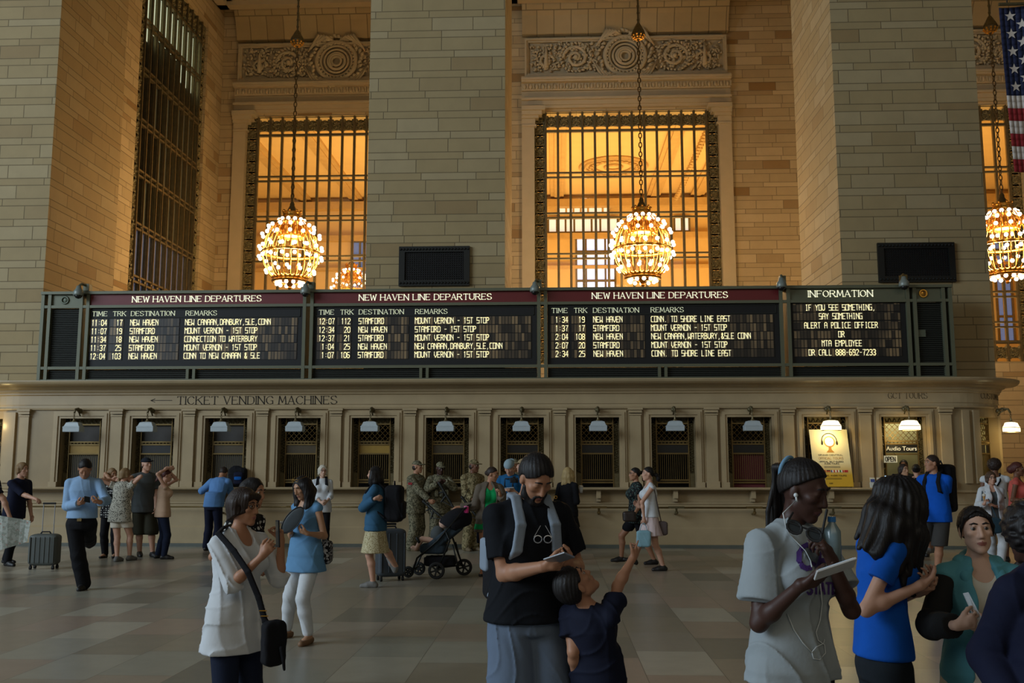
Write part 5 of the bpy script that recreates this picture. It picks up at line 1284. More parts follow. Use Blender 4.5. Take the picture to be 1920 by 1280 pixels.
def make_top(q, t, vox, am, bw):
    """t: m material, sl sleeve 0..2, hem (fraction of H below the pelvis), ease, neck, open"""
    H, s = q.H, q.H/1.75; ez = t.get('ease', .016)*s; hem = t.get('hem', .02)*H; f = Field(); sl = t.get('sl', .55)
    k2 = [(t_, a+ez, b+ez, o) for t_, a, b, o in q.keys]; fl = t.get('flare', 0)*s
    f.loft(q.base+q.spine*q.TL*.12, q.RT, q.TL*.88, [((t_-.12)/.88, a, b, o) for t_, a, b, o in k2], .02, rnd=.03*s)
    RP = np.stack([q.L, q.F, UP], 1); 
    a0, b0 = k2[1][1], k2[1][2]; aw, bwid = k2[2][1], k2[2][2]; eb = t.get('eb', .012)*s+.02; a0 = max(a0, .052*H+.088*s*(.55+.45*bw)+eb) if hem > .0 else a0; b0 = max(b0, q.keys[1][2]+eb, .088*s*(.55+.45*bw)+eb) if hem > 0 else b0
    h0 = hem/(hem+.16*H) if hem > 0 else .01; f.loft(q.pel-UP*hem, RP, hem+.16*H, [(0, a0+fl, b0+fl), (h0, a0, b0), (h0+(1-h0)*.5, aw*.55+a0*.45, bwid*.6+b0*.4), (1, aw*.97, bwid*.97)], .035, rnd=.012)
    for sd, sg in (('L', 1), ('R', -1)):
        f.rc(q.nb-UP*.012*s, q.sj[sd]+UP*.0, .034*s*bw+ez, .042*s*am*bw+ez*.8, .02)
        if 'f' == t.get('sx', 'f') and H > 1.3 and am < 1: f.ell(q.base+q.spine*q.TL*.7+q.tl*sg*.042*H+q.tf*.058*H*bw, (.034*H*bw+ez, .03*H*bw+ez, .034*H*bw+ez), q.RT, .04)
        S, E, W = q.sj[sd], q.el[sd], q.wr[sd]; r = am*s*(.5+.5*bw); sf = t.get('sflare', 0)
        if sl > 0:
            u = min(sl, 1.0); r0, r1 = .047*r+ez*.9, (.047-.008*u)*r+ez+sf
            f.rc(S, S+(E-S)*u*.35, r0, r0*.97, .012)
            def tube_(p, q_, ra, rb):
                z_ = unit(q_-p); x_ = unit(np.cross(z_, V3(.3, .9, .2))); f.loft(p, np.stack([x_, np.cross(z_, x_), z_], 1), np.linalg.norm(q_-p), [(0, ra, ra), (1, rb, rb)], .012, rnd=.004)
            if sl <= 1: tube_(S, S+(E-S)*u, r0*.97, r1)
            else:
                f.rc(S, E, r0*.97, .04*r+ez, .012); u = sl-1; w_ = E+(W-E)*u; rb = (.04-.013*u)*r+ez+sf
                if u > .25: f.rc(E, E+(W-E)*(u-.2), .04*r+ez, (.04-.013*u)*r+ez+sf*.6, .012)
                tube_(E, w_, .04*r+ez, rb)
    nd_ = unit(UP*.65+unit(q.hp(0, -.02, -.03)-q.nb)*.35); f.rc(q.nb+UP*.012*s, q.nb+nd_*.13*s, .054*s*(1 if am == 1 else .88)+.004, .07*s, .012, True)
    nk = t.get('neck', 'crew')
    if nk in ('v', 'scoop', 'tank'):
        c = q.nb+q.tf*.07*s-UP*(.03 if nk != 'v' else .05)*s
        f.ell(c, ((.06 if nk != 'tank' else .085)*s, .07*s, (.085 if nk == 'v' else .075)*s), q.RT, .01, True)
        if nk == 'tank': f.ell(q.nb-q.tf*.06*s, (.08*s, .05*s, .05*s), q.RT, .01, True)
    if t.get('open'):                                             # an open front, as of a cardigan
        f.loft(q.pel-UP*.3*H+q.tf*.12*s, q.RT if abs(q.spine[2]) > .9 else RP, .72*H, [(0, t['open']*s*1.5, .13*s), (.6, t['open']*s, .12*s), (1, t['open']*s*.7, .1*s)], .01, True, rnd=.01)
    if t.get('fold'): f.noise = folds(t['fold'], t.get('seed', 1))
    f.cut(q.pel-UP*hem, -UP)
    o = field_obj(t.get('name', 'shirt'), f, vox, t['m'], q.root, t.get('mi'))
    if nk == 'collar':
        c = Field()
        for sg in (1, -1): c.chain([q.nb-q.tf*.05*s+q.tl*sg*.02*s+UP*.012*s, q.nb+q.tl*sg*.058*s+UP*.012*s, q.nb+q.tf*.058*s+q.tl*sg*.03*s-UP*.012*s, q.nb+q.tf*.078*s+q.tl*sg*.05*s-UP*.05*s], [.014*s, .014*s, .014*s, .008*s], .006)
        field_obj('collar', c, max(vox*.7, .006), t['m'] if not isinstance(t['m'], list) else t['m'][0], q.root)
    return o
def make_bottom(q, b, vox, bw):
    H, s = q.H, q.H/1.75; kind = b.get('k', 'trousers'); f = Field(); r = s*(.55+.45*bw); ez = b.get('ease', .012)*s
    RP = np.stack([q.L, q.F, UP], 1); a0, b0 = q.keys[1][1]+ez, q.keys[1][2]+ez; wz = b.get('waist', .055)*H
    if kind == 'skirt':
        L = b.get('len', .24)*H; fl = b.get('flare', .04)*s
        f.loft(q.pel-UP*L, RP, L+wz, [(0, a0+fl, b0+fl+.02), (L/(L+wz), a0, b0), (1, a0*.86, b0*.9)], .02, rnd=.012)
        f.noise = folds(b.get('fold', .004), 4, .2); f.cut(q.pel-UP*L, -UP)
        return field_obj('skirt', f, vox, b['m'], q.root)
    f.loft(q.pel-UP*.045*H, RP, .045*H+wz, [(0, a0*.9, b0*.95), (.45, a0, b0), (1, a0*.9, b0*.92)], .02, rnd=.02*s)
    for sd in 'LR':
        hj, K, A = q.hip[sd], q.kn[sd], q.an[sd]
        if kind == 'shorts':
            u = b.get('len', .8); w_ = b.get('wide', .03)*s; e = hj+(K-hj)*u if u <= 1 else K+(A-K)*(u-1)
            f.rc(hj, e, .088*r+ez, .06*r+ez+w_, .025)
        else:
            w_ = b.get('wide', .012)*s; f.rc(hj, K, .088*r+ez, .056*r+ez+w_*.6, .025); f.chain([K, K+(A-K)*.35, A+(K-A)*b.get('crop', .02)], [.056*r+ez+w_*.6, .055*r+ez+w_*.7, .04*r+ez+w_], .02)
    if kind == 'shorts':
        zc = min(float((q.hip[sd]+(q.kn[sd]-q.hip[sd])*min(b.get('len', .8), 1.0))[2]) for sd in 'LR')-(.02 if b.get('len', .8) <= 1 else .06)*s
        f.cut(V3(0, 0, zc), -UP)
    if b.get('fold'): f.noise = folds(b['fold'], 7)
    return field_obj('shorts' if kind == 'shorts' else 'trousers', f, vox, b['m'], q.root)
# ---------------------------------------------------------------- things people carry
def rbox(f, c, R, half, rnd=.02, k=.01):
    f.loft(np.asarray(c)-R[:, 2]*half[2], R, 2*half[2], [(0, half[0], half[1]), (1, half[0], half[1])], k, rnd=rnd, e=5.0)
def phone(label, c, d, n, m=None, size=(.036, .075), scr=False):
    """d: long axis, n: screen normal"""
    d = unit(d); n = unit(np.asarray(n)-d*(np.asarray(n)@d)); x = np.cross(d, n); c = np.asarray(c)
    root = thing('phone', label, 'phone', tuple(c)); b = MB()
    vs = [Vector(c+x*sx*size[0]+d*sy*size[1]+n*sz*.0045) for sz in (-1, 1) for sy in (-1, 1) for sx in (-1, 1)]
    b.add(vs, [(0, 2, 3, 1), (4, 5, 7, 6), (0, 1, 5, 4), (2, 6, 7, 3), (0, 4, 6, 2), (1, 3, 7, 5)]); b.build('body', m or SIGNBLACK, root, bevel=.003)
    g = MB(); g.add([Vector(c+x*sx*size[0]*.9+d*sy*size[1]*.88+n*.0055) for sx, sy in ((-1, -1), (1, -1), (1, 1), (-1, 1))], [(0, 1, 2, 3)]); g.build('screen', SCRN if scr else SMOKE, root)
    return root
SCRN = mat('phone_screen', srgb(170, 200, 220), .3, var=.05, emit=srgb(170, 200, 225), es=.5)
def backpack(q, label, m, half=(.15, .09, .23), drop=.16, off=.0, strapm=None, strap=True, vox=None, patch=None, name='backpack', chest=True):
    vox = vox or max(q.vox, .007); s = q.H/1.75
    c = q.nb-q.spine*(drop+half[2]*.5)*1.0-q.tf*(q.keys[3][2]+half[1]+.012+off)
    root = thing(name, label, 'backpack', tuple(c)); f = Field(); rbox(f, c, q.RT, half, .06); rbox(f, c-q.tf*half[1]*.9-q.spine*half[2]*.35, q.RT, (half[0]*.8, .045, half[2]*.5), .035, .012)
    f.noise = folds(.004, 9); field_obj('bag', f, vox, m, root)
    t = Field(); t.chain([c+q.spine*half[2]*.98+q.tl*.03-q.tf*0, c+q.spine*(half[2]+.05), c+q.spine*half[2]*.98-q.tl*.03], [.01, .011, .01], .005); field_obj('handle', t, .007, m, root)
    if patch: 
        g = Field(); rbox(g, c-q.tf*(half[1]*.9+.045)-q.spine*half[2]*.3, q.RT, (half[0]*.6, .012, .05), .008); field_obj('patch', g, .007, patch, root)
    if strap:
        for sg in (1, -1):
            S = q.nb+q.tl*sg*.075*s; g = Field(); d0 = q.keys[3][2]
            pts = [c+q.spine*half[2]*.8+q.tl*sg*.06+q.tf*half[1], S-q.tf*.05*s+UP*.03*s, S+q.tl*sg*.008+q.tf*.035*s+UP*.022*s, S+q.tl*sg*.02*s+q.tf*(d0+.016)-q.spine*.11*s, S+q.tl*sg*.035*s+q.tf*(d0+.004)-q.spine*.24*s, c-q.spine*half[2]*.75+q.tl*sg*half[0]*.95+q.tf*half[1]*.9]
            w_ = .013
            for o_ in (-.016, 0, .016): g.chain([p+q.tl*o_ for p in pts], [w_]*len(pts), .008)
            field_obj('strap', g, max(vox*.8, .0065), strapm or m, root)
    return root, c
def loop_pts(a, b, sag=0.0, n=8): return [tuple(np.asarray(a)*(1-i/n)+np.asarray(b)*i/n-UP*sag*4*(i/n)*(1-i/n)) for i in range(n+1)]
def handbag(label, c, m, half=(.13, .06, .1), top=None, R=None, vox=.008, cat='handbag', name='handbag', strapm=None, sr=.008, group=None):
    c = np.asarray(c, float); R = np.eye(3) if R is None else R; root = thing(name, label, cat, tuple(c), group); f = Field(); rbox(f, c, R, half, .035); f.noise = folds(.003, 5); field_obj('bag', f, vox, m, root)
    if top is not None:
        mb = MB()
        for p in (top if isinstance(top[0], list) else [top]): mb.tube([Vector(v) for v in p], sr, 6)
        mb.build('strap', strapm or m, root, smooth=True)
    return root
# ================================================================ cloths
def cl(k, r, g, b, **kw): return cloth(k, srgb(r, g, b), **kw)
def patterned(key, cols, scale=30, kind='noise', thr=(.42, .58), rough=.85):
    t = NT('pattern_'+key); pos = t.N('TexCoord').outputs['Object']
    if kind == 'dots':
        v = t.N('TexVoronoi'); v.inputs['Scale'].default_value = scale; v.inputs['Randomness'].default_value = thr[1]; t.put(v.inputs['Vector'], pos)
        c = t.mix(t.M('LESS_THAN', v.outputs['Distance'], thr[0]), cols[0], cols[1])
    elif kind == 'stripes':
        s_ = t.N('SeparateXYZ'); t.put(s_.inputs[0], pos); f = t.M('FRACT', t.M('MULTIPLY', s_.outputs[2], scale)); c = t.mix(t.M('LESS_THAN', f, thr[0]), cols[0], cols[1])
    else:
        a = t.noise(scale, 3, pos, .6); c = t.mix(t.M('GREATER_THAN', a, thr[0]), cols[0], cols[1])
        if len(cols) > 2: c = t.mix(t.M('GREATER_THAN', t.noise(scale*1.37, 2, pos, .5), thr[1]), c, cols[2])
    t.set(Base_Color=c, Roughness=rough); t.bsdf.inputs['Specular IOR Level'].default_value = .2; return t.m
CAMO = patterned('camouflage', (srgb(92, 88, 70), srgb(128, 122, 98), srgb(70, 68, 52)), 26, thr=(.47, .56))
CAMO2 = patterned('camouflage_tan', (srgb(110, 98, 68), srgb(142, 128, 94), srgb(78, 70, 46)), 22, thr=(.47, .57))
DOTW = patterned('white_dots_on_black', (srgb(20, 20, 24), srgb(196, 196, 190)), 26, 'dots', (.34, .25))
DOTS2 = patterned('black_blots_on_white', (srgb(176, 172, 158), srgb(40, 40, 38)), 44, 'dots', (.36, .9))
LEAFY = patterned('dark_floral', (srgb(22, 26, 28), srgb(70, 92, 88), srgb(120, 100, 90)), 34, thr=(.55, .66))
STRIPE = patterned('navy_white_stripes', (srgb(24, 28, 44), srgb(150, 156, 170)), 9.0, 'stripes', (.09, .1))
SKIRTP = patterned('beige_mottled', (srgb(196, 184, 148), srgb(150, 136, 98), srgb(212, 202, 170)), 60, thr=(.5, .6))
BLKWHT = patterned('black_white_zigzag', (srgb(24, 24, 28), srgb(170, 170, 174)), 40, thr=(.52, .9))
LBLUE = cl('light_blue', 140, 172, 206); BLACKC = cl('black', 22, 22, 26); NAVY = cl('navy', 24, 28, 48); DKJEAN = cl('dark_jeans', 26, 34, 54); GREYC = cl('grey', 74, 78, 78); OLIVE = cl('dark_olive', 52, 50, 38); WHITEC = cl('white', 206, 210, 214); CREAM = cl('cream', 214, 206, 190)
BEIGE = cl('beige', 196, 164, 138); BLUEW = cl('work_blue', 92, 134, 186); SOFTBLUE = cl('soft_blue', 96, 140, 178); DENIM = cl('denim_jacket', 52, 92, 122); GREENC = cl('bright_green', 16, 150, 84); TAUPE = cl('taupe', 98, 88, 76); TEAL_D = cl('blue_teal', 24, 84, 128); BLACKT = cl('black_tee', 17, 20, 26)
DSHORT = cl('denim_shorts', 100, 114, 134); NAVYT = cl('navy_tee', 22, 26, 44); TEEGREY = cl('grey_tee', 150, 158, 162); ROYAL = cl('royal_blue', 14, 82, 176); POLO = cl('polo_blue', 12, 84, 188); LEGG = cl('leggings', 28, 34, 40); TEALJ = cl('teal_jacket', 92, 158, 174); BROWNBLK = cl('brown_black', 36, 36, 36); CORAL = cl('coral', 198, 92, 82); SAGE = cl('sage_top', 100, 130, 126)
PINKW = cl('pink_white', 206, 186, 184); GREYSH = cl('grey_shorts', 62, 60, 58); STRAPG = cl('strap_grey', 134, 146, 160); TANCAP = cl('tan_cap', 150, 130, 100); SKYCAP = cl('light_cap', 140, 160, 168); BLKCAP = cl('dark_cap', 30, 34, 42); SILV = mat('silver', srgb(170, 172, 176), .35, .8); NAVYK = cl('navy_knit', 20, 24, 46)
CASE1 = mat('suitcase_grey', srgb(84, 88, 84), .55, var=.1, scale=6); CASE2 = mat('suitcase_slate', srgb(62, 68, 74), .5, var=.1, scale=6); RUBBER = mat('rubber', srgb(20, 20, 20), .7)
def glasses(q, m=SIGNBLACK, name='glasses', up=0.0):
    hp, k = q.hp, q.hk; b = MB(); y = .094-up*.25; z = .012+up
    for sg in (1, -1):
        b.tube([hp(sg*.032+.021*math.cos(a*.5236), y-abs(math.cos(a*.5236)*.5+.5 if sg > 0 else .5-.5*math.cos(a*.5236))*.008, z+.016*math.sin(a*.5236)) for a in range(12)], .0018*k, 5, closed=True)
        b.tube([hp(sg*.054, y-.008, z+.006), hp(sg*.077, .03-up*.3, z+.008), hp(sg*.08, -.01-up*.3, z+.002)], .0016*k, 5)
    b.tube([hp(-.011, y, z+.004), hp(.011, y, z+.004)], .0016*k, 5); b.build(name, m, q.root)
def strap(q, pts, m, r=.008, name='strap'):
    b = MB(); b.tube([Vector(p) for p in pts], r, 6); return b.build(name, m, q.root if hasattr(q, 'root') else q, smooth=True)
def suitcase(label, px, Y, yaw, w_, d_, h_, m, hpx=None, htop=1.0, ribs=6):
    p = at(px, 1000, Y); root = thing('suitcase', label, 'suitcase', (p.x, Y, 0)); a = math.radians(yaw)
    R = np.array([[math.cos(a), -math.sin(a), 0], [math.sin(a), math.cos(a), 0], [0, 0, 1]]); c = V3(p.x, Y, .06+h_/2)
    f = Field(); rbox(f, c, R, (w_/2, d_/2, h_/2), .06); field_obj('shell', f, .009, m, root)
    g = Field()
    for k in range(ribs):
        x = -w_*.4+w_*.8*k/(ribs-1)
        for sy in (-1, 1): g.rc(c+R@V3(x, sy*d_/2, -h_*.4), c+R@V3(x, sy*d_/2, h_*.4), .009, .009, .004)
    field_obj('ribs', g, .008, m, root)
    b = MB()
    for sx in (-1, 1):
        for sy in (-1, 1):
            q_ = c+R@V3(sx*w_*.38, sy*d_*.34, -h_/2-.03); b.tube([q_+R@V3(-.015, 0, 0), q_+R@V3(.015, 0, 0)], .03, 10); b.tube([q_+V3(0, 0, .01), q_+V3(0, 0, .06)], .018, 6)
    b.build('wheels', RUBBER, root)
    b = MB(); hw = .09
    top = c+V3(0, 0, h_/2)
    for sx in (-1, 1): b.tube([top+R@V3(sx*hw, d_*.3, 0), V3(*(top+R@V3(sx*hw, d_*.3, 0))[:2], htop)+(np.array([hpx, 0, 0]) if hpx else 0)], .008, 6)
    b.build('handle_bars', SILV, root)
    e = [V3(*(top+R@V3(sx*hw*1.1, d_*.3, 0))[:2], htop)+(np.array([hpx, 0, 0]) if hpx else 0) for sx in (-1, 1)]
    MB().tube(e, .016, 8).build('grip', RUBBER, root)
    b = MB(); b.tube([top+R@V3(-.08, 0, 0), top+R@V3(-.06, 0, .03), top+R@V3(.06, 0, .03), top+R@V3(.08, 0, 0)], .012, 6); b.build('top_handle', RUBBER, root)
    return root
# ================================================================ people, left to right
F_ = .0062
# left edge
q = person('person in navy striped polo holding a large map, cut by the left edge', -14, 13.9, 1.74, -70, 'm', 'light', vox=.011, hair=dict(s='short', c='brown'), top=dict(m=STRIPE, sl=.75, hem=.05, sflare=.01), bottom=dict(m=NAVY, k='shorts', len=.85), arms={'L': {'w': (31, 1004, -.12), 'e': (24, 955, -.12), 'pn': (0, 1, 0), 'curl': .6}, 'R': {'w': (-10, 985, .2)}})
hl = q.hd['L'][0]; root = thing('map', 'large unfolded pale paper map held at the left edge', 'map', tuple(hl)); b = MB(); n = 10
def mp(u, v): return Vector((hl[0]-.42+u*.68+v*.0-(1-v)*.0+.12*(u-.5)*(1-v), hl[1]-.06+.03*math.sin(u*9)+.05*v, hl[2]+.14-v*.66+.12*u*(1-v)*-1.2+u*v*.22))
for i in range(n):
    for k in range(n): b.quad(mp(i/n, k/n), mp((i+1)/n, k/n), mp((i+1)/n, (k+1)/n), mp(i/n, (k+1)/n))
o = b.build('sheet', patterned('printed_map', (srgb(176, 180, 172), srgb(150, 156, 146), srgb(160, 130, 120)), 18, thr=(.5, .66), rough=.7), root); so = o.modifiers.new('solid', 'SOLIDIFY'); so.thickness = .003
q = person('fair haired person in dark shirt pulling a grey suitcase at far left', 30, 16.0, 1.70, 72, 'm', 'light', vox=.011, lean=9, hair=dict(s='short', c='fair', th=1.08, full=1, l=-.02), top=dict(m=NAVY, sl=.95, hem=.05, ease=.02), bottom=dict(m=BLACKC), arms={'R': {'w': (84, 941, -.35), 'e': (54, 936, -.2), 'pn': (0, 0, -1), 'curl': .55}}, legs={'L': {'s': -.1}, 'R': {'s': .05}})
suitcase('grey ribbed suitcase with raised silver handle near the left edge', 86, 15.45, 6, .46, .25, .5, CASE1, hpx=-.0, htop=1.04)
q = person('man in pale blue shirt and black trousers looking down at his phone', 158, 12.5, 1.76, 14, 'm', 'tan', vox=.0085, head=(12, 36, 0), hair=dict(s='short', c='black', th=1.05), eyes='down', top=dict(m=LBLUE, sl=1.97, hem=-.04, ease=.022, neck='collar', fold=.005, sflare=.004), bottom=dict(m=BLACKC, wide=.03, ease=.02, fold=.003), arms={'R': {'w': (165, 940, -.32), 'e': (127, 940, -.08), 'pn': (.3, .3, 1), 'hd': (.7, -.5, .15), 'curl': .55}, 'L': {'w': (189, 941, -.3), 'e': (199, 936, -.05), 'pn': (-.4, .3, 1), 'hd': (-.7, -.5, .15), 'curl': .55}}, legs={'R': {'f': (154, 1106)}, 'L': {'f': (168, 1080), 'lift': .12, 'pitch': -40}})
phone('phone held by the man in the pale blue shirt', (q.hd['R'][0]+q.hd['L'][0])/2+V3(0, -.03, .035), (.35, -.8, .5), (0, .5, .8))
b = MB(); c = q.pel+UP*.055+q.F*.14; b.box(c[0]-.03, c[0]+.03, c[1]-.012, c[1]+.01, c[2]-.018, c[2]+.02); b.build('belt_buckle', BRASS, q.root)
q = person('person in black top with white dots hugging the woman in the blotted blouse', 212, 17.4, 1.62, 5, 'f', 'olive', vox=.011, lean=6, head=(50, 10, 10), hair=dict(s='short', c='fair', full=1), top=dict(m=DOTW, sl=.6, hem=.06), bottom=dict(m=BLACKC), shoes='sandal', arms={'R': {'w': (212, 905, -.28), 'e': (196, 898, -.15)}, 'L': {'w': (236, 900, -.3), 'e': (232, 905, .0)}})
q = person('woman in white blotted blouse and white shorts hugging, back turned', 228, 16.35, 1.63, 172, 'f', 'light', vox=.011, lean=5, head=(-20, 8, 0), hair=dict(s='short', c='fair', full=1, th=1.05), top=dict(m=DOTS2, sl=.35, hem=.075, ease=.03, flare=.02, fold=.004), bottom=dict(m=CREAM, k='shorts', len=.52, wide=.035), shoes='grey', arms={'R': {'w': (252, 899, .12), 'e': (259, 898, -.02), 'hd': (-1, 0, .1)}, 'L': {'w': (206, 899, .15), 'e': (200, 905, .0), 'hd': (.8, .3, 0)}}, legs={'L': {'f': (222, 1052), 'toe': 0}, 'R': {'f': (246, 1050), 'toe': -10}})
glasses(q, SIGNBLACK, 'sunglasses', .085)
q = person('man in grey shirt and dark cap looking away to the right', 272, 17.3, 1.79, 38, 'm', 'light', vox=.011, bw=1.12, head=(20, -6, 0), hair=dict(s='hat', c='dark', cap=BLKCAP), top=dict(m=GREYC, sl=.75, hem=.05, ease=.025, sflare=.012, fold=.004), bottom=dict(m=OLIVE, k='shorts', len=1.02, wide=.05), shoes='black', arms={'L': {'w': (292, 955, -.1)}, 'R': {'w': (252, 960, -.05)}}, legs={'R': {'f': (262, 1043)}, 'L': {'f': (288, 1044)}})
q = person('woman in beige tank top and dark jeans with hands behind her head', 308, 16.8, 1.58, 120, 'f', 'light', vox=.011, head=(-10, 10, 0), hair=dict(s='pony', c='auburn', l=.3), top=dict(m=BEIGE, sl=0, hem=.035, neck='tank'), bottom=dict(m=DKJEAN, wide=.006), shoes='black', arms={'R': {'w': (307, 882, -.1), 'e': (294, 886, -.2), 'hd': (.7, .5, -.25), 'curl': .4}, 'L': {'w': (318, 884, .05), 'e': (320, 905, .15), 'hd': (-.3, -.6, .5)}}, legs={'R': {'f': (312, 1048), 'toe': -20}, 'L': {'f': (300, 1046)}})
# the man bent over the counter, and his backpack
q = person('man in blue shirt bent over the ticket counter with his back turned', 402, 19.0, 1.72, 172, 'm', 'tan', vox=.011, lean=24, head=(0, 42, 0), hair=dict(s='short', c='dark'), top=dict(m=BLUEW, sl=1.9, hem=.01, ease=.03, fold=.005), bottom=dict(m=NAVY, wide=.02), arms={'R': {'w': (425, 905, .62), 'e': (430, 912, .3), 'pn': (0, 0, -1)}, 'L': {'w': (396, 905, .62), 'e': (384, 915, .3), 'pn': (0, 0, -1)}})
p = atq(445, 913, 19.86); c = V3(p.x, 19.87, SZ+.2); root = thing('backpack', 'navy backpack with bright blue panel standing on the counter', 'backpack', (p.x, 19.87, SZ))
f = Field(); rbox(f, c, np.eye(3), (.18, .1, .2), .06); f.ell(c+V3(-.04, 0, .15), (.13, .09, .09), None, .03); f.cut(V3(0, 0, SZ+.002), -UP); f.noise = folds(.006, 2); field_obj('bag', f, .009, BLACKC, root)
f = Field(); rbox(f, c+V3(.05, -.1, -.02), np.eye(3), (.1, .05, .13), .04); field_obj('front_pocket', f, .009, NAVY, root)
f = Field(); rbox(f, c+V3(.05, -.15, -.02), np.eye(3), (.075, .012, .035), .01); field_obj('patch', f, .007, cl('bag_blue', 20, 96, 180), root)
# foreground woman photographing
q = person('woman in white blouse and glasses taking a photo with her phone', 452, 5.5, 1.50, 58, 'f', 'tan', vox=F_, bw=1.0, detail=True, head=(14, 2, 0), hair=dict(s='short', c='dark', full=1, th=1.14, l=.005, fringe=1), top=dict(m=WHITEC, sl=1.12, hem=.095, ease=.022, flare=.018, neck='scoop', fold=.012, sflare=.01, name='blouse'), bottom=dict(m=DKJEAN, ease=.014), shoes='black',
 arms={'R': {'w': (498, 1036, -.24), 'e': (430, 1082, -.2), 'pn': (.2, .75, .3), 'hd': (.55, .0, .7), 'curl': .55}, 'L': {'w': (526, 1040, .12), 'e': (524, 1086, .14), 'pn': (-.35, -.75, .2), 'hd': (-.12, -.3, .9), 'curl': .6}})
glasses(q, SIGNBLACK)
ph_c = atq(521, 1000, 5.42); phone('black phone raised by the woman in white blouse', tuple(ph_c), (-.06, 0, 1), (-.86, -.45, .1))
bc = atq(513, 1205, 5.22); hbag = thing('crossbody_bag', 'small black crossbody bag hanging at the white blouse', 'handbag', tuple(bc)); f = Field(); rbox(f, bc, np.array([[.75, -.66, 0], [.66, .75, 0], [0, 0, 1]]), (.062, .04, .12), .035); f.noise = folds(.004, 6); field_obj('bag', f, .007, BLACKC, hbag)
f = Field(); pts = [np.array(atq(418, 990, 5.42)), np.array(atq(409, 999, 5.33)), np.array(atq(438, 1032, 5.27)), np.array(atq(465, 1072, 5.225)), np.array(atq(485, 1120, 5.225)), np.array(atq(497, 1165, 5.22)), np.array(bc)+V3(-.03, 0, .1)]
pts = [np.array(atq(430, 985, 5.62))]+pts
for o_ in (-.009, .0, .009): f.chain([p_+V3(o_, 0, o_*.5) for p_ in pts], [.0075]*len(pts), .006)
field_obj('strap', f, .006, BLACKC, hbag)
b = MB()
for px_, py_ in ((493, 1146), (496, 1156)): p_ = np.array(atq(px_, py_, 5.205)); b.tube([p_-V3(.02, 0, -.004), p_+V3(.02, 0, .004)], .003, 6)
b.build('buckle', GOLD, hbag)
f = Field(); c = np.array(bc); f.chain([c+V3(.05, -.03, -.02), c+V3(.065, -.035, -.08), c+V3(.07, -.03, -.13)], [.012, .01, .008], .006); field_obj('tassel', f, .006, BLACKC, hbag)
q = person('dark haired person in dotted black top behind the woman in white blouse', 450, 6.9, 1.56, 66, 'f', 'tan', vox=.0085, bw=.86, lean=8, head=(6, 8, 0), hair=dict(s='short', c='black', full=1), top=dict(m=DOTW, sl=.5, hem=.0), bottom=dict(m=BLACKC), arms={'R': {'wv': (.03, .08, -.2)}, 'L': {'wv': (-.02, .08, -.2)}})
# woman in blue sleeveless top
q = person('woman in blue sleeveless top and white trousers reading beside the suitcase walkway', 577, 8.55, 1.575, -32, 'f', 'olive', vox=.007, detail=True, head=(-6, 24, 0), eyes='down', hair=dict(s='long', c='black', l=.24, loose=1, th=1.03), top=dict(m=SOFTBLUE, sl=0, hem=.075, ease=.024, flare=.03, neck='tank', fold=.006), bottom=dict(m=WHITEC, wide=.004, crop=.12, fold=.003), shoes='flat',
 arms={'L': {'w': (578, 1000, -.3), 'e': (610, 1012, -.1), 'pn': (-.5, .2, .6), 'hd': (-.9, -.2, .35), 'curl': .55}, 'R': {'w': (545, 998, -.16), 'e': (543, 1026, .06), 'pn': (.5, -.1, .6), 'hd': (.1, -.3, .9), 'curl': .5}}, legs={'L': {'f': (574, 1208), 'toe': 20}, 'R': {'f': (530, 1196), 'toe': -10}})
q.root['label'] = 'woman in blue sleeveless top and white trousers holding a grey fan'
glasses(q, GOLD, 'sunglasses', .1)
phone('pale phone held by the woman in blue sleeveless top', atq(541, 980, 8.24), (-1, -.2, .05), (0, .3, 1), SILV)
fc = q.hd['L'][0]+V3(-.07, -.03, .1); root = thing('hand_fan', 'grey leaf shaped fan held by woman in blue sleeveless top', 'fan', tuple(fc)); f = Field(); a = math.radians(38); R = np.array([[math.cos(a), 0, math.sin(a)], [0, 1, 0], [-math.sin(a), 0, math.cos(a)]]); f.ell(fc, (.066, .01, .145), R, .01)
field_obj('blade', f, .007, mat('fan_film', srgb(64, 72, 78), .4, var=.25, scale=20), root); b = MB(); b.tube([fc+R@V3(.065*math.sin(k*.2618), -.004, .144*math.cos(k*.2618)) for k in range(24)], .005, 6, closed=True); b.build('rim', SIGNBLACK, root); MB().tube([fc+R@V3(0, 0, -.14), fc+R@V3(0, 0, -.24)], .008, 6).build('handle', SIGNBLACK, root)
sc_ = np.array(atq(612, 1035, 8.62)); handbag('black and white patterned bag at the hip of woman in blue', sc_, BLKWHT, (.05, .09, .11), loop_pts(sc_+V3(0, 0, .1), q.sj['L']+V3(.01, .02, .045)))
q = person('white haired woman in white shirt with a black backpack by the counter', 604, 18.9, 1.66, 12, 'f', 'pale', vox=.011, head=(15, 5, 0), hair=dict(s='bob', c='white', th=1.1, l=.0), top=dict(m=WHITEC, sl=1.5, hem=.05, ease=.022), bottom=dict(m=BLACKC), shoes='white', arms={'L': {'w': (614, 938, -.22), 'e': (620, 928, -.02)}, 'R': {'w': (602, 942, -.24), 'e': (592, 930, -.05)}})
glasses(q, cl('red_rim', 110, 30, 34)); backpack(q, 'black backpack worn by the white haired woman', BLACKC, (.14, .08, .2))
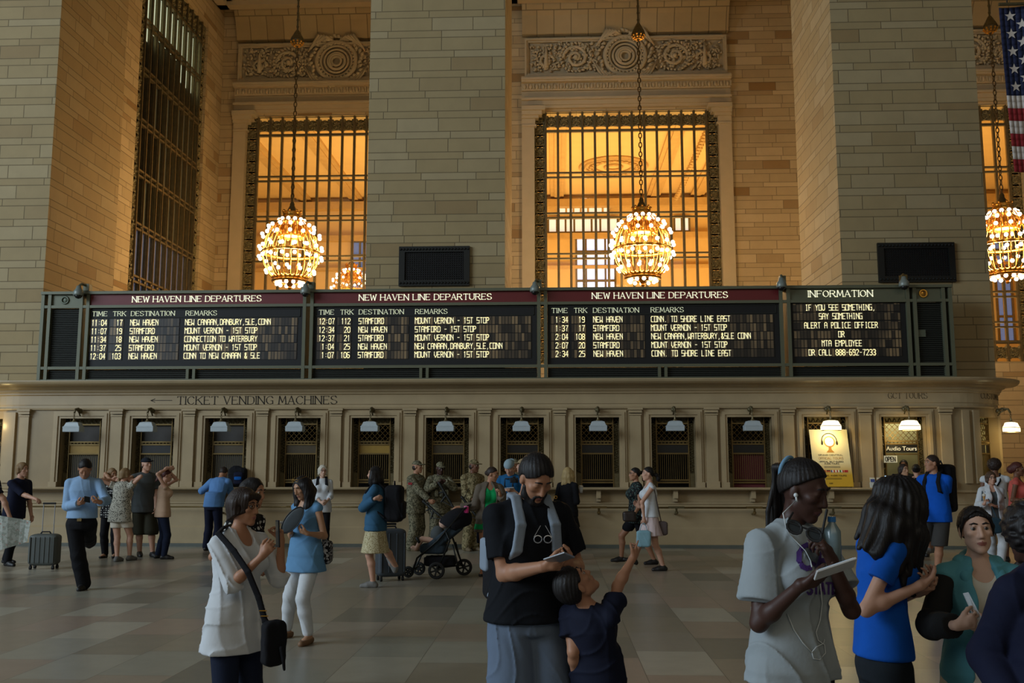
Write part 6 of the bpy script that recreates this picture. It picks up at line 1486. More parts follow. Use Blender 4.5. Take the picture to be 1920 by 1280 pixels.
# woman with denim jacket
q = person('woman in denim jacket and mottled skirt walking left with black backpack', 706, 13.0, 1.64, -92, 'f', 'light', vox=.009, hair=dict(s='long', c='black', l=.1, loose=1), top=dict(m=DENIM, sl=1.9, hem=.035, ease=.03, fold=.006, name='jacket'), bottom=dict(m=SKIRTP, k='skirt', len=.215, flare=.05, fold=.006), shoes='grey', arms={'L': {'w': (704, 934, -.26), 'e': (680, 952, -.16), 'hd': (.6, .3, .2), 'curl': .5}, 'R': {'w': (706, 930, .0), 'e': (684, 950, .15), 'hd': (.6, -.2, .2)}}, legs={'L': {'f': (693, 1101), 'toe': 0}, 'R': {'f': (741, 1092), 'lift': .08, 'pitch': -62, 'toe': 0}})
backpack(q, 'large black backpack worn by woman in denim jacket', BLACKC, (.15, .12, .25), drop=.13, off=.015)
suitcase('slate suitcase behind the woman in mottled skirt', 733, 14.15, 25, .42, .27, .68, CASE2, htop=.8, ribs=4)
# soldiers
def rifle(q, label, c, d):
    root = thing('rifle', label, 'rifle', tuple(c), 'rifles slung by the soldiers'); d = unit(d); c = np.asarray(c); u = unit(np.cross(d, np.cross(UP, d)))
    f = Field(); f.rc(c-d*.3, c-d*.12, .03, .022, .01); f.rc(c-d*.14, c+d*.12, .026, .024, .01); f.rc(c+d*.1, c+d*.28, .02, .02, .01); f.rc(c+d*.25, c+d*.45, .009, .009, .005); f.rc(c-u*.02-d*.02, c-u*.16+d*.03, .018, .016, .01); f.rc(c-u*.02-d*.11, c-u*.1-d*.14, .016, .014, .01)
    field_obj('body', f, .009, BLACKM, root); b = MB(); b.tube([c+d*.25, c+d*.05-u*.12+UP*.0, q.nb+q.tl*.06, c-d*.25], .01, 5); b.build('sling', BLACKM, root)
def soldier(label, px, Y, H, face, m, head=(0, 0, 0), arms=None, sk='tan', vest=True, **kw):
    q = person(label, px, Y, H, face, 'm', sk, vox=.011, bw=1.08, head=head, hair=dict(s='hat', c='dark', cap=m), top=dict(m=m, sl=1.97, hem=.085, ease=.03, fold=.006, neck='collar', name='jacket'), bottom=dict(m=m, wide=.03, ease=.025, fold=.005), shoes='boot', arms=arms, **kw)
    if vest:
        f = Field(); f.loft(q.base+q.spine*q.TL*.36, q.RT, q.TL*.55, [(0, q.keys[2][1]+.05, q.keys[2][2]+.055), (1, q.keys[3][1]*.8+.03, q.keys[3][2]+.05)], .02, rnd=.04)
        for sg in (-1, 0, 1): rbox(f, q.base+q.spine*q.TL*.48+q.tl*sg*.1+q.tf*(q.keys[2][2]+.075), q.RT, (.04, .03, .07), .02)
        f.noise = folds(.004, 3); field_obj('vest', f, .011, m, q.root)
    return q
q = soldier('soldier in camouflage standing leftmost, seen from the side', 780, 19.15, 1.74, 65, CAMO, (10, 0, 0), {'R': {'w': (812, 945, -.3), 'e': (798, 935, -.28), 'curl': .6}, 'L': {'w': (815, 940, .1)}})
b = MB(); c = q.sj['R']+V3(0, -.1, -.09); b.box(c[0]-.04, c[0]+.04, c[1]-.004, c[1]+.004, c[2]-.022, c[2]+.022); o = b.build('sleeve_patch', F_R, q.root)
rifle(q, 'black rifle slung before the leftmost soldier', atq(815, 958, 18.75), (.75, -.2, -.6))
q = soldier('soldier in camouflage with both hands raised to his chest', 824, 19.25, 1.72, 20, CAMO, (5, 12, 0), {'R': {'w': (822, 905, -.3), 'e': (802, 912, -.2), 'hd': (.8, -.1, .3), 'curl': .7}, 'L': {'w': (832, 900, -.32), 'e': (850, 912, -.12), 'hd': (-.7, -.1, .2), 'curl': .7}}, 'dark')
rifle(q, 'black rifle slung before the soldier with raised hands', atq(838, 930, 18.85), (.5, -.1, -.8))
q = soldier('soldier in tan camouflage standing behind woman in green top', 886, 19.15, 1.76, 35, CAMO2, (30, 4, 0), {'R': {'w': (885, 935, -.32), 'e': (872, 928, -.15), 'curl': .6}, 'L': {'w': (897, 935, -.3)}}, 'brown')
rifle(q, 'black rifle slung before the tan camouflage soldier', atq(884, 955, 18.78), (.6, -.1, -.75))
q = soldier('soldier behind the man with cameras, mostly hidden', 966, 18.9, 1.77, -30, CAMO, (0, 0, 0), None, 'tan')
# stroller and the woman pushing it
q = person('woman in green top and taupe cardigan pushing a stroller', 917, 14.3, 1.66, 12, 'f', 'tan', vox=.009, lean=5, side=0, head=(62, 12, 0), hair=dict(s='bun', c='dark', r=.04, z=.0), top=dict(m=GREENC, sl=0, hem=.075, ease=.022, flare=.03, neck='scoop', fold=.005), bottom=dict(m=NAVY, k='skirt', len=.2, flare=.01), shoes='sandal',
 arms={'R': {'w': (872, 950, -.12), 'e': (893, 938, -.1), 'pn': (0, 0, -1), 'hd': (-.9, 0, -.2), 'curl': .6}, 'L': {'w': (936, 926, -.24), 'e': (950, 945, -.06), 'hd': (-.1, -.1, .9), 'curl': .8}}, legs={'R': {'f': (904, 1079), 'toe': -20}, 'L': {'f': (920, 1074)}})
make_top(q, dict(m=TAUPE, sl=1.85, hem=.1, ease=.036, flare=.03, open=.1, fold=.005, name='cardigan'), .009, .84, 1.0)
def stroller(label, px, Y):
    p = at(px, 1080, Y); root = thing('stroller', label, 'stroller', (p.x, Y, 0)); O = V3(p.x, Y, 0); R = lambda x, y, z: O+V3(x, y, z)
    for x, y, r, nm in ((-.03, -.27, .125, 'rear_wheel'), (.33, .22, .125, 'rear_wheel'), (-.36, .24, .1, 'front_wheel'), (-.47, -.1, .085, 'front_wheel')):
        b = MB(); c = R(x, y, r); b.tube([c+V3((r-.02)*math.cos(k*.2618), 0, (r-.02)*math.sin(k*.2618)) for k in range(24)], .02, 8, closed=True); w = b.build(nm, RUBBER, root, smooth=True)
        b = MB(); b.tube([c-V3(0, .03, 0), c+V3(0, .03, 0)], .03, 10); b.tube([c+V3((r-.035)*math.cos(k*.2618), -.012, (r-.035)*math.sin(k*.2618)) for k in range(24)], .01, 6, closed=True)
        for k in range(6): a = k*1.0472+.3; b.bar(c, c+V3((r-.03)*math.cos(a), 0, (r-.03)*math.sin(a)), .024, .02, (0, 1, 0))
        b.build('wheel_spokes', BLACKM, w)
    b = MB()
    for y in (-.24, .2):
        b.tube([R(-.4, y*.6, .1), R(-.32, y, .3), R(-.02, y, .55), R(.38, y, 1.02)], .014, 8); b.tube([R(-.02 if y < 0 else .32, y, .12), R(.16, y, .55), R(.1, y, .68)], .014, 8); b.tube([R(.3, y, .14), R(.2, y, .5)], .012, 6)
    b.tube([R(.38, -.24, 1.02), R(.43, -.2, 1.06), R(.43, .16, 1.06), R(.38, .2, 1.02)], .018, 8); b.tube([R(-.36, -.16, .14), R(-.36, .14, .14)], .014, 6); b.tube([R(.0, -.24, .16), R(.32, .2, .16)], .012, 6)
    b.build('frame', BLACKM, root, smooth=True)
    f = Field(); a = math.radians(38); RR_ = np.array([[math.cos(a), 0, -math.sin(a)], [0, 1, 0], [math.sin(a), 0, math.cos(a)]])
    rbox(f, R(.07, -.02, .6), np.array([[.62, 0, .78], [0, 1, 0], [-.78, 0, .62]]), (.08, .2, .3), .06); rbox(f, R(-.1, -.02, .42), np.eye(3), (.2, .19, .07), .05); f.noise = folds(.005, 2); field_obj('seat', f, .01, cl('stroller_cloth', 50, 62, 72), root)
    f = Field(); f.ell(R(.2, -.02, .78), (.3, .23, .2), np.array([[.8, 0, -.6], [0, 1, 0], [.6, 0, .8]]), .02); f.ell(R(.12, -.02, .68), (.29, .22, .19), np.array([[.8, 0, -.6], [0, 1, 0], [.6, 0, .8]]), .02, True); f.cut(R(.1, 0, .64), unit(V3(.35, 0, -.9))); f.noise = folds(.004, 8); field_obj('canopy', f, .01, BLACKC, root)
    f = Field(); rbox(f, R(.0, -.02, .24), np.eye(3), (.24, .17, .07), .04); f.noise = folds(.008, 4); field_obj('basket', f, .01, BLACKC, root)
    b = MB(); b.tube([R(-.3, -.18, .52), R(-.34, -.15, .58), R(-.34, .12, .58), R(-.3, .16, .52)], .022, 8); b.build('bumper_bar', BLACKM, root)
    return O
SO = stroller('black stroller with a pink cup pushed by woman in green', 826, 14.6)
f = Field(); c = SO+V3(-.12, -.05, .5); f.ell(c+V3(.08, 0, .12), (.1, .09, .13), None, .03); f.ell(c+V3(.17, 0, .3), (.075, .07, .085), None, .02)
for y in (-.06, .06): f.chain([c+V3(.0, y, .04), c+V3(-.16, y, .06), c+V3(-.24, y, -.08)], [.04, .035, .026], .015); f.rc(c+V3(-.24, y, -.08), c+V3(-.3, y, -.06), .028, .022, .01)
root = thing('person', 'baby with bare legs sitting in the black stroller', 'person', tuple(c)); field_obj('body', f, .009, SK['pale'], root)
f = Field(); f.ell(c+V3(.08, 0, .12), (.112, .102, .14), None, .03); field_obj('romper', f, .01, GREYC, root)
c = SO+V3(.4, -.2, 1.0); root = thing('cup', 'bright pink cup at the stroller handle', 'cup', tuple(c)); MB().lathe([(0, -.045), (.032, -.045), (.036, .045), (0, .045)], c, 14).build('body', mat('pink_plastic', srgb(210, 50, 130), .4, var=.05), root, smooth=False); MB().lathe([(.037, .04), (.037, .055), (0, .06)], c, 14).build('lid', mat('pink_lid', srgb(226, 120, 170), .4, var=.05), root)
# the pair of men in caps
q = person('man in blue shirt with cameras looking down at a phone', 958, 16.0, 1.77, -14, 'm', 'light', vox=.0095, head=(0, 36, 0), eyes='down', hair=dict(s='hat', c='dark', cap=SKYCAP, brim=-1), top=dict(m=TEAL_D, sl=.65, hem=.05, ease=.022, fold=.005), bottom=dict(m=BLACKC), arms={'R': {'w': (944, 920, -.34), 'e': (938, 930, -.08), 'hd': (.6, -.4, .3), 'curl': .6}, 'L': {'w': (966, 922, -.34), 'e': (980, 930, -.05), 'hd': (-.7, -.3, .3), 'curl': .6}})
phone('white phone held by the man with cameras', (q.hd['R'][0]+q.hd['L'][0])/2+V3(0, -.02, .03), (1, -.1, .1), (0, .4, .9), mat('phone_white', srgb(200, 200, 200), .4))
for k, (px_, py_, lab) in enumerate(((949, 948, 'camera hanging from the neck of the man in blue shirt'), (964, 900, 'smaller camera high on the strap of the man in blue shirt'))):
    c = np.array(atq(px_, py_, 15.72)); root = thing('camera', lab, 'camera', tuple(c)); b = MB(); b.box(c[0]-.065, c[0]+.065, c[1]-.03, c[1]+.03, c[2]-.042, c[2]+.042); b.box(c[0]-.025, c[0]+.025, c[1]-.03, c[1]+.02, c[2]+.042, c[2]+.062); b.build('body', SIGNBLACK, root, bevel=.008)
    b = MB(); b.tube([c+V3(0, -.03, 0), c+V3(0, -.09, -.01)], .034, 14); b.build('lens', SIGNBLACK if k else SILV, root)
    b = MB()
    for sg in (1, -1): b.tube([c+V3(sg*.06, 0, .03), q.nb+q.tl*sg*.07+q.tf*.1-UP*.06, q.nb+q.tl*sg*.062+UP*.03], .009, 6)
    b.build('strap', SIGNBLACK, root)
q = person('man in tan cap and black shirt facing left behind the camera man', 983, 17.2, 1.76, -80, 'm', 'light', vox=.011, hair=dict(s='hat', c='dark', cap=TANCAP), top=dict(m=BLACKC, sl=.7, hem=.04, ease=.022), bottom=dict(m=BLACKC))
# foreground man with his child
q = person('man in black shirt and denim shorts looking down at his phone', 988, 5.1, 1.72, 22, 'm', 'tan', vox=F_, bw=1.08, detail=True, head=(8, 38, 2), eyes='down', lean=2, hair=dict(s='short', c='black', th=1.07, beard=1), top=dict(m=BLACKT, sl=.7, hem=.008, ease=.018, fold=.009, sflare=.012), bottom=dict(m=DSHORT, k='shorts', len=.98, wide=.05, ease=.022, fold=.01), shoes='black',
 arms={'R': {'w': (1027, 1060, -.3), 'e': (947, 1083, -.12), 'pn': (.15, .6, .7), 'hd': (.95, -.2, .12), 'curl': .75}, 'L': {'w': (1062, 1056, -.22), 'e': (1074, 1040, .1), 'pn': (-.5, .3, .7), 'hd': (-.35, -.7, .25), 'curl': .75}})
phone('phone held in both hands by man in black shirt', atq(1048, 1046, 4.74), (.6, -.6, .25), (-.1, .6, .75), SILV)
backpack(q, 'grey and black backpack worn by the man in denim shorts', BLACKC, (.15, .1, .24), drop=.2, strapm=STRAPG, vox=.007)
f = Field(); c = q.nb-q.spine*.3-q.tf*.26+q.tl*-.145; rbox(f, c, q.RT, (.022, .06, .09), .02); field_obj('side_pocket', f, .008, STRAPG, bpy.data.objects[[o.name for o in bpy.data.objects if o.get('label') == 'grey and black backpack worn by the man in denim shorts'][0]])
gp_ = np.array(atq(1018, 1003, 4.88)); root = thing('sunglasses', 'sunglasses hanging from the collar of man in black shirt', 'sunglasses', tuple(gp_)); b = MB()
for sg in (1, -1): b.tube([gp_+V3(sg*.025+.02*math.cos(k*.5236), 0, .018*math.sin(k*.5236)-.02) for k in range(12)], .003, 5, closed=True); b.tube([gp_+V3(sg*.045, 0, -.01), gp_+V3(sg*.012, .03, .045)], .002, 4)
b.build('frame', SILV, root)
q = person('child in navy tee pointing up with a raised arm', 1118, 5.0, 1.13, 146, 'm', 'tan', vox=.0058, bw=1.14, detail=True, lean=-13, head=(-34, -56, 0), hair=dict(s='short', c='black', th=1.09), top=dict(m=NAVYT, sl=.6, hem=.07, ease=.02, fold=.009, sflare=.016, flare=.02), bottom=dict(m=DSHORT, k='shorts', len=.95, wide=.04), shoes='black',
 arms={'R': {'w': (1201, 1018, .12), 'e': (1164, 1074, .05), 'hd': (.45, .3, .8), 'pn': (-.6, .5, .3), 'curl': .55, 'point': True}, 'L': {'w': (1078, 1255, -.02), 'e': (1072, 1200, -.06), 'pn': (1, 0, 0)}})
# blonde woman in black
q = person('long haired blonde woman in short black dress holding a cup', 1064, 17.0, 1.66, 150, 'f', 'light', vox=.011, hair=dict(s='long', c='blond', l=.26, loose=1, th=1.05), top=dict(m=BLACKC, sl=1.2, hem=.03, ease=.026), bottom=dict(m=BLACKC, k='skirt', len=.14, flare=.05), shoes='black', arms={'R': {'w': (1083, 931, .06), 'e': (1082, 945, -.1), 'hd': (.35, .1, .8), 'curl': .7}}, legs={'R': {'f': (1078, 1050), 'toe': -40}, 'L': {'f': (1066, 1044)}})
c = q.hd['R'][0]+V3(.025, -.04, .03); root = thing('cup', 'pale takeaway cup held by the blonde woman', 'cup', tuple(c)); MB().lathe([(0, -.06), (.03, -.06), (.04, .05), (0, .05)], c, 14).build('body', WHITEC, root, smooth=True); MB().lathe([(.043, .045), (.043, .06), (.03, .075), (0, .075)], c, 14).build('lid', CREAM, root)
c = np.array(atq(1042, 958, 16.8)); handbag('black shoulder bag with gold ring beside the blonde woman', c, BLACKC, (.13, .06, .17), loop_pts(c+V3(0, 0, .16), q.sj['L']+V3(0, 0, .05)))
b = MB(); c2 = np.array(atq(1042, 932, 16.72)); b.tube([c2+V3(.025*math.cos(k*.5236), 0, .025*math.sin(k*.5236)) for k in range(12)], .006, 5, closed=True); b.build('ring', GOLD, bpy.data.objects[[o.name for o in bpy.data.objects if o.get('label') == 'black shoulder bag with gold ring beside the blonde woman'][0]])
# two women walking left
q = person('woman in dark floral top carrying a brown camera bag, walking left', 1193, 16.0, 1.66, -78, 'f', 'tan', vox=.011, hair=dict(s='pony', c='black', l=.18), top=dict(m=LEAFY, sl=.4, hem=.06, ease=.028), bottom=dict(m=BLACKC, k='shorts', len=.55), shoes='black', arms={'L': {'w': (1190, 963, -.28), 'e': (1200, 950, -.18), 'curl': .6}, 'R': {'w': (1178, 962, .05)}}, legs={'L': {'f': (1222, 1058), 'toe': 0}, 'R': {'f': (1160, 1056), 'lift': .03}})
glasses(q, SIGNBLACK, 'sunglasses')
c = np.array(atq(1180, 968, 15.65)); handbag('brown camera bag held by the woman in floral top', c, mat('leather_brown', srgb(46, 36, 30), .5, var=.15), (.11, .08, .085), loop_pts(c+V3(.05, 0, .08), q.sj['L']+V3(0, 0, .05)), cat='camera bag')
q = person('woman in white and pink dress with a ponytail walking left', 1218, 14.8, 1.645, -82, 'f', 'light', vox=.0095, hair=dict(s='pony', c='black', l=.12, z=-.02), top=dict(m=WHITEC, sl=0, hem=-.02, ease=.016, neck='tank'), bottom=dict(m=PINKW, k='skirt', len=.155, flare=.06, waist=.1, fold=.006), shoes='black', arms={'L': {'w': (1206, 958, -.2), 'e': (1208, 935, -.2), 'curl': .6}, 'R': {'w': (1198, 950, .05), 'hd': (-.6, 0, .5)}}, legs={'L': {'f': (1238, 1070), 'toe': 0}, 'R': {'f': (1184, 1065), 'lift': .05, 'pitch': -20}})
c = q.hd['L'][0]+V3(-.02, -.03, -.25); handbag('pale blue bag held by the woman in white dress', c, cl('bag_pale_blue', 130, 168, 180), (.11, .05, .13), loop_pts(c+V3(-.06, 0, .12), c+V3(.06, 0, .12), -.12), sr=.006)
c = np.array(atq(1240, 990, 14.75)); handbag('taupe bag hanging behind the woman in white dress', c, cl('bag_taupe', 92, 80, 78), (.1, .06, .11), loop_pts(c+V3(0, 0, .1), q.sj['L']+V3(.02, 0, .045)))
# ---------------------------------------------------------------- right foreground
q = person('young woman with long black braids and earphones in grey t-shirt', 1472, 3.85, 1.665, 34, 'f', 'dark', vox=.0056, bw=.96, detail=True, head=(16, 20, 2), eyes='down', lean=2, hair=dict(s='braids', c='black', l=.34, th=1.06), top=dict(m=TEEGREY, sl=.7, hem=.002, ease=.024, flare=.012, fold=.012, sflare=.02, seed=5), bottom=dict(m=BLACKC, ease=.012), shoes='black',
 arms={'R': {'w': (1502, 1096, -.3), 'e': (1424, 1148, -.14), 'pn': (-.1, .35, .9), 'hd': (.93, -.1, .28), 'curl': .3}, 'L': {'w': (1556, 1040, -.2), 'e': (1576, 1102, -.02), 'pn': (-.6, .2, -.2), 'hd': (-.45, -.25, .8), 'curl': .75}})
GT = q
hp = q.hp; b = MB(); b.tube([hp(.052*math.sin(k*.2618), -.098, .062+.046*math.cos(k*.2618)) for k in range(24)], .009*q.hk, 6, closed=True)
b.build('hair_band', cl('hair_band_blue', 110, 150, 180), q.root, smooth=True)
f = Field(); f.ell(hp(0, -.085, .062), (.034, .03, .034), q.RH, .01); field_obj('hair_tie', f, .006, cl('hair_band_blue', 110, 150, 180), q.root)
phone('white phone held flat by the young woman with braids', atq(1566, 1066, 3.46), (.95, .1, .3), (-.1, .5, .85), mat('phone_white', srgb(200, 200, 200), .4), scr=True)
WIRE = mat('white_wire', srgb(206, 212, 214), .4, var=.02)
root = thing('earphones', 'white wired earphones worn by the young woman with braids', 'earphones', tuple(hp(-.08, .01, -.01))); b = MB(); e0 = hp(-.083, .012, -.014); b.ball(e0, .009, 8); b.tube([e0, e0+UP*-.025+q.F*.004], .004, 6); b.build('earbud', WIRE, root, smooth=True)
def fy(px_, py_):
    """first point of the shirt met by the sight line, a few mm off the cloth"""
    import bmesh
    o = GT.top; r_ = ray(px_, py_); org = Vector(cam.location)-rootpos(o); ok, loc, nn, ix = o.ray_cast(org, r_.normalized())
    return (Vector(loc)+Vector(nn)*.004+rootpos(o)) if ok else atq(px_, py_, 3.55)
b = MB(); b.tube([e0+UP*-.02, atq(1468, 962, 3.6), atq(1474, 988, 3.58)]+[fy(*p_) for p_ in ((1480, 1002), (1496, 1020), (1510, 1034), (1518, 1052))]+[atq(1522, 1062, 3.42)], .0022, 5)
b.tube([fy(*p_) for p_ in ((1536, 1092), (1540, 1130), (1536, 1162), (1528, 1185), (1532, 1200), (1544, 1208), (1546, 1224), (1536, 1236), (1524, 1234), (1521, 1222), (1530, 1212), (1542, 1206), (1544, 1198))], .0022, 5)
b.tube([fy(*p_) for p_ in ((1476, 1150), (1488, 1180), (1504, 1204), (1522, 1224))], .0022, 5); b.build('cable', WIRE, root, smooth=True)
# letters printed on the shirt
b = MB(); INKP = mat('purple_print', srgb(70, 40, 110), .8, var=.1)
def shirt_map(v): return fy(v.x, v.z)
def print_txt(txt, x0, y0, hpx, wpx, wt):
    mb = MB(); kx = wpx/text_width(txt, hpx, 'plain')
    lettering(mb, txt, x0, -y0, hpx, 0, 'plain', xs=kx, wt=wt, depth=.5)
    pts = [fy(v[0], -v[2]) for v in mb.v]
    # front and back of a stroke fall on one sight line: give the print a hair of thickness along y
    pts = [Vector(p_)+Vector((0, -.0015 if v[1] < 0 else 0, 0)) for p_, v in zip(pts, mb.v)]
    b.add(pts, mb.f)
print_txt('CA', 1498, 1066, 44, 68, 1.25); print_txt('STATE', 1513, 1112, 20, 58, 1.1)
b.build('shirt_print', INKP, q.root)
gp_ = np.array(atq(1508, 995, 3.46)); root = thing('sunglasses', 'black sunglasses dangling from the hand of woman with braids', 'sunglasses', tuple(gp_)); b = MB(); ax_ = unit(V3(.85, -.3, -.32)); bx_ = unit(V3(-.25, -.1, -1))
for k_ in (0, 1):
    c = gp_+ax_*(.035*(2*k_-1)); b.tube([c+ax_*.026*math.cos(j_*.5236)+bx_*.021*math.sin(j_*.5236) for j_ in range(12)], .005, 6, closed=True)
b.tube([gp_-ax_*.062-bx_*.01, gp_+ax_*.062-bx_*.01], .004, 6); b.tube([gp_+ax_*.06-bx_*.012, gp_+ax_*.07-bx_*.1+V3(0, .03, 0)], .005, 6); b.tube([gp_-ax_*.06-bx_*.012, gp_-ax_*.03-bx_*.05+V3(0, .08, 0)], .004, 6); b.build('frame', SIGNBLACK, root)
b = MB()
for k_ in (0, 1):
    c = gp_+ax_*(.035*(2*k_-1)); b.add([c+ax_*.026*math.cos(j_*.5236)+bx_*.021*math.sin(j_*.5236) for j_ in range(12)], [tuple(range(12))])
b.build('lenses', mat('dark_lens', srgb(40, 44, 46), .15), root)
c = np.array(atq(1561, 1010, 3.82)); root = thing('water_bottle', 'clear water bottle with blue cap behind the hand of woman with braids', 'bottle', tuple(c)); MB().lathe([(0, -.09), (.03, -.09), (.032, -.02), (.032, .03), (.014, .06), (.013, .07)], c, 14).build('body', mat('clear_plastic', srgb(120, 140, 146), .15, var=.1), root, smooth=True); MB().lathe([(.016, .065), (.016, .085), (0, .085)], c, 12).build('bottle_cap', mat('blue_cap', srgb(50, 120, 190), .4), root)
q = person('young woman in royal blue t-shirt whose long black hair hides her face', 1640, 4.3, 1.60, 96, 'f', 'light', vox=.006, detail=False, bw=.84, lean=1, head=(-4, 44, 0), eyes='down', hair=None, top=dict(m=ROYAL, sl=.5, hem=-.02, ease=.016, fit=1, fold=.004, sflare=.01), bottom=dict(m=LEGG, ease=.008), shoes='black', arms={'R': {'w': (1662, 1126, -.16), 'e': (1616, 1160, -.16), 'pn': (0, .4, 1), 'hd': (.6, .5, .25), 'curl': .6}, 'L': {'w': (1690, 1120, .08), 'e': (1675, 1160, .2), 'pn': (0, -.3, 1), 'curl': .5}})
hp = q.hp; f = Field(); S_ = q.H/1.75
f.ell(hp(0, -.012, .028), (.1, .118, .115), q.RH, .02)
rr = random.Random(11)
for i in range(34):
    a = i/34*6.283; p0 = hp(.085*math.sin(a), .085*math.cos(a)-.01, .03); tgt = atq(1660+46*math.sin(a)+rr.uniform(-8, 8), 1058+40*math.sin(a)+rr.uniform(-16, 18), 4.26-.12*math.cos(a))
    p1 = np.array(p0)*.45+np.array(tgt)*.55+V3(.035*math.sin(a)+.02, -.03*math.cos(a), .05); f.chain([p0, p1, np.array(tgt)], [.036, .034, .011], .03)
f.noise = strands(.0045, q.hc, 44, 2); field_obj('hair', f, .0062, HR['black'], q.root)
q = person('young woman in teal jacket with pulled back hair looking at the camera', 1824, 4.3, 1.455, -6, 'f', 'pale', vox=.0056, detail=True, head=(-3, -2, 3), hair=dict(s='bun', c='black', th=1.04, r=.04), top=dict(m=CREAM, sl=0, hem=.03, ease=.012, neck='scoop'), bottom=dict(m=DKJEAN), shoes='black', arms={'R': {'w': (1781, 1172, -.26), 'e': (1746, 1172, -.1), 'pn': (.3, .8, .3), 'hd': (.75, -.25, .25), 'curl': .7}, 'L': {'w': (1850, 1176, -.24), 'e': (1893, 1176, -.08), 'pn': (-.3, .8, .3), 'hd': (-.75, -.25, .25), 'curl': .7}})
make_top(q, dict(m=TEALJ, sl=.1, hem=.16, ease=.026, flare=.03, open=.075, fold=.008, name='jacket'), .006, .84, 1.0)
for sd in 'LR':
    S, E, W = q.sj[sd], q.el[sd], q.wr[sd]; f = Field(); f.chain([S+(E-S)*.12-UP*.012, E, W+(E-W)*.16], [.056, .056, .046], .02); f.cut(W+(E-W)*.14, W-E); f.noise = folds(.008, 12, 1.4); field_obj('sleeve', f, .006, BROWNBLK, q.root)
f = Field(); n_ = q.nb
for sg in (1, -1): f.chain([n_-q.tf*.07+q.tl*sg*.03+UP*.0, n_+q.tl*sg*.075-UP*.005, n_+q.tf*.06+q.tl*sg*.07-UP*.06, n_+q.tf*.105+q.tl*sg*.05-UP*.17], [.03, .026, .022, .014], .015)
f.rc(n_-q.tf*.085+UP*.0, n_-q.tf*.1-UP*.08, .045, .05, .03); f.noise = folds(.004, 6); field_obj('hood', f, .006, TEALJ, q.root)
f = Field(); h_ = q.hp
for sg in (1, -1): f.chain([h_(sg*.012, .06, .104), h_(sg*.058, .056, .07), h_(sg*.079, .03, .02), h_(sg*.08, .012, -.045)], [.01*q.hk, .011*q.hk, .008*q.hk, .003*q.hk], .01)
field_obj('side_hair', f, .0056, HR['black'], q.root)
c = np.array(atq(1822, 1135, 3.97)); root = thing('paper', 'small folded white paper held by the young woman in teal jacket', 'paper', tuple(c)); b = MB()
vs = [atq(1806, 1112, 4.02), atq(1816, 1110, 4.0), atq(1848, 1172, 3.96), atq(1836, 1180, 3.96)]; b.add(vs+[v+Vector((0, .004, 0)) for v in vs], [(0, 1, 2, 3), (7, 6, 5, 4), (0, 4, 5, 1), (1, 5, 6, 2), (2, 6, 7, 3), (3, 7, 4, 0)]); b.build('sheet', WHITEC, root)
q = person('person with curly black hair in navy top at the right edge, back turned', 1958, 3.55, 1.49, 205, 'f', 'dark', vox=.0062, bw=1.15, lean=4, head=(0, 6, 0), hair=dict(s='curly', c='black', r=.128), top=dict(m=NAVYK, sl=1.9, hem=.1, ease=.036, fold=.006), bottom=dict(m=BLKWHT, k='skirt', len=.3), shoes='black', arms={'L': {'w': (1872, 1268, .0), 'e': (1862, 1200, .04)}, 'R': {'wv': (.0, .1, -.25)}})
# ---------------------------------------------------------------- right background
q = person('man in bright blue polo shirt with a big black backpack walking left', 1752, 14.4, 1.80, -40, 'm', 'tan', vox=.009, head=(-38, 0, 0), bw=1.05, hair=dict(s='short', c='dark'), top=dict(m=POLO, sl=.62, hem=.045, ease=.022, neck='collar', fold=.004, sflare=.01), bottom=dict(m=GREYSH, k='shorts', len=.95, wide=.04), shoes='grey', arms={'L': {'w': (1777, 985, .02), 'e': (1772, 940, .02)}, 'R': {'w': (1722, 962, -.2)}}, legs={'L': {'f': (1756, 1083)}, 'R': {'f': (1744, 1070), 'lift': .03}})
backpack(q, 'big black backpack hanging low on the man in blue polo', BLACKC, (.19, .15, .36), drop=.03, off=.01)
q = person('woman in sage top and dark cardigan standing near the tablet', 1694, 17.4, 1.68, 6, 'f', 'olive', vox=.011, head=(14, -4, 0), hair=dict(s='short', c='dark', full=1), top=dict(m=SAGE, sl=.4, hem=.06, neck='v', ease=.018), bottom=dict(m=BLACKC))
make_top(q, dict(m=BLACKC, sl=1.9, hem=.14, ease=.034, open=.07, flare=.02, name='cardigan'), .011, .84, 1.0)
q = person('ticket clerk in dark suit inside the open lit window', 1696, 20.55, 1.77, -6, 'm', 'brown', vox=.011, head=(-18, 0, 0), hair=dict(s='short', c='black', th=.99), top=dict(m=BLACKC, sl=1.95, hem=.06, neck='collar'), bottom=dict(m=BLACKC))
q = person('person with dark hair bun in black at the open window, back turned', 1719, 18.3, 1.68, 165, 'f', 'light', vox=.011, head=(-10, 0, 0), hair=dict(s='bun', c='black', r=.05, z=.05), top=dict(m=BLACKC, sl=1.9, hem=.08, ease=.025), bottom=dict(m=BLACKC), arms={'L': {'w': (1708, 905, -.2), 'e': (1704, 925, -.1)}})
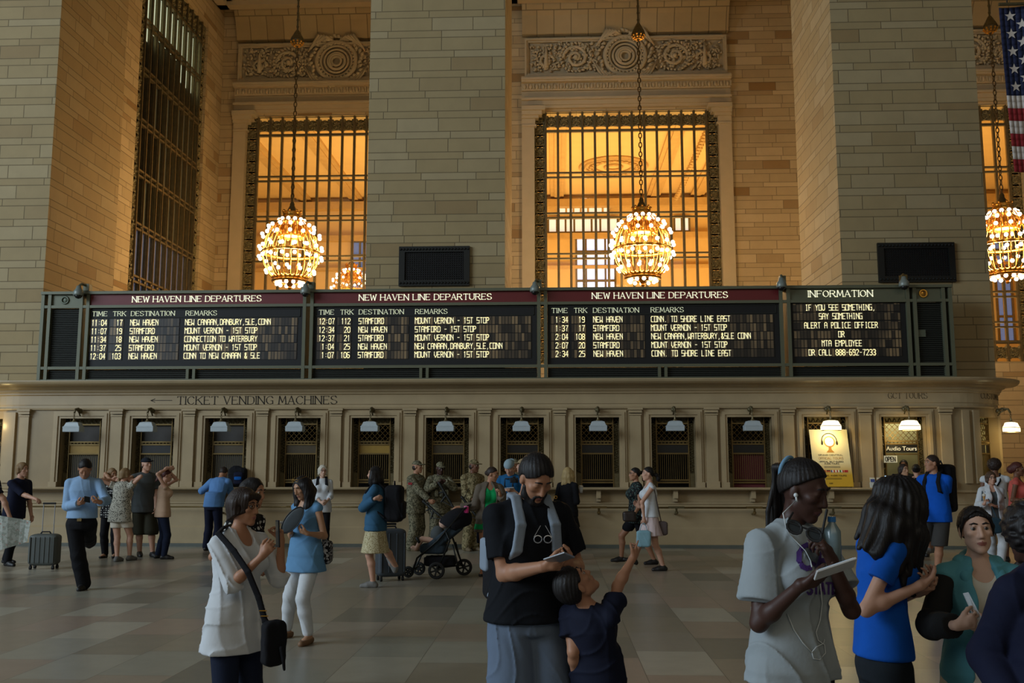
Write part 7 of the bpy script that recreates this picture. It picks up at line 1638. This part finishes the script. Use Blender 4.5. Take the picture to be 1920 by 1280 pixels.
q = person('woman with glasses in white cardigan holding an ice cream cone', 1857, 15.9, 1.60, -4, 'f', 'light', vox=.009, head=(4, 2, 0), hair=dict(s='bob', c='brown', th=1.1), top=dict(m=GREYC, sl=0, hem=.05, neck='scoop'), bottom=dict(m=WHITEC, wide=.02), shoes='black', arms={'R': {'w': (1844, 945, -.26), 'e': (1836, 940, -.03), 'hd': (.4, -.2, .9), 'curl': .7}, 'L': {'w': (1862, 948, -.26), 'e': (1876, 940, -.03), 'hd': (-.7, -.2, .3), 'curl': .6}}, legs={'L': {'f': (1880, 1060)}, 'R': {'f': (1862, 1055)}})
make_top(q, dict(m=WHITEC, sl=1.85, hem=.09, ease=.034, open=.06, flare=.02, name='cardigan', fold=.004), .009, .84, 1.0); glasses(q)
c = np.array(atq(1845, 930, 15.56)); root = thing('ice_cream_cone', 'ice cream cone held by the woman in white cardigan', 'ice cream', tuple(c)); MB().lathe([(0, -.09), (.026, .0)], c, 10).build('cone', cl('wafer', 190, 140, 80), root); MB().ball(c+UP*.018, .03, 10).build('scoop', CREAM, root, smooth=True)
c = np.array(atq(1857, 985, 15.5)); handbag('dark teal shoulder bag before the woman in white cardigan', c, cl('bag_teal', 44, 70, 84), (.17, .06, .13), [loop_pts(c+V3(-.14, 0, .1), q.sj['R']+V3(0, -.02, .05)), loop_pts(c+V3(.12, 0, .1), q.sj['R']+V3(.02, -.02, .05))])
q = person('person in white vest with crossed dark straps, back turned, far right', 1866, 17.4, 1.76, 160, 'm', 'brown', vox=.011, hair=dict(s='curly', c='dark', r=.115), top=dict(m=WHITEC, sl=.15, hem=.06, neck='tank', ease=.02), bottom=dict(m=GREYSH, k='shorts', len=.95))
for sg in (1, -1): strap(q, [q.nb+q.tl*sg*.08+UP*.03, q.nb+q.tl*sg*.07-q.tf*.13-UP*.1, q.nb-q.tl*sg*.02-q.tf*.165-UP*.24, q.nb-q.tl*sg*.13-q.tf*.12-UP*.4], BLACKC, .014)
q = person('woman in coral tank top with dark red braided hair at right edge', 1906, 16.4, 1.70, 60, 'f', 'brown', vox=.0095, bw=1.12, hair=dict(s='bun', c='auburn', r=.075, z=.0, th=1.1), top=dict(m=CORAL, sl=0, hem=.07, neck='tank', ease=.02, flare=.02), bottom=dict(m=WHITEC, k='shorts', len=.5), arms={'R': {'w': (1913, 938, -.25), 'e': (1898, 940, -.2), 'hd': (.8, .2, .2)}, 'L': {'wv': (0, .14, -.12)}})
